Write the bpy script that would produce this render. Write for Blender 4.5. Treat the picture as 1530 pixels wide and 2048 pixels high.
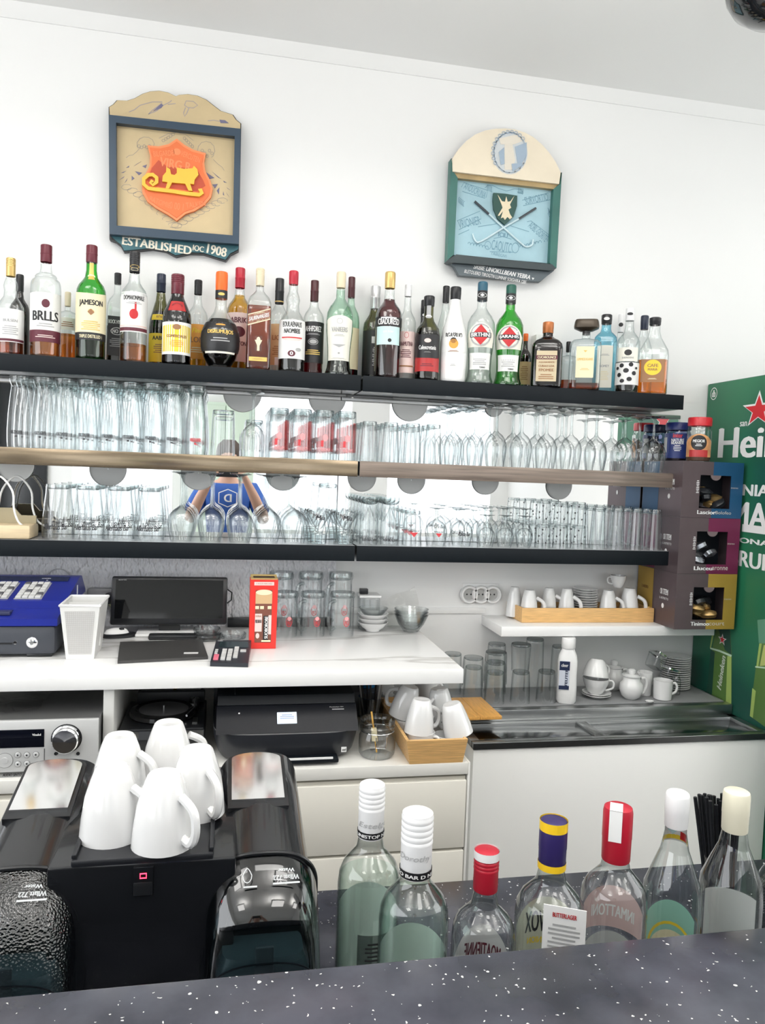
import bpy, bmesh, math, random
from mathutils import Vector, Matrix
from math import sin, cos, pi, radians as R
random.seed(7)
for o in list(bpy.data.objects): bpy.data.objects.remove(o)
SC = bpy.context.scene; C = SC.collection
# ---------------------------------------------------------------- camera
EYE = Vector((0, 0, 1.55)); FPX = 1540.0
_y, _p, _r = R(11.4), R(3.07), R(-2.15)
FW = Vector((sin(_y)*cos(_p), cos(_y)*cos(_p), -sin(_p)))
_r0 = Vector((cos(_y), -sin(_y), 0)); _d0 = FW.cross(_r0)
RT = cos(_r)*_r0 + sin(_r)*_d0; DN = -sin(_r)*_r0 + cos(_r)*_d0
cam = bpy.data.cameras.new('camera'); co = bpy.data.objects.new('camera', cam); C.objects.link(co)
cam.sensor_fit = 'VERTICAL'; cam.sensor_height = 36.0; cam.lens = 36.0*FPX/2048; cam.clip_start = 0.01
co.matrix_world = Matrix(((RT.x, -DN.x, -FW.x, EYE.x), (RT.y, -DN.y, -FW.y, EYE.y), (RT.z, -DN.z, -FW.z, EYE.z), (0, 0, 0, 1)))
SC.camera = co
SC.view_settings.view_transform = 'Standard'; SC.view_settings.look = 'None'
SC.view_settings.exposure = 0.26; SC.view_settings.gamma = 1.0; SC.view_settings.use_curve_mapping = False
SC.cycles.transparent_max_bounces = 36; SC.cycles.max_bounces = 9; SC.cycles.sample_clamp_indirect = 6.0
SC.cycles.caustics_reflective = False; SC.cycles.caustics_refractive = False
# ---------------------------------------------------------------- world and daylight through the windows
wd = bpy.data.worlds.new('sky'); SC.world = wd; wd.use_nodes = True
wd.node_tree.nodes['Background'].inputs[0].default_value = (0.86, 0.93, 1.0, 1); wd.node_tree.nodes['Background'].inputs[1].default_value = 0.8
def daylight(name, loc, rot, sx, sz, power, col=(1, 1, 1)):
    l = bpy.data.lights.new(name, 'AREA'); l.shape = 'RECTANGLE'; l.size = sx; l.size_y = sz; l.energy = power; l.color = col
    o = bpy.data.objects.new(name, l); C.objects.link(o); o.location = loc; o.rotation_euler = rot; return o
# rear wall windows (behind the photographer) and one in each side wall; lamps stand in the openings and shine inwards
REAR = -3.2; XL, XR = -2.3, 3.0; CEIL = 2.81
WINS = [(-1.5, -0.55), (0.0, 1.25), (1.65, 2.8)]
for a, b in WINS: daylight('daylight_rear', ((a+b)/2, REAR-.03, 1.65), (R(90), 0, 0), b-a, 1.5, 4.6*(b-a), (.97, .985, 1))
daylight('daylight_left', (XL-.03, -.5, 1.65), (R(90), 0, R(-90)), 4.0, 1.5, 44, (.97, .985, 1))
daylight('daylight_right', (XR+.03, .9, 1.65), (R(90), 0, R(90)), 2.2, 1.5, 22, (1, .99, .96))
FILL_LAMPS = [(-.9, -.5), (.6, -.5), (2.0, -.5), (-.9, .95), (.6, .95)]
for a, b in FILL_LAMPS:      # added fill lamps out of view, brightening level surfaces below and the ceiling
    daylight('fill_downlight', (a, b, 2.44), (0, 0, 0), 0.5, .5, 3.6, (1, .975, .94)); daylight('fill_uplight', (a, b, 2.50), (pi, 0, 0), .5, .5, 13.0, (1, .975, .94))
AISLE_FILL = [(-.75, 1.42), (.35, 1.42), (1.45, 1.42)]
for a, b in AISLE_FILL: daylight('aisle_fill_light', (a, b, CEIL-.035), (0, 0, 0), .8, .3, 2.3, (1, .98, .95))  # added fill above the aisle, lifts the dark cabinet and cooler fronts

# ---------------------------------------------------------------- helpers
def ray(px, py): return FW + RT*((px-765)/FPX) + DN*((py-1024)/FPX)
def PY(px, py, y): v = ray(px, py); return EYE + v*(y/v.y)
def PZ(px, py, z): v = ray(px, py); return EYE + v*((z-EYE.z)/v.z)
def PX(px, py, x): v = ray(px, py); return EYE + v*(x/v.x)
ORD = ['first', 'second', 'third', 'fourth', 'fifth', 'sixth', 'seventh', 'eighth', 'ninth', 'tenth', 'eleventh', 'twelfth', 'thirteenth', 'fourteenth', 'fifteenth']
MATS = {}
def mat(name, col=(.8, .8, .8), rough=.5, metal=0., var=0., vs=40., bump=0., bs=80., coat=0., spec=.5, trans=0., emit=None, stretch=None, alpha=1.):
    if name in MATS: return MATS[name]
    m = bpy.data.materials.new(name); m.use_nodes = True; nt = m.node_tree; b = nt.nodes['Principled BSDF']
    b.inputs['Base Color'].default_value = (*col, 1); b.inputs['Roughness'].default_value = rough; b.inputs['Metallic'].default_value = metal
    b.inputs['Specular IOR Level'].default_value = spec; b.inputs['Coat Weight'].default_value = coat; b.inputs['Coat Roughness'].default_value = .05
    b.inputs['Transmission Weight'].default_value = trans; b.inputs['Alpha'].default_value = alpha
    if emit: b.inputs['Emission Color'].default_value = (*emit[0], 1); b.inputs['Emission Strength'].default_value = emit[1]
    if var or bump:
        tc = nt.nodes.new('ShaderNodeTexCoord'); mp = nt.nodes.new('ShaderNodeMapping'); nt.links.new(tc.outputs['Object'], mp.inputs[0])
        if stretch: mp.inputs['Scale'].default_value = stretch
    if var:
        n = nt.nodes.new('ShaderNodeTexNoise'); n.inputs['Scale'].default_value = vs; n.inputs['Detail'].default_value = 5
        nt.links.new(mp.outputs[0], n.inputs['Vector'])
        rp = nt.nodes.new('ShaderNodeValToRGB'); rp.color_ramp.elements[0].position = .3; rp.color_ramp.elements[1].position = .7
        rp.color_ramp.elements[0].color = (*[max(0, c*(1-var)) for c in col], 1); rp.color_ramp.elements[1].color = (*[min(1, c*(1+var)) for c in col], 1)
        nt.links.new(n.outputs[0], rp.inputs[0]); nt.links.new(rp.outputs[0], b.inputs['Base Color'])
    if bump:
        n2 = nt.nodes.new('ShaderNodeTexNoise'); n2.inputs['Scale'].default_value = bs; n2.inputs['Detail'].default_value = 3
        nt.links.new(mp.outputs[0], n2.inputs['Vector'])
        bp = nt.nodes.new('ShaderNodeBump'); bp.inputs['Strength'].default_value = bump; bp.inputs['Distance'].default_value = .004
        nt.links.new(n2.outputs[0], bp.inputs['Height']); nt.links.new(bp.outputs[0], b.inputs['Normal'])
    MATS[name] = m; return m
def glass(name, mid=(.96, .98, .975), edge=(.55, .60, .60), ior=1.75, rough=0.0, pw=.5, gl=1.):
    """thin clear wall: light goes straight through, tinted more where the wall is seen edge-on, with a mirror-like sheen"""
    if name in MATS: return MATS[name]
    m = bpy.data.materials.new(name); m.use_nodes = True; nt = m.node_tree; nt.nodes.clear()
    out = nt.nodes.new('ShaderNodeOutputMaterial'); mx = nt.nodes.new('ShaderNodeMixShader')
    tr = nt.nodes.new('ShaderNodeBsdfTransparent'); gs = nt.nodes.new('ShaderNodeBsdfGlossy'); gs.inputs['Roughness'].default_value = rough
    gs.inputs['Color'].default_value = (gl, gl, gl, 1)
    lw = nt.nodes.new('ShaderNodeLayerWeight'); lw.inputs['Blend'].default_value = pw
    rp = nt.nodes.new('ShaderNodeValToRGB'); rp.color_ramp.elements[0].position = .35; rp.color_ramp.elements[0].color = (*mid, 1); rp.color_ramp.elements[1].color = (*edge, 1)
    rp.color_ramp.elements[1].position = .97
    nt.links.new(lw.outputs['Facing'], rp.inputs[0]); nt.links.new(rp.outputs[0], tr.inputs[0])
    
    f0 = ((ior-1)/(ior+1))**2
    pwn = nt.nodes.new('ShaderNodeMath'); pwn.operation = 'POWER'; pwn.inputs[1].default_value = 4.0; nt.links.new(lw.outputs['Facing'], pwn.inputs[0])
    ma = nt.nodes.new('ShaderNodeMath'); ma.operation = 'MULTIPLY_ADD'; ma.inputs[1].default_value = .75; ma.inputs[2].default_value = f0; nt.links.new(pwn.outputs[0], ma.inputs[0])
    nt.links.new(ma.outputs[0], mx.inputs[0]); nt.links.new(tr.outputs[0], mx.inputs[1]); nt.links.new(gs.outputs[0], mx.inputs[2]); nt.links.new(mx.outputs[0], out.inputs[0])
    MATS[name] = m; return m

class MB:
    def __init__(s): s.v = []; s.f = []; s.m = []; s.cur = 0
    def add(s, v, f, M=None):
        k = len(s.v); s.v += [tuple(M @ Vector(p)) if M else tuple(p) for p in v]; s.f += [tuple(i+k for i in q) for q in f]; s.m += [s.cur]*len(f); return s
    def box(s, x0, x1, y0, y1, z0, z1, bev=0., M=None, seg=2):
        if bev <= 0:
            v = [(x, y, z) for z in (z0, z1) for y in (y0, y1) for x in (x0, x1)]
            return s.add(v, [(0, 2, 3, 1), (4, 5, 7, 6), (0, 1, 5, 4), (2, 6, 7, 3), (0, 4, 6, 2), (1, 3, 7, 5)], M)
        bm = bmesh.new(); bmesh.ops.create_cube(bm, size=1)
        for w in bm.verts: w.co = Vector(((x0+x1)/2+w.co.x*(x1-x0), (y0+y1)/2+w.co.y*(y1-y0), (z0+z1)/2+w.co.z*(z1-z0)))
        bmesh.ops.bevel(bm, geom=bm.edges[:], offset=bev, segments=seg, affect='EDGES', profile=.5)
        bm.verts.index_update(); v = [w.co[:] for w in bm.verts]; f = [[w.index for w in q.verts] for q in bm.faces]; bm.free(); return s.add(v, f, M)
    def lathe(s, prof, seg=24, M=None, a0=0., a1=2*pi, cap0=False, cap1=False):
        full = abs(a1-a0-2*pi) < 1e-6; n = seg if full else seg+1; v = []; f = []
        for r, z in prof: v += [(r*cos(a0+(a1-a0)*i/seg), r*sin(a0+(a1-a0)*i/seg), z) for i in range(n)]
        for j in range(len(prof)-1):
            for i in range(seg):
                k = (i+1) % n; f.append((j*n+i, j*n+k, (j+1)*n+k, (j+1)*n+i))
        if cap0: f.append(tuple(range(n-1, -1, -1)))
        if cap1: f.append(tuple(range((len(prof)-1)*n, len(prof)*n)))
        return s.add(v, f, M)
    def loft(s, secs, seg=28, M=None, cap0=True, cap1=True):
        """secs: (cx, cy, z, rx, ry, n) superellipse rings"""
        v = []; f = []
        for cx, cy, z, rx, ry, n in secs:
            for i in range(seg):
                a = 2*pi*i/seg+pi/seg; c, q = cos(a), sin(a)
                v.append((cx+rx*math.copysign(abs(c)**(2/n), c), cy+ry*math.copysign(abs(q)**(2/n), q), z))
        for j in range(len(secs)-1):
            for i in range(seg): k = (i+1) % seg; f.append((j*seg+i, j*seg+k, (j+1)*seg+k, (j+1)*seg+i))
        if cap0: f.append(tuple(range(seg-1, -1, -1)))
        if cap1: f.append(tuple(range((len(secs)-1)*seg, len(secs)*seg)))
        return s.add(v, f, M)
    def rings(s, rings, cap0=True, cap1=True, close=True, M=None):
        n = len(rings[0]); v = [p for r in rings for p in r]; f = []
        for j in range(len(rings)-1):
            for i in range(n if close else n-1): k = (i+1) % n; f.append((j*n+i, j*n+k, (j+1)*n+k, (j+1)*n+i))
        if cap0: f.append(tuple(range(n-1, -1, -1)))
        if cap1: f.append(tuple(range((len(rings)-1)*n, len(rings)*n)))
        return s.add(v, f, M)
    def tube(s, pts, r, seg=8, closed=False, M=None, smooth=0, rs=None):
        P = [Vector(p) for p in pts]
        if smooth:
            Q = []; n = len(P)
            for i in range(n if closed else n-1):
                p0 = P[(i-1) % n] if closed or i > 0 else P[0]; p1 = P[i]; p2 = P[(i+1) % n]; p3 = P[(i+2) % n] if closed or i+2 < n else P[-1]
                for k in range(smooth):
                    t = k/smooth; Q.append(.5*((2*p1)+(-p0+p2)*t+(2*p0-5*p1+4*p2-p3)*t*t+(-p0+3*p1-3*p2+p3)*t**3))
            if not closed: Q.append(P[-1])
            P = Q
        n = len(P); rings = []; up = None
        for i in range(n):
            a = P[(i-1) % n] if closed or i > 0 else P[0]; b = P[(i+1) % n] if closed or i < n-1 else P[-1]
            t = (b-a).normalized()
            if up is None: up = t.orthogonal().normalized()
            up = (up-t*up.dot(t)); up = up.normalized() if up.length > 1e-6 else t.orthogonal().normalized()
            w = t.cross(up); rr = rs[min(i, len(rs)-1)] if rs else r
            rings.append([tuple(P[i]+up*(rr*cos(2*pi*k/seg))+w*(rr*sin(2*pi*k/seg))) for k in range(seg)])
        if closed: rings.append(rings[0]); return s.rings(rings, False, False, True, M)
        return s.rings(rings, True, True, True, M)
    def prism(s, poly, y0, y1, M=None):
        """poly in (x,z), front at y0 and back at y1"""
        n = len(poly); v = [(x, y0, z) for x, z in poly]+[(x, y1, z) for x, z in poly]
        ar = sum(poly[i][0]*poly[(i+1) % n][1]-poly[(i+1) % n][0]*poly[i][1] for i in range(n))
        f = [tuple(range(n)), tuple(range(2*n-1, n-1, -1))]+[(i+n, (i+1) % n+n, (i+1) % n, i) for i in range(n)]
        if ar < 0: f = [tuple(reversed(q)) for q in f]
        return s.add(v, f, M)
def obj(name, mb, m, parent=None, loc=None, rot=None, smooth=True, ang=38):
    if isinstance(mb, MB):
        me = bpy.data.meshes.new(name); me.from_pydata(mb.v, [], mb.f); me.validate()
        if smooth: me.polygons.foreach_set('use_smooth', [True]*len(me.polygons)); me.set_sharp_from_angle(angle=R(ang))
        ms = m if isinstance(m, (list, tuple)) else [m]
        for q in ms: me.materials.append(q)
        if len(ms) > 1: me.polygons.foreach_set('material_index', mb.m[:len(me.polygons)])
    else: me = mb
    o = bpy.data.objects.new(name, me); C.objects.link(o)
    if parent: o.parent = parent
    if loc is not None: o.location = loc
    if rot is not None: o.rotation_euler = rot
    return o
def tag(o, label, cat, group=None):
    o['label'] = label; o['category'] = cat
    if group: o['group'] = group
    return o
def thing(name, label, cat, loc=(0, 0, 0), rotz=0., group=None):
    o = bpy.data.objects.new(name, None); C.objects.link(o); o.location = loc; o.rotation_euler = (0, 0, rotz); o.empty_display_size = .02
    return tag(o, label, cat, group)
def struct(name, mb, m, parent=None):
    o = obj(name, mb, m, parent)
    if not parent: o['kind'] = 'structure'
    return o
def dup(root, loc, rotz, label, group=None, rot=None):
    r = root.copy(); C.objects.link(r); r.location = loc; r.rotation_euler = rot or (0, 0, rotz); r['label'] = label
    if group: r['group'] = group
    for ch in list(root.children):
        c = ch.copy(); C.objects.link(c); c.parent = r
        for g in ch.children: d = g.copy(); C.objects.link(d); d.parent = c
    return r
# ---- flat print: lettering and marks as thin 2-D meshes in (x, z), centred, w x h
_TX = {}
def glyphs(s, bold=0., shear=0.):
    k = (s, bold, shear)
    if k in _TX: return _TX[k]
    cu = bpy.data.curves.new('t', 'FONT'); cu.body = s; cu.size = 1; cu.shear = shear; cu.resolution_u = 3; cu.align_x = 'CENTER'; cu.fill_mode = 'FRONT'
    o = bpy.data.objects.new('t', cu); C.objects.link(o); bpy.context.view_layer.update()
    me = o.evaluated_get(bpy.context.evaluated_depsgraph_get()).to_mesh()
    v = [(p.co.x, p.co.y) for p in me.vertices]; f = [tuple(q.vertices) for q in me.polygons]
    o.to_mesh_clear() if hasattr(o, 'to_mesh_clear') else None
    bpy.data.objects.remove(o); bpy.data.curves.remove(cu)
    if not v: v = [(0, 0), (1, 0), (1, 1)]; f = [(0, 1, 2)]
    x0, x1 = min(p[0] for p in v), max(p[0] for p in v); z0, z1 = min(p[1] for p in v), max(p[1] for p in v)
    v = [((p[0]-(x0+x1)/2)/max(1e-6, x1-x0), (p[1]-(z0+z1)/2)/max(1e-6, z1-z0)) for p in v]
    if bold:
        n = len(v); v0 = list(v); f0 = list(f)
        for lay, (dx, dz) in enumerate(((.28, 0), (-.28, 0), (0, .02)), 1):
            k0 = len(v); e = bold*(z1-z0)/max(1e-6, x1-x0); v += [(p[0]+dx*e*2.2, p[1]+dz, lay) for p in v0]; f += [tuple(i+k0 for i in q) for q in f0]
    _TX[k] = (v, f, (x1-x0)/max(1e-6, z1-z0)); return _TX[k]
def shape(kind, w, h):
    if kind == '#rect':
        n = 10; v = [(w*(i/n-.5), z) for z in (-h/2, h/2) for i in range(n+1)]; return v, [(i, i+1, i+n+2, i+n+1) for i in range(n)]
    if kind in ('#disc', '#diamond', '#tri'):
        n = 14; v = []; f = []
        for i in range(n+1):
            u = -cos(pi*i/n) if kind == '#disc' else 2*i/n-1; e = math.sqrt(max(0, 1-u*u)) if kind == '#disc' else 1-abs(u); e = max(e, .004)
            v += [(u*w/2, -h/2*e if kind != '#tri' else h/2-h*e), (u*w/2, h/2*e if kind != '#tri' else h/2)]
        return v, [(2*i, 2*i+2, 2*i+3, 2*i+1) for i in range(n)]
    if kind == '#ring':
        v = [(k*w/2*cos(2*pi*i/24), k*h/2*sin(2*pi*i/24)) for k in (1, .86) for i in range(24)]; return v, [(i, (i+1) % 24, 24+(i+1) % 24, 24+i) for i in range(24)]
    if kind == '#star':
        v = [((w/2 if i % 2 == 0 else w/5)*sin(pi*i/5), (h/2 if i % 2 == 0 else h/5)*cos(pi*i/5)) for i in range(10)][::-1]; return v, [tuple(range(10))]
    if kind == '#lines':
        v = []; f = []; n = max(2, int(round(h/.0055)))
        for j in range(n):
            z = h*(.5-(j+.5)/n); ww = w*(.95 if j % 3 else .7); k = len(v); t = h/n*.22
            for i in range(7): v += [(ww*(i/6-.5), z-t), (ww*(i/6-.5), z+t)]
            f += [(k+2*i, k+2*i+2, k+2*i+3, k+2*i+1) for i in range(6)]
        return v, f
    bold = 0.; sh = 0.; s = kind
    while s[:1] in '*/':
        if s[0] == '*': bold = .085
        else: sh = .25
        s = s[1:]
    v, f, a = glyphs(s, bold, sh); return [(p[0]*w, p[1]*h)+tuple(p[2:]) for p in v], f
def flat(name, kind, w, h, m, parent, M, thick=0):
    """a print or thin plate: local (x,z) plane facing -y, placed by matrix M"""
    v, f = shape(kind, w, h); mb = MB()
    mb.add([(p[0], -1.2e-4*(p[2] if len(p) > 2 else 0), p[1]) for p in v], f, M); return obj(name, mb, m, parent, smooth=False)
def T(x, y, z): return Matrix.Translation((x, y, z))
def RX(a): return Matrix.Rotation(R(a), 4, 'X')
def RY(a): return Matrix.Rotation(R(a), 4, 'Y')
def RZ(a): return Matrix.Rotation(R(a), 4, 'Z')
def strokes(name, lines, wd, m, parent, y, thick=.0006):
    """drawn lines on a plane facing -y: polylines in (x,z)"""
    mb = MB()
    for L in lines:
        n = len(L); v = []
        for i in range(n):
            a = Vector(L[max(0, i-1)]); b = Vector(L[min(n-1, i+1)]); t = b-a
            t = t.normalized() if t.length > 1e-9 else Vector((1, 0)); nn = Vector((-t.y, t.x))*wd/2
            v += [(L[i][0]+nn.x, y, L[i][1]+nn.y), (L[i][0]-nn.x, y, L[i][1]-nn.y)]
        mb.add(v, [(2*i, 2*i+1, 2*i+3, 2*i+2) for i in range(n-1)])
    o = obj(name, mb, m, parent, smooth=False); o['kind'] = 'stuff'; return o
# ---------------------------------------------------------------- materials
WHITE = mat('white_paint', (.86, .86, .85), .6, bump=.03, bs=220)
CEILM = mat('ceiling_paint', (.84, .84, .83), .7, bump=.02, bs=150)
CREAM = mat('cream_laminate', (.78, .755, .68), .35)
WLAM = mat('white_laminate', (.84, .84, .83), .3)
BLACK = mat('black_plastic', (.012, .013, .015), .28)
GBLACK = mat('gloss_black', (.006, .007, .009), .06, coat=.5)
DKGREY = mat('dark_grey_plastic', (.055, .058, .065), .4)
STEEL = mat('brushed_steel', (.42, .43, .43), .3, 1., var=.05, vs=30, stretch=(1, 30, 30))
CHROME = mat('chrome', (.85, .85, .86), .06, 1.)
PORC = mat('white_porcelain', (.76, .76, .755), .12, coat=.5)
BAMBOO = mat('bamboo', (.66, .40, .16), .42, var=.18, vs=14, stretch=(1.5, 12, 26))
BAMBOO2 = mat('bamboo_board', (.70, .36, .09), .4, var=.15, vs=14, stretch=(14, 1.5, 14))
SHELFB = mat('black_shelf_laminate', (.006, .009, .012), .5, spec=.18)
CLEAR = glass('clear_glass')
CUP = glass('tumbler_glass', (.97, .98, .98), (.34, .37, .385), 1.7)
THICK = glass('thick_glass', (.90, .93, .93), (.25, .28, .29), 1.8)
MIRROR = mat('mirror_silver', (.93, .94, .94), .0, 1.)
W_ = mat('print_white', (.85, .85, .84), .5); K_ = mat('print_black', (.015, .015, .017), .5); RED = mat('print_red', (.55, .015, .02), .4)
def add_nodes_marble():
    m = bpy.data.materials.new('white_marble'); m.use_nodes = True; nt = m.node_tree; b = nt.nodes['Principled BSDF']; b.inputs['Roughness'].default_value = .22
    tc = nt.nodes.new('ShaderNodeTexCoord'); n = nt.nodes.new('ShaderNodeTexNoise'); n.inputs['Scale'].default_value = 1.6; n.inputs['Detail'].default_value = 6
    mp = nt.nodes.new('ShaderNodeMapping'); mp.inputs['Scale'].default_value = (.55, 2.4, 1); mp.inputs['Rotation'].default_value = (0, 0, .25)
    w = nt.nodes.new('ShaderNodeMath'); w.operation = 'SUBTRACT'; w.inputs[1].default_value = .5; ab = nt.nodes.new('ShaderNodeMath'); ab.operation = 'ABSOLUTE'
    rp = nt.nodes.new('ShaderNodeValToRGB'); rp.color_ramp.elements[0].color = (.56, .55, .53, 1); rp.color_ramp.elements[1].color = (.85, .85, .84, 1); rp.color_ramp.elements[1].position = .022
    nt.links.new(tc.outputs['Object'], mp.inputs[0]); nt.links.new(mp.outputs[0], n.inputs['Vector']); nt.links.new(n.outputs[0], w.inputs[0]); nt.links.new(w.outputs[0], ab.inputs[0])
    nt.links.new(ab.outputs[0], rp.inputs[0]); nt.links.new(rp.outputs[0], b.inputs['Base Color']); return m
MARBLE = add_nodes_marble()
def paper(name, col, k=.5):
    m = bpy.data.materials.new(name); m.use_nodes = True; nt = m.node_tree; nt.nodes.clear(); out = nt.nodes.new('ShaderNodeOutputMaterial'); mx = nt.nodes.new('ShaderNodeMixShader'); mx.inputs[0].default_value = k
    d = nt.nodes.new('ShaderNodeBsdfDiffuse'); t = nt.nodes.new('ShaderNodeBsdfTranslucent'); d.inputs[0].default_value = t.inputs[0].default_value = (*col, 1)
    nt.links.new(d.outputs[0], mx.inputs[1]); nt.links.new(t.outputs[0], mx.inputs[2]); nt.links.new(mx.outputs[0], out.inputs[0]); return m
def add_nodes_stone():
    m = bpy.data.materials.new('speckled_dark_stone'); m.use_nodes = True; nt = m.node_tree; b = nt.nodes['Principled BSDF']; b.inputs['Roughness'].default_value = .2
    tc = nt.nodes.new('ShaderNodeTexCoord'); n = nt.nodes.new('ShaderNodeTexNoise'); n.inputs['Scale'].default_value = 9; n.inputs['Detail'].default_value = 7
    r1 = nt.nodes.new('ShaderNodeValToRGB'); r1.color_ramp.elements[0].color = (.022, .024, .034, 1); r1.color_ramp.elements[1].color = (.075, .078, .10, 1); r1.color_ramp.elements[0].position = .35; r1.color_ramp.elements[1].position = .7
    nt.links.new(tc.outputs['Object'], n.inputs['Vector']); nt.links.new(n.outputs[0], r1.inputs[0]); last = r1.outputs[0]
    for sc, th, pick in ((75, .13, .86), (170, .17, .80), (34, .075, .90)):
        nd = nt.nodes.new('ShaderNodeTexNoise'); nd.inputs['Scale'].default_value = sc*1.3
        mxv = nt.nodes.new('ShaderNodeVectorMath'); mxv.operation = 'MULTIPLY_ADD'; mxv.inputs[1].default_value = (.006, .006, .006)
        nt.links.new(tc.outputs['Object'], nd.inputs['Vector']); nt.links.new(nd.outputs['Color'], mxv.inputs[0]); nt.links.new(tc.outputs['Object'], mxv.inputs[2])
        v = nt.nodes.new('ShaderNodeTexVoronoi'); v.inputs['Scale'].default_value = sc; nt.links.new(mxv.outputs[0], v.inputs['Vector'])
        lt = nt.nodes.new('ShaderNodeMath'); lt.operation = 'LESS_THAN'; lt.inputs[1].default_value = th; nt.links.new(v.outputs['Distance'], lt.inputs[0])
        sp = nt.nodes.new('ShaderNodeSeparateColor'); nt.links.new(v.outputs['Color'], sp.inputs[0])
        g = nt.nodes.new('ShaderNodeMath'); g.operation = 'GREATER_THAN'; g.inputs[1].default_value = pick; nt.links.new(sp.outputs[0], g.inputs[0])
        mu = nt.nodes.new('ShaderNodeMath'); mu.operation = 'MULTIPLY'; nt.links.new(lt.outputs[0], mu.inputs[0]); nt.links.new(g.outputs[0], mu.inputs[1])
        mx = nt.nodes.new('ShaderNodeMix'); mx.data_type = 'RGBA'; mx.inputs[7].default_value = (.75, .74, .71, 1)
        nt.links.new(mu.outputs[0], mx.inputs[0]); nt.links.new(last, mx.inputs[6]); last = mx.outputs[2]
    nt.links.new(last, b.inputs['Base Color']); return m
STONE = add_nodes_stone()
# ================================================================ the room
WY = 2.40                      # plane of the back wall
struct('floor', MB().box(XL-.3, XR+.3, REAR-.3, WY+.2, -.1, 0), mat('floor_tile', (.55, .53, .50), .35, var=.08, vs=6))
struct('ceiling', MB().box(XL-.3, XR+.3, REAR-.3, WY+.2, CEIL, CEIL+.1), CEILM)
struct('wall_back', MB().box(XL-.3, XR+.3, WY, WY+.15, 0, CEIL), WHITE)
cv = MB(); cv.prism([(WY-.004, CEIL-.034), (WY, CEIL-.034), (WY, CEIL), (WY-.03, CEIL), (WY-.02, CEIL-.012)], -XR-.0, -XL, RZ(90))
struct('trim_1', cv, CEILM)
def wall_holes(name, horiz, pos, lo, hi, holes, zlo, zhi, th, m):
    mb = MB()
    def b(a, c, z0, z1):
        if horiz: mb.box(a, c, min(pos, pos+th), max(pos, pos+th), z0, z1)
        else: mb.box(min(pos, pos+th), max(pos, pos+th), a, c, z0, z1)
    e = lo
    for a, c in holes:
        if a > e: b(e, a, 0, CEIL)
        b(a, c, 0, zlo); b(a, c, zhi, CEIL); e = c
    b(e, hi, 0, CEIL); return struct(name, mb, m)
wall_holes('wall_rear', True, REAR, XL-.2, XR+.2, WINS, .9, 2.4, -.2, WHITE)
wall_holes('wall_left', False, XL, REAR-.2, WY, [(-2.5, 1.5)], .9, 2.4, -.2, WHITE)
wall_holes('wall_right', False, XR, REAR-.2, WY, [(-.2, 2.0)], .9, 2.4, .2, WHITE)
def win(n, horiz, pos, a, c, th):
    f = MB(); d0, d1 = min(pos, pos+th*.4), max(pos, pos+th*.4)
    def b(p, q, z0, z1):
        if horiz: f.box(p, q, d0, d1, z0, z1)
        else: f.box(d0, d1, p, q, z0, z1)
    for p in (a, (a+c)/2-.02, c-.04): b(p, p+.04, .9, 2.4)
    b(a, c, .9, .95); b(a, c, 2.35, 2.4)
    struct('window_%d' % n, f, mat('window_frame_white', (.8, .8, .8), .4))
for i, (a, c) in enumerate(WINS): win(i+1, True, REAR-.08, a, c, -.2)
win(4, False, XL-.08, -2.5, 1.5, -.2); win(5, False, XR+.08, -.2, 2.0, .2)
dk = MB(); dk.box(-2.28, -1.72, REAR, REAR+.05, 0, 2.25, .004)
door = struct('door_1', dk, mat('dark_door', (.012, .014, .017), .25))
obj('door_handle', MB().tube([(-1.8, REAR+.05, 1.0), (-1.8, REAR+.1, 1.0), (-1.92, REAR+.1, 1.0)], .01), CHROME, door)

# ---------------------------------------------------------------- wall dressing
tp = MB(); tp.box(-1.2, .34, WY-.006, WY, 1.03, 1.287)
def texmat():
    m = bpy.data.materials.new('embossed_plaster'); m.use_nodes = True; nt = m.node_tree; b = nt.nodes['Principled BSDF']; b.inputs['Base Color'].default_value = (.93, .93, .96, 1); b.inputs['Roughness'].default_value = .55
    tc = nt.nodes.new('ShaderNodeTexCoord'); mp = nt.nodes.new('ShaderNodeMapping'); mp.inputs['Rotation'].default_value = (0, .5, 0); mp.inputs['Scale'].default_value = (1, 1, .55)
    n = nt.nodes.new('ShaderNodeTexNoise'); n.inputs['Scale'].default_value = 95; n.inputs['Detail'].default_value = 1.5
    bp = nt.nodes.new('ShaderNodeBump'); bp.inputs['Strength'].default_value = 1.; bp.inputs['Distance'].default_value = .015
    nt.links.new(tc.outputs['Object'], mp.inputs[0]); nt.links.new(mp.outputs[0], n.inputs['Vector']); nt.links.new(n.outputs[0], bp.inputs['Height']); nt.links.new(bp.outputs[0], b.inputs['Normal']); return m
struct('trim_2', tp, texmat())
tr = MB(); tr.box(.34, .84, WY-.008, WY, 1.093, 1.112, .002)
struct('trim_3', tr, WHITE)

# mirrors between the shelves
for i, (a, b, w) in enumerate(((-1.4, .335, 'left'), (.338, 1.50, 'right'))):
    t = thing('wall_mirror', 'wide wall mirror behind the glasses, %s of the vertical seam' % w, 'mirror', (a, WY, 1.33))
    obj('mirror_glass', MB().box(0, b-a, -.006, 0, 0, .443), MIRROR, t)
    obj('frame', MB().box(0, b-a, -.02, 0, .432, .445, .002), mat('aluminium', (.5, .5, .5), .35, 1.), t)
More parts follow.
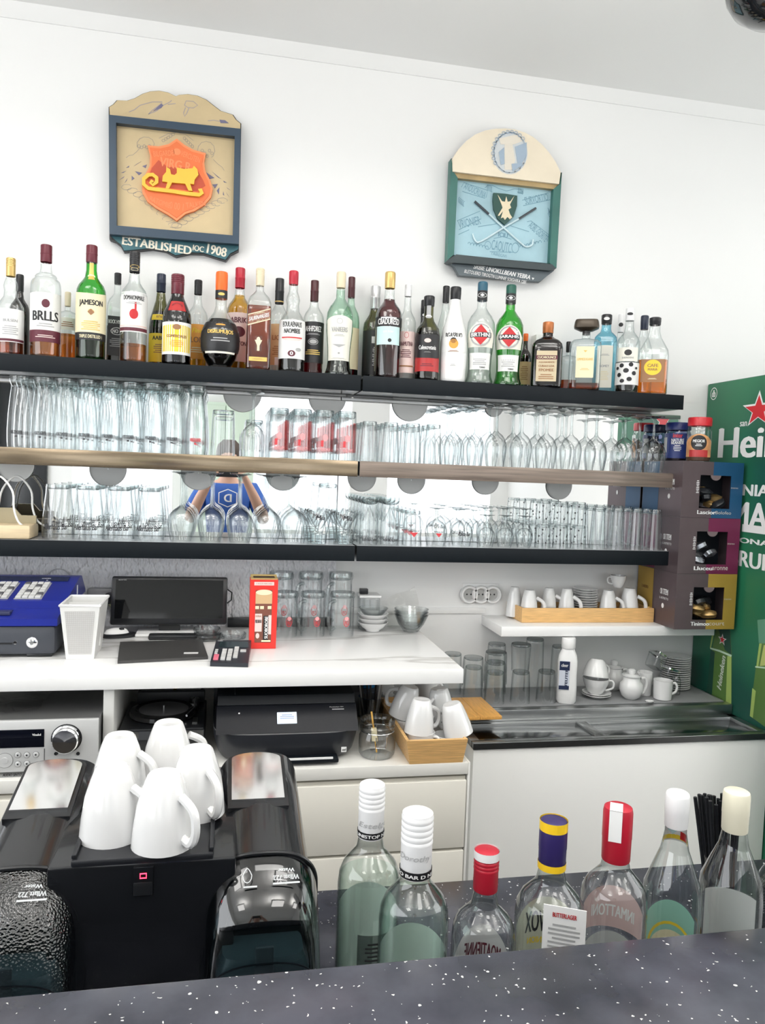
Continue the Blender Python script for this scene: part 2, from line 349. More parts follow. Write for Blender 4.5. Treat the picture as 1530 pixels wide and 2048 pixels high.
# frosted round plates stuck on the mirror under the shelves
FROST = mat('frosted_disc', (.86, .86, .84), .55)
for k, (px, py, rad) in enumerate(((485, 786, .058), (655, 795, .058), (820, 806, .058), (988, 815, .03))):
    p = PY(px, py, WY-.008)
    tag(obj('mirror_disc', MB().lathe([(.001, -.002), (rad-.002, -.002), (rad, 0), (rad, .003)], 32, RX(90)), FROST, None, (p.x, WY-.0085, p.z)), 'grey frosted disc on the mirror under the top shelf, %s from the left' % ORD[k], 'mirror disc', 'frosted mirror discs')
for k, (px, py) in enumerate(((31, 928), (216, 938), (397, 946), (566, 948), (724, 955), (823, 960), (971, 962), (1118, 972))):
    p = PY(px, py, WY-.008); rad = .052 if k < 4 else .045
    tag(obj('mirror_disc', MB().lathe([(.001, -.002), (rad-.002, -.002), (rad, 0), (rad, .003)], 32, RX(90)), FROST, None, (p.x, WY-.0085, p.z)), 'grey frosted disc on the mirror under the middle shelf, %s from the left' % ORD[k], 'mirror disc', 'frosted mirror discs')

# shelves
SY = 2.21; ZT, ZM, ZB = 1.822, 1.575, 1.328
BRZ = mat('bronze_laminate', (.30, .235, .16), .16, .75, var=.35, vs=5, stretch=(.6, 6, 14))
WOODG = mat('grey_wood_laminate', (.22, .175, .145), .3, .3, var=.3, vs=7, stretch=(.8, 8, 22))
UNDER = mat('polished_underside', (.45, .46, .47), .12, .9)
def shelf(x0, x1, z, m, label):
    t = thing('bar_shelf', label, 'shelf', (x0, WY, z))
    obj('board', MB().box(0, x1-x0, -(WY-SY)+.003, 0, -.043, 0), UNDER, t)
    obj('front_edge', MB().box(0, x1-x0, -(WY-SY), -(WY-SY)+.004, -.045, 0, .0008), m, t)
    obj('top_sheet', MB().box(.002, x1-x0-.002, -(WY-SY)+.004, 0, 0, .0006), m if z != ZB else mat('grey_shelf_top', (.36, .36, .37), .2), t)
shelf(-1.4, .3675, ZT, SHELFB, 'black top shelf board left of the joint, under the whisky bottles')
shelf(.3735, 1.40, ZT, SHELFB, 'black top shelf board right of the joint, under the vermouth bottles')
shelf(-1.4, .3675, ZM, BRZ, 'bronze middle shelf board left of the joint')
shelf(.3735, 1.3815, ZM, WOODG, 'grey wood-grain middle shelf board right of the joint')
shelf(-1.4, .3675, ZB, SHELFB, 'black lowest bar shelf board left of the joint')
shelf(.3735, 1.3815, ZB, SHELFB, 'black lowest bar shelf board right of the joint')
t = thing('wall_shelf', 'thick white floating shelf on the right carrying the cup tray and coffee boxes', 'shelf', (.83, WY, 1.088))
obj('board', MB().box(0, .728, -(WY-SY), 0, -.031, 0, .0015), WLAM, t)

# worktop (raised marble counter), its supports and the low cabinet
WT = 1.055; WF = 1.85
tag(obj('marble_worktop', MB().box(-1.4, .599, WF, WY-.007, WT-.037, WT, .0015), MARBLE), 'white marble-look worktop with grey veins carrying the cash register', 'worktop')
CT = .832; CF = 1.80
cab = thing('drawer_cabinet', 'cream drawer cabinet below the printer', 'cabinet', (-1.4, CF, 0))
obj('carcass', MB().box(0, 2.003, .02, WY-CF-.002, .08, CT-.03), CREAM, cab)
obj('cabinet_top', MB().box(0, 2.005, 0, WY-CF-.002, CT-.03, CT, .002), mat('cabinet_top_laminate', (.74, .73, .69), .3), cab)
obj('plinth', MB().box(0, 2.0, .06, .5, 0, .08), BLACK, cab)
for k, x in enumerate((0, .79, 1.40)):
    w = (.786, .606, .603)[k]
    for z0, z1 in ((.615, .787), (.365, .607), (.09, .357)):
        d = obj('drawer_front', MB().box(x+.002, x+w, .0, .02, z0, z1, .002), CREAM, cab)
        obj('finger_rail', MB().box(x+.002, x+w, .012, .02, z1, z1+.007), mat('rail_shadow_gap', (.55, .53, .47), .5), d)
sp_ = PY(218, 1440, 1.87)
tag(obj('worktop_support', MB().box(sp_.x-.012, sp_.x+.012, 1.86, WY-.002, CT, WT-.037, .001), mat('grey_panel', (.62, .62, .60), .4)), 'upright pale grey panel between the receiver and the turntable', 'panel')

# ---------------------------------------------------------------- chest cooler
FT = .814; FX0, FX1, FY = .677, 1.602, 1.977; LF, LT = 2.158, .845
fz = thing('chest_cooler', 'white chest cooler with steel sliding-lid top below the coffee boxes', 'cooler', (FX0, FY, 0))
L = FX1-FX0
obj('body', MB().box(.002, L, .004, WY-FY-.003, .05, FT-.018, .002), mat('cooler_white', (.85, .85, .83), .35), fz)
obj('base', MB().box(.03, L-.03, .05, .4, 0, .05), BLACK, fz)
fr = MB(); w = .026
fr.box(0, L, 0, w, FT-.018, FT, .0012); fr.box(0, w, w, LF-FY, FT-.018, FT, .0012); fr.box(L-w, L, w, LF-FY, FT-.018, FT, .0012); fr.box(0, L, LF-FY-w, LF-FY, FT-.018, FT, .0012)
obj('steel_rim', fr, STEEL, fz)
obj('front_band', MB().box(0, L, -.0015, .002, FT-.018, FT-.001), mat('dark_steel', (.09, .092, .095), .25, .8), fz)
a = PY(1180, 1460, 2.07).x-FX0
for k, (x0, x1, dz) in enumerate(((w, a+.012, 0), (a-.012, L-w, -.005))):
    ld = obj('sliding_lid', MB().box(x0, x1, w, LF-FY-w, FT-.013+dz, FT-.005+dz, .001), mat('lid_steel', (.34, .35, .355), .16, 1.), fz)
    obj('lid_grip', MB().box(x0+.02, x1-.02, w+.006, w+.014, FT-.006+dz, FT-.003+dz), mat('dark_steel', (.1, .1, .1), .3, .8), ld)
obj('lid_divider', MB().box(a-.016, a+.016, w, LF-FY-w, FT-.006, FT-.0005, .001), STEEL, fz)
obj('raised_ledge', MB().box(0, L, LF-FY, WY-FY-.003, FT-.018, LT, .0015), STEEL, fz)
mt = tag(obj('rubber_mat', MB().box(FX0+.03, 1.59, LF+.028, WY-.02, LT, LT+.003, .001), mat('grey_mat', (.24, .245, .25), .5)), 'grey mat on the steel ledge under the stacked glasses and cups', 'mat')
MT = LT+.003
tag(obj('cooler_end_panel', MB().box(.6065, .6125, 1.805, WY-.002, 0, CT-.002, .001), mat('panel_white', (.82, .82, .79), .4)), 'narrow white end panel between drawers and chest cooler', 'panel')

for k, (a, b) in enumerate(FILL_LAMPS):  # housings for the added fill lamps, out of view
    t = thing('added_ceiling_lamp', 'added unseen square fill lamp with white rim, %s of five' % ORD[k], 'lamp', (a, b, 2.47))
    for x0, x1, y0, y1 in ((-.27, .27, -.27, -.25), (-.27, .27, .25, .27), (-.27, -.25, -.25, .25), (.25, .27, -.25, .25)): obj('rim', MB().box(x0, x1, y0, y1, -.04, .04), WHITE, t)
    obj('diffuser', MB().box(-.25, .25, -.25, .25, -.02, .02), mat('fill_lamp_diffuser', (.9, .9, .88), .5), t); obj('suspension_rod', MB().tube([(0, 0, .02), (0, 0, CEIL-2.47)], .006, 8), CHROME, t)
for k, (a, b) in enumerate(AISLE_FILL):  # housings for the added aisle fill, outside the frame
    t = thing('added_aisle_lamp', 'added unseen long fill lamp above the aisle, %s of three' % ORD[k], 'lamp', (a, b, CEIL))
    for x0, x1, y0, y1 in ((-.42, .42, -.17, -.15), (-.42, .42, .15, .17), (-.42, -.40, -.15, .15), (.40, .42, -.15, .15)): obj('rim', MB().box(x0, x1, y0, y1, -.032, 0), WHITE, t)
    obj('diffuser', MB().box(-.40, .40, -.15, .15, -.025, -.001), mat('fill_lamp_diffuser', (.9, .9, .88), .5), t)
# ================================================================ pub signs on the wall
def wl(pts, y, sc=1., ox=0, oy=0): return [(lambda q: (q.x, q.z))(PY(ox+p[0]/sc, oy+p[1]/sc, y)) for p in pts]
TAN = mat('sign_tan', (.60, .47, .27), .5, var=.08, vs=9); NAVY = mat('sign_navy', (.022, .05, .085), .35); TEAL = mat('sign_teal', (.03, .12, .145), .45, var=.15, vs=12)
EDGEB = mat('sign_black_edge', (.01, .012, .014), .4); INK = mat('sign_ink_grey', (.30, .27, .24), .6); INKB = mat('sign_ink_blue', (.16, .15, .24), .6)
CREAMP = mat('sign_cream_letter', (.80, .75, .62), .5)
def s1(pts, y=2.372): return wl(pts, y, 4.5, 180, 150)
t = thing('pub_sign', 'wooden pub sign with orange shield, yellow sleigh and dark blue frame', 'sign', (0, 0, 0))
outl = [(165, 280), (205, 255), (238, 218), (330, 222), (400, 200), (470, 160), (540, 138), (620, 132), (700, 148), (772, 183), (800, 170), (880, 163), (970, 178), (1050, 215), (1120, 270), (1180, 315), (1290, 350), (1320, 395), (1362, 430), (1340, 1575), (1270, 1610), (1225, 1668), (1130, 1640), (1020, 1605), (900, 1600), (770, 1628), (680, 1580), (560, 1560), (420, 1575), (300, 1585), (270, 1530), (225, 1495), (172, 1475)]
obj('back_board', MB().prism(s1(outl), 2.378, WY-.001), EDGEB, t, smooth=False)
cx, cz = 760, 900
inn = [(cx+(x-cx)*.986, cz+(y-cz)*.990) for x, y in outl]
top = [q for q in inn if q[1] < 460]; bot = [q for q in inn if q[1] > 1470]
obj('top_panel', MB().prism(s1([(178, 365)]+top+[(1352, 492)]), 2.374, 2.379), TAN, t, smooth=False)
obj('bottom_panel', MB().prism(s1([(1338, 1530)]+bot+[(180, 1440)]), 2.374, 2.379), TEAL, t, smooth=False)
A = [(172, 368), (1356, 494), (1338, 1528), (178, 1438)]; Bq = [(238, 440), (1302, 560), (1284, 1450), (242, 1362)]
for i in range(4):
    j = (i+1) % 4
    obj('frame_bar', MB().prism(s1([A[i], A[j], Bq[j], Bq[i]], 2.36), 2.352, 2.378), NAVY, t, smooth=False)
obj('picture_panel', MB().prism(s1(Bq), 2.373, 2.3775), TAN, t, smooth=False)
sh = [(783, 585), (850, 640), (930, 685), (1042, 715), (1028, 800), (1040, 880), (1085, 965), (1105, 1040), (1090, 1110), (1030, 1180), (940, 1235), (860, 1260), (783, 1322), (700, 1265), (600, 1210), (520, 1150), (475, 1070), (470, 1000), (495, 920), (540, 830), (545, 740), (520, 645), (620, 655), (710, 635)]
shm = [(783+(x-783)*.93, 950+(y-950)*.93) for x, y in sh]
ORG = mat('shield_orange', (.80, .17, .045), .45, var=.06, vs=15); ORG2 = mat('shield_orange_pale', (.88, .26, .10), .5); ORG3 = mat('shield_dark_scene', (.52, .075, .03), .55)
shd = obj('shield', MB().prism(s1(sh), 2.362, 2.374), ORG2, t, smooth=False)
obj('shield_face', MB().prism(s1(shm), 2.3605, 2.3625), ORG, shd, smooth=False)
obj('shield_scene', MB().prism(s1([(560, 850), (620, 780), (700, 840), (860, 850), (960, 860), (1020, 960), (1040, 1010), (960, 1060), (560, 1010), (520, 960)]), 2.3600, 2.3608), ORG3, shd, smooth=False)
YEL = mat('sleigh_yellow', (.90, .50, .045), .4)
body = [(655, 980), (660, 930), (690, 895), (692, 850), (725, 870), (735, 915), (765, 922), (785, 905), (785, 855), (850, 868), (925, 862), (938, 840), (968, 870), (978, 920), (945, 960), (938, 1005), (905, 1000), (925, 1065), (890, 1062), (860, 1000), (742, 990), (715, 1045), (685, 1042), (702, 985)]
sl = MB(); sl.prism(s1(body), 2.352, 2.360)
run = [(575, 985), (560, 972), (548, 990), (570, 1012), (605, 985), (605, 945), (570, 918), (530, 920), (490, 955), (490, 1005), (530, 1040), (600, 1050), (740, 1066), (880, 1088), (985, 1098), (1010, 1080), (1000, 1055), (982, 1062)]
q = s1(run); wdt = .0052
v = []; n = len(q)
Lf = []; Rt = []
for i in range(n):
    a = Vector(q[max(0, i-1)]); b = Vector(q[min(n-1, i+1)]); d = (b-a).normalized(); nn = Vector((-d.y, d.x))*wdt*(.7 if i < 4 else 1)
    Lf.append((q[i][0]+nn.x, q[i][1]+nn.y)); Rt.append((q[i][0]-nn.x, q[i][1]-nn.y))
for i in range(n-1): sl.prism([Lf[i], Lf[i+1], Rt[i+1], Rt[i]], 2.352, 2.360)
obj('sleigh', sl, YEL, shd, smooth=False)
def on1(name, txt, x, y, w, h, m, parent, yy, tilt=6, sc=4.5, ox=180, oy=150):
    p = PY(ox+x/sc, oy+y/sc, yy); k = 1/sc/FPX*yy*1.0
    return flat(name, txt, w*k*1.02, h*k, m, parent, T(p.x, yy, p.z) @ RY(tilt))
on1('lettering', '*VIRG R', 770, 805, 250, 75, ORG2, shd, 2.3602, 5)
on1('lettering', 'BILGARDEI', 665, 705, 170, 45, ORG2, shd, 2.3602, -10)
on1('lettering', 'VERCUTEN', 905, 735, 160, 45, ORG2, shd, 2.3602, 16)
on1('emblem', '#disc', 783, 690, 60, 55, ORG2, shd, 2.3602, 0)
on1('lettering', 'BATOMIE', 630, 1145, 170, 45, ORG2, shd, 2.3602, 14)
on1('lettering', '0 00 1', 780, 1180, 110, 60, ORG2, shd, 2.3602, 4)
on1('lettering', 'TALKEN', 950, 1165, 160, 45, ORG2, shd, 2.3602, -12)
on1('lettering', '*ESTABLISHED', 605, 1535, 555, 70, CREAMP, t, 2.3735, 3.5)
on1('lettering', '*IOC', 975, 1562, 88, 48, CREAMP, t, 2.3735, 6)
on1('lettering', '*1908', 1142, 1580, 158, 78, CREAMP, t, 2.3735, 8)
def circ(x, y, rx, ry, a0=0, a1=360, n=14, wob=0): return [(x+rx*cos(R(a0+(a1-a0)*i/n))*(1+wob*(i % 2)), y+ry*sin(R(a0+(a1-a0)*i/n))*(1+wob*(i % 2))) for i in range(n+1)]
LN = [circ(500, 625, 75, 65, 150, 400, 16, .06), circ(1045, 680, 75, 80, 160, 410, 16, .06), [(620, 570), (700, 530), (780, 517), (860, 535), (930, 590)], [(325, 745), (350, 725), (385, 720), (420, 690), (455, 650)], [(1110, 760), (1150, 800), (1190, 830), (1208, 860)]]
for i in range(9):
    f = i/8; LN.append(circ(330+420*f, 1010+340*f-30*sin(pi*f), 45, 24, 20+20*i, 330+20*i, 10, .08)); LN.append(circ(1190-410*f, 1130+225*f-10*sin(pi*f), 45, 24, 60-15*i, 380-15*i, 10, .08))
for i in range(5): LN.append(circ(440+24*i, 640+12*(i % 2), 12, 14, 0, 360, 8)); LN.append(circ(1010+22*i, 680+25*(i % 3), 12, 14, 0, 360, 8)); LN.append(circ(660+22*i, 590-14*i, 14, 12, 0, 360, 8)); LN.append(circ(850+18*i, 570+18*i, 12, 14, 0, 360, 8))
strokes('line_drawing', [s1(l, 2.3725) for l in LN], .0012, INK, t, 2.3725)
LV = MB()
for tri in ([(470, 820), (512, 805), (500, 838)], [(405, 865), (468, 880), (440, 902)], [(375, 905), (400, 930), (375, 948)], [(335, 930), (310, 972), (330, 950)], [(262, 945), (310, 910), (300, 925)], [(325, 835), (352, 815), (350, 830)], [(280, 880), (325, 862), (300, 880)], [(395, 820), (460, 778), (420, 800)],
            [(1045, 875), (1120, 925), (1060, 940)], [(1100, 985), (1150, 980), (1125, 1020)], [(1165, 1010), (1140, 1040), (1160, 1075)], [(1100, 870), (1180, 935), (1150, 920)], [(1200, 950), (1232, 970), (1205, 965)], [(1225, 1055), (1255, 1100), (1235, 1075)], [(1200, 1045), (1208, 1085), (1196, 1075)], [(1230, 1010), (1265, 1038), (1240, 1022)]):
    LV.prism(s1(tri), 2.3722, 2.3732)
obj('painted_leaves', LV, INKB, t, smooth=False)
strokes('line_drawing', [s1(l) for l in ([(350, 330), (400, 310), (450, 270), (560, 240), (650, 240)], [(525, 350), (560, 315), (650, 250), (655, 275), (600, 320), (525, 350)], [(660, 270), (720, 240), (735, 225)], [(700, 262), (770, 255)], [(1060, 410), (1110, 405), (1170, 415)], [(850, 270), (865, 230), (930, 235), (970, 270), (930, 295), (880, 290), (850, 270)], [(860, 290), (840, 340), (850, 370), (870, 345), (890, 295)])], .002, mat('sign_ink_lilac', (.35, .31, .33), .6), t, 2.3735)
lv = MB(); lv.prism(s1([(565, 325), (640, 255), (660, 270), (640, 295)]), 2.3733, 2.3742); lv.prism(s1([(1165, 400), (1215, 405), (1250, 432), (1175, 430)]), 2.3733, 2.3742)
obj('painted_leaves', lv, INKB, t, smooth=False)

# --- second sign: arched top, blue relief
def s2(pts, y=2.372): return wl(pts, y, 5.1, 860, 230)
LBLUE = mat('sign_light_blue', (.36, .55, .62), .5, var=.12, vs=7); SGREEN = mat('sign_green', (.035, .15, .125), .4, var=.15, vs=8); ARCHC = mat('sign_arch_cream', (.84, .74, .58), .5, var=.07, vs=6); SLATE = mat('sign_slate', (.10, .125, .14), .45)
RELB = mat('relief_blue', (.15, .30, .39), .5); RELW = mat('relief_pale', (.62, .76, .80), .5)
t = thing('pub_sign', 'arched pub sign with pale blue relief, green shield and crossed canes', 'sign', (0, 0, 0))
arch = [(232, 578), (228, 450), (290, 350), (370, 265), (460, 200), (560, 160), (660, 142), (760, 138), (860, 148), (960, 178), (1050, 225), (1140, 300), (1215, 385), (1280, 480), (1332, 585), (1316, 705)]
obj('back_board', MB().prism(s1(outl)[:0] or s2([(168, 1490), (210, 450), (232, 440)]+arch[1:-1]+[(1340, 590), (1280, 1570), (1120, 1705), (295, 1640), (240, 1545), (190, 1500)], 2.385), 2.384, WY-.001), EDGEB, t, smooth=False)
obj('arch_panel', MB().prism(s2(arch, 2.35), 2.349, 2.385), ARCHC, t, smooth=False)
obj('arch_soffit', MB().prism(s2([(232, 580), (1316, 705), (1255, 760), (280, 648)], 2.362), 2.358, 2.380), mat('sign_brass', (.42, .30, .14), .4, var=.15, vs=20), t, smooth=False)
obj('frame_bar', MB().prism(s2([(210, 450), (236, 585), (278, 650), (240, 1425), (170, 1488)], 2.36), 2.354, 2.385), SGREEN, t, smooth=False)
obj('frame_bar', MB().prism(s2([(1338, 590), (1318, 708), (1252, 762), (1212, 1515), (1282, 1568)], 2.36), 2.354, 2.385), SGREEN, t, smooth=False)
obj('frame_bar', MB().prism(s2([(170, 1488), (265, 1425), (1240, 1525), (1282, 1568), (1225, 1590), (200, 1505)], 2.352), 2.348, 2.385), mat('sign_dark_slate', (.035, .05, .055), .4), t, smooth=False)
obj('bottom_panel', MB().prism(s2([(190, 1495), (1262, 1590), (1120, 1700), (298, 1636), (245, 1545)], 2.366), 2.364, 2.384), SLATE, t, smooth=False)
obj('picture_panel', MB().prism(s2([(278, 648), (1256, 762), (1214, 1515), (242, 1430)], 2.376), 2.374, 2.384), LBLUE, t, smooth=False)
shd = obj('shield', MB().prism(s2([(648, 795), (770, 805), (888, 825), (885, 930), (850, 1040), (762, 1122), (690, 1060), (648, 960), (640, 870)], 2.368), 2.366, 2.375), mat('shield_green', (.02, .075, .062), .4), t, smooth=False)
obj('shield_figure', MB().prism(s2([(690, 812), (735, 880), (765, 885), (778, 830), (792, 885), (820, 880), (860, 825), (815, 915), (828, 945), (800, 965), (815, 1010), (838, 1045), (815, 1065), (790, 1040), (765, 1070), (745, 1045), (722, 1055), (745, 980), (705, 1030), (692, 1025), (740, 945), (728, 910)], 2.365), 2.3645, 2.3665), mat('figure_cream', (.80, .68, .48), .5), shd, smooth=False)
for pts, hd in (([(455, 880), (600, 1010), (750, 1150), (930, 1310), (985, 1345), (1040, 1325), (1052, 1270)], 2), ([(1080, 950), (905, 1060), (750, 1150), (520, 1290), (460, 1280), (435, 1210)], 2)):
    q = [(x, 2.369, z) for x, z in s2(pts, 2.369)]; ca = obj('cane', MB().tube(q[1:], .0028, 6, smooth=3), RELW, t)
    obj('cane_grip', MB().tube(q[:2], .0036, 6), mat('cane_dark', (.05, .06, .07), .4), ca)
def on2(txt, x, y, w, h, m, yy=2.3735, tilt=6, name='lettering'): return on1(name, txt, x, y, w, h, m, t, yy, tilt, 5.1, 860, 230)
on2('ANDUCRUNA', 460, 770, 240, 70, RELB, tilt=19); on2('SURVORTIO', 1085, 855, 260, 75, RELB, tilt=-15); on2('VRIONIER', 400, 1095, 240, 85, RELB, tilt=-17)
on2('AOBL-GIORITE', 1105, 1190, 240, 75, RELB, tilt=36); on2('*ICIU', 745, 1225, 100, 45, RELB, tilt=4); on2('CAOUTC', 730, 1340, 215, 105, RELB, tilt=5); on2('TAIREGIVI', 700, 1425, 170, 32, RELB, tilt=6)
on2('#ring', 870, 1355, 80, 110, RELB, tilt=5, name='relief_ring'); on2('#ring', 590, 1330, 70, 90, RELB, tilt=5, name='relief_ring')
on2('/*SRBIE UNOKLLBEAN YEBRA', 735, 1600, 620, 46, W_, 2.3632, 5.5); on2('/BLETOUERD TIROGTN LUMINIE SOIGHIRA GBE', 670, 1650, 680, 36, W_, 2.3632, 5); on2('#tri', 1050, 1672, 30, 24, W_, 2.3632, 5, 'mark')
LN = [circ(400+30*i, 1320+6*i, 14, 22, 200, 380, 6) for i in range(7)]+[circ(930+32*i, 1350-8*i, 14, 22, 180, 360, 6) for i in range(7)]+[[(320, 735), (345, 690), (590, 770), (570, 845)], [(330, 780), (560, 850)], [(940, 870), (1205, 795), (1225, 865), (950, 925)], [(275, 1080), (510, 980), (520, 1060), (295, 1170)], [(290, 1220), (400, 1170)], [(990, 1090), (1030, 1080), (1210, 1220), (1195, 1290)], [(560, 745), (590, 715), (640, 720), (700, 750), (780, 775), (860, 755), (930, 760), (950, 800)], [(490, 1140), (680, 1110)], [(820, 1130), (1010, 1190)], [(650, 1260), (745, 1240), (830, 1268)], [(610, 1395), (850, 1400)]]
LN += [circ(300+12*i, 870+10*i, 10, 30, 120, 300, 6) for i in range(5)]+[circ(1200+6*i, 980+14*i, 12, 30, -90, 90, 6) for i in range(5)]+[circ(590+14*i, 740+6*i, 6, 30, 60, 280, 6) for i in range(4)]+[circ(900+14*i, 770+3*i, 6, 30, -60, 160, 6) for i in range(4)]
strokes('relief_lines', [s2(l, 2.3735) for l in LN], .0018, RELB, t, 2.3734)
MEDB = mat('medallion_blue', (.36, .45, .55), .6); MEDP = mat('medallion_cream', (.76, .70, .60), .6)
def med(p): return [(x, z) for x, z in s2(p, 2.3485)]
obj('medallion', MB().prism(med(circ(815, 385, 180, 220, 0, 345, 24)), 2.3484, 2.3495), mat('medallion_pale', (.62, .65, .66), .6), t, smooth=False)
mb = MB(); mb.prism(med([(760, 230), (830, 230), (870, 460), (840, 560), (760, 560)]), 2.348, 2.3488); mb.prism(med([(705, 240), (920, 190), (960, 260), (860, 300), (720, 300)]), 2.3477, 2.3483)
obj('medallion_mill', mb, MEDP, t, smooth=False)
mb = MB(); mb.prism(med([(865, 325), (985, 280), (985, 420), (930, 500), (890, 490)]), 2.3474, 2.3479); mb.prism(med([(700, 380), (755, 330), (760, 500), (720, 510)]), 2.3470, 2.3473); mb.prism(med([(830, 500), (940, 490), (935, 520), (840, 580)]), 2.3466, 2.3469)
obj('medallion_sky', mb, MEDB, t, smooth=False)
strokes('medallion_border', [med(circ(815, 385, 165, 205, 10+20*i, 35+20*i, 4)) for i in range(16)]+[med(circ(815+175*cos(R(a)), 385+212*sin(R(a)), 18, 18, 0, 360, 7)) for a in range(150, 330, 14)], .002, MEDB, t, 2.3463)

# ================================================================ fridge whose printed side faces us
FXS, FYB = 1.606, 2.397
def gradmat():
    m = bpy.data.materials.new('fridge_green_print'); m.use_nodes = True; nt = m.node_tree; b = nt.nodes['Principled BSDF']; b.inputs['Roughness'].default_value = .35
    tc = nt.nodes.new('ShaderNodeTexCoord'); n = nt.nodes.new('ShaderNodeTexNoise'); n.inputs['Scale'].default_value = 1.7; n.inputs['Detail'].default_value = 1
    rp = nt.nodes.new('ShaderNodeValToRGB'); rp.color_ramp.elements[0].position = .35; rp.color_ramp.elements[1].position = .65; rp.color_ramp.elements[0].color = (.012, .085, .06, 1); rp.color_ramp.elements[1].color = (.03, .23, .10, 1)
    nt.links.new(tc.outputs['Object'], n.inputs['Vector']); nt.links.new(n.outputs[0], rp.inputs[0]); nt.links.new(rp.outputs[0], b.inputs['Base Color']); return m
fg = thing('beer_fridge', 'tall green printed beer fridge with red star and white lettering on its side', 'fridge', (FXS, FYB, 0))
FD = .62
obj('cabinet', MB().box(.002, .6, -FD, 0, .02, 1.889, .004), mat('fridge_body', (.03, .12, .07), .4), fg)
obj('side_panel', MB().box(0, .003, -FD+.003, -.003, .03, 1.886), gradmat(), fg, smooth=False)
obj('foot', MB().box(.05, .55, -FD+.05, -.05, 0, .02), BLACK, fg)
def fs(px, py): p = PX(px, py, FXS); return (p.y-FYB, p.z)          # point on the side: (y, z)
FM = Matrix(((0, 1, 0, 0), (-1, 0, 0, 0), (0, 0, 1, 0), (0, 0, 0, 1)))   # print plane (x,z) facing -x
def fprint(name, kind, px0, py0, px1, py1, m, d=.0006):
    a = fs(px0, py0); b = fs(px1, py1); w = abs(a[0]-b[0]); h = abs(a[1]-b[1])
    return flat(name, kind, w, h, m, fg, T(-d, (a[0]+b[0])/2, (a[1]+b[1])/2) @ FM)
def fpoly(name, pts, m, d=.0005):
    mb = MB(); q = [fs(*p) for p in pts]; mb.add([(-d, y, z) for y, z in q], [tuple(range(len(q)))]); return obj(name, mb, m, fg, smooth=False)
fprint('star_border', '#star', 1486, 785, 1551, 856, W_, .0006); fprint('star', '#star', 1491, 793, 1545, 850, mat('star_red', (.62, .02, .03), .4), .0010)
fprint('lettering', '*Heineken', 1441, 858, 1730, 912, W_); fprint('lettering', '*san', 1481, 844, 1494, 852, W_)
fprint('lettering', '*KNIA PERFE', 1468, 968, 1640, 1000, W_); fprint('lettering', '*MAIDE', 1466, 1003, 1620, 1072, W_); fprint('divider_line', '#rect', 1484, 1063, 1640, 1066, W_)
fprint('lettering', '*DONA ERA', 1462, 1072, 1600, 1103, W_); fprint('lettering', '*BRUND', 1462, 1098, 1580, 1152, W_)
fprint('logo_ring', '#ring', 1422, 776, 1434, 799, W_); fprint('lettering', '*db', 1425, 781, 1431, 794, W_)
BG1 = mat('print_bottle_green', (.10, .20, .05), .35); BG2 = mat('print_bottle_lime', (.38, .52, .14), .35); BG3 = mat('print_bottle_dark', (.02, .075, .05), .35); BG4 = mat('print_pale_line', (.55, .72, .55), .35)
fpoly('printed_bottle', [(1433, 1254), (1460, 1254), (1464, 1312), (1463, 1412), (1413, 1388), (1424, 1300)], BG1, .0004)
fpoly('printed_bottle_edge', [(1455, 1312), (1463, 1313), (1463, 1411), (1452, 1406)], BG2, .0007); fpoly('printed_bottle_edge', [(1424, 1270), (1428, 1270), (1422, 1298), (1420, 1296)], BG2, .0007)
fpoly('printed_bottle_shade', [(1422, 1300), (1430, 1304), (1424, 1392), (1413, 1388)], BG3, .0007); fpoly('printed_bottle_shoulder', [(1436, 1256), (1460, 1254), (1463, 1310), (1450, 1300)], BG3, .0006)
fpoly('printed_bottle_line', [(1421, 1295), (1440, 1300), (1464, 1310), (1463, 1314), (1440, 1304), (1421, 1298)], BG4, .0009)
fprint('printed_star_border', '#star', 1437, 1264, 1453, 1295, W_, .0008); fprint('printed_star', '#star', 1439.5, 1269, 1450.5, 1290, mat('star_red', (.62, .02, .03), .4), .0011)
p0 = fs(1443, 1345); flat('lettering', '/*Heineken', .115, .022, mat('print_pale', (.6, .66, .56), .4), fg, T(-.0010, p0[0], p0[1]) @ FM @ RY(-83))
fpoly('printed_bottle', [(1519, 1286), (1560, 1290), (1560, 1475), (1500, 1432), (1506, 1380), (1512, 1334)], BG1, .0004); fpoly('printed_bottle_edge', [(1519, 1287), (1524, 1287), (1517, 1333), (1513, 1333)], BG2, .0007)
fpoly('printed_bottle_edge', [(1505, 1376), (1512, 1382), (1506, 1436), (1500, 1432)], BG2, .0007); fpoly('printed_bottle_line', [(1511, 1332), (1545, 1336), (1545, 1339), (1511, 1335)], BG4, .0009)
fpoly('printed_bottle_cap', [(1515, 1240), (1560, 1235), (1560, 1290), (1518, 1286)], mat('print_cap_green', (.12, .30, .2), .4), .0006)
fpoly('printed_bottle_glow', [(1528, 1290), (1545, 1292), (1540, 1330), (1520, 1332)], mat('print_yellow_green', (.50, .55, .18), .4), .0008)
p = PZ(1520, 742, 1.889)
tag(obj('round_tray', MB().lathe([(.001, .0), (.09, .0), (.115, .012), (.118, .03), (.112, .03), (.10, .014), (.001, .012)], 32), GBLACK, None, (1.84, 2.10, 1.8895)), 'black round tray lying on top of the green fridge', 'tray')

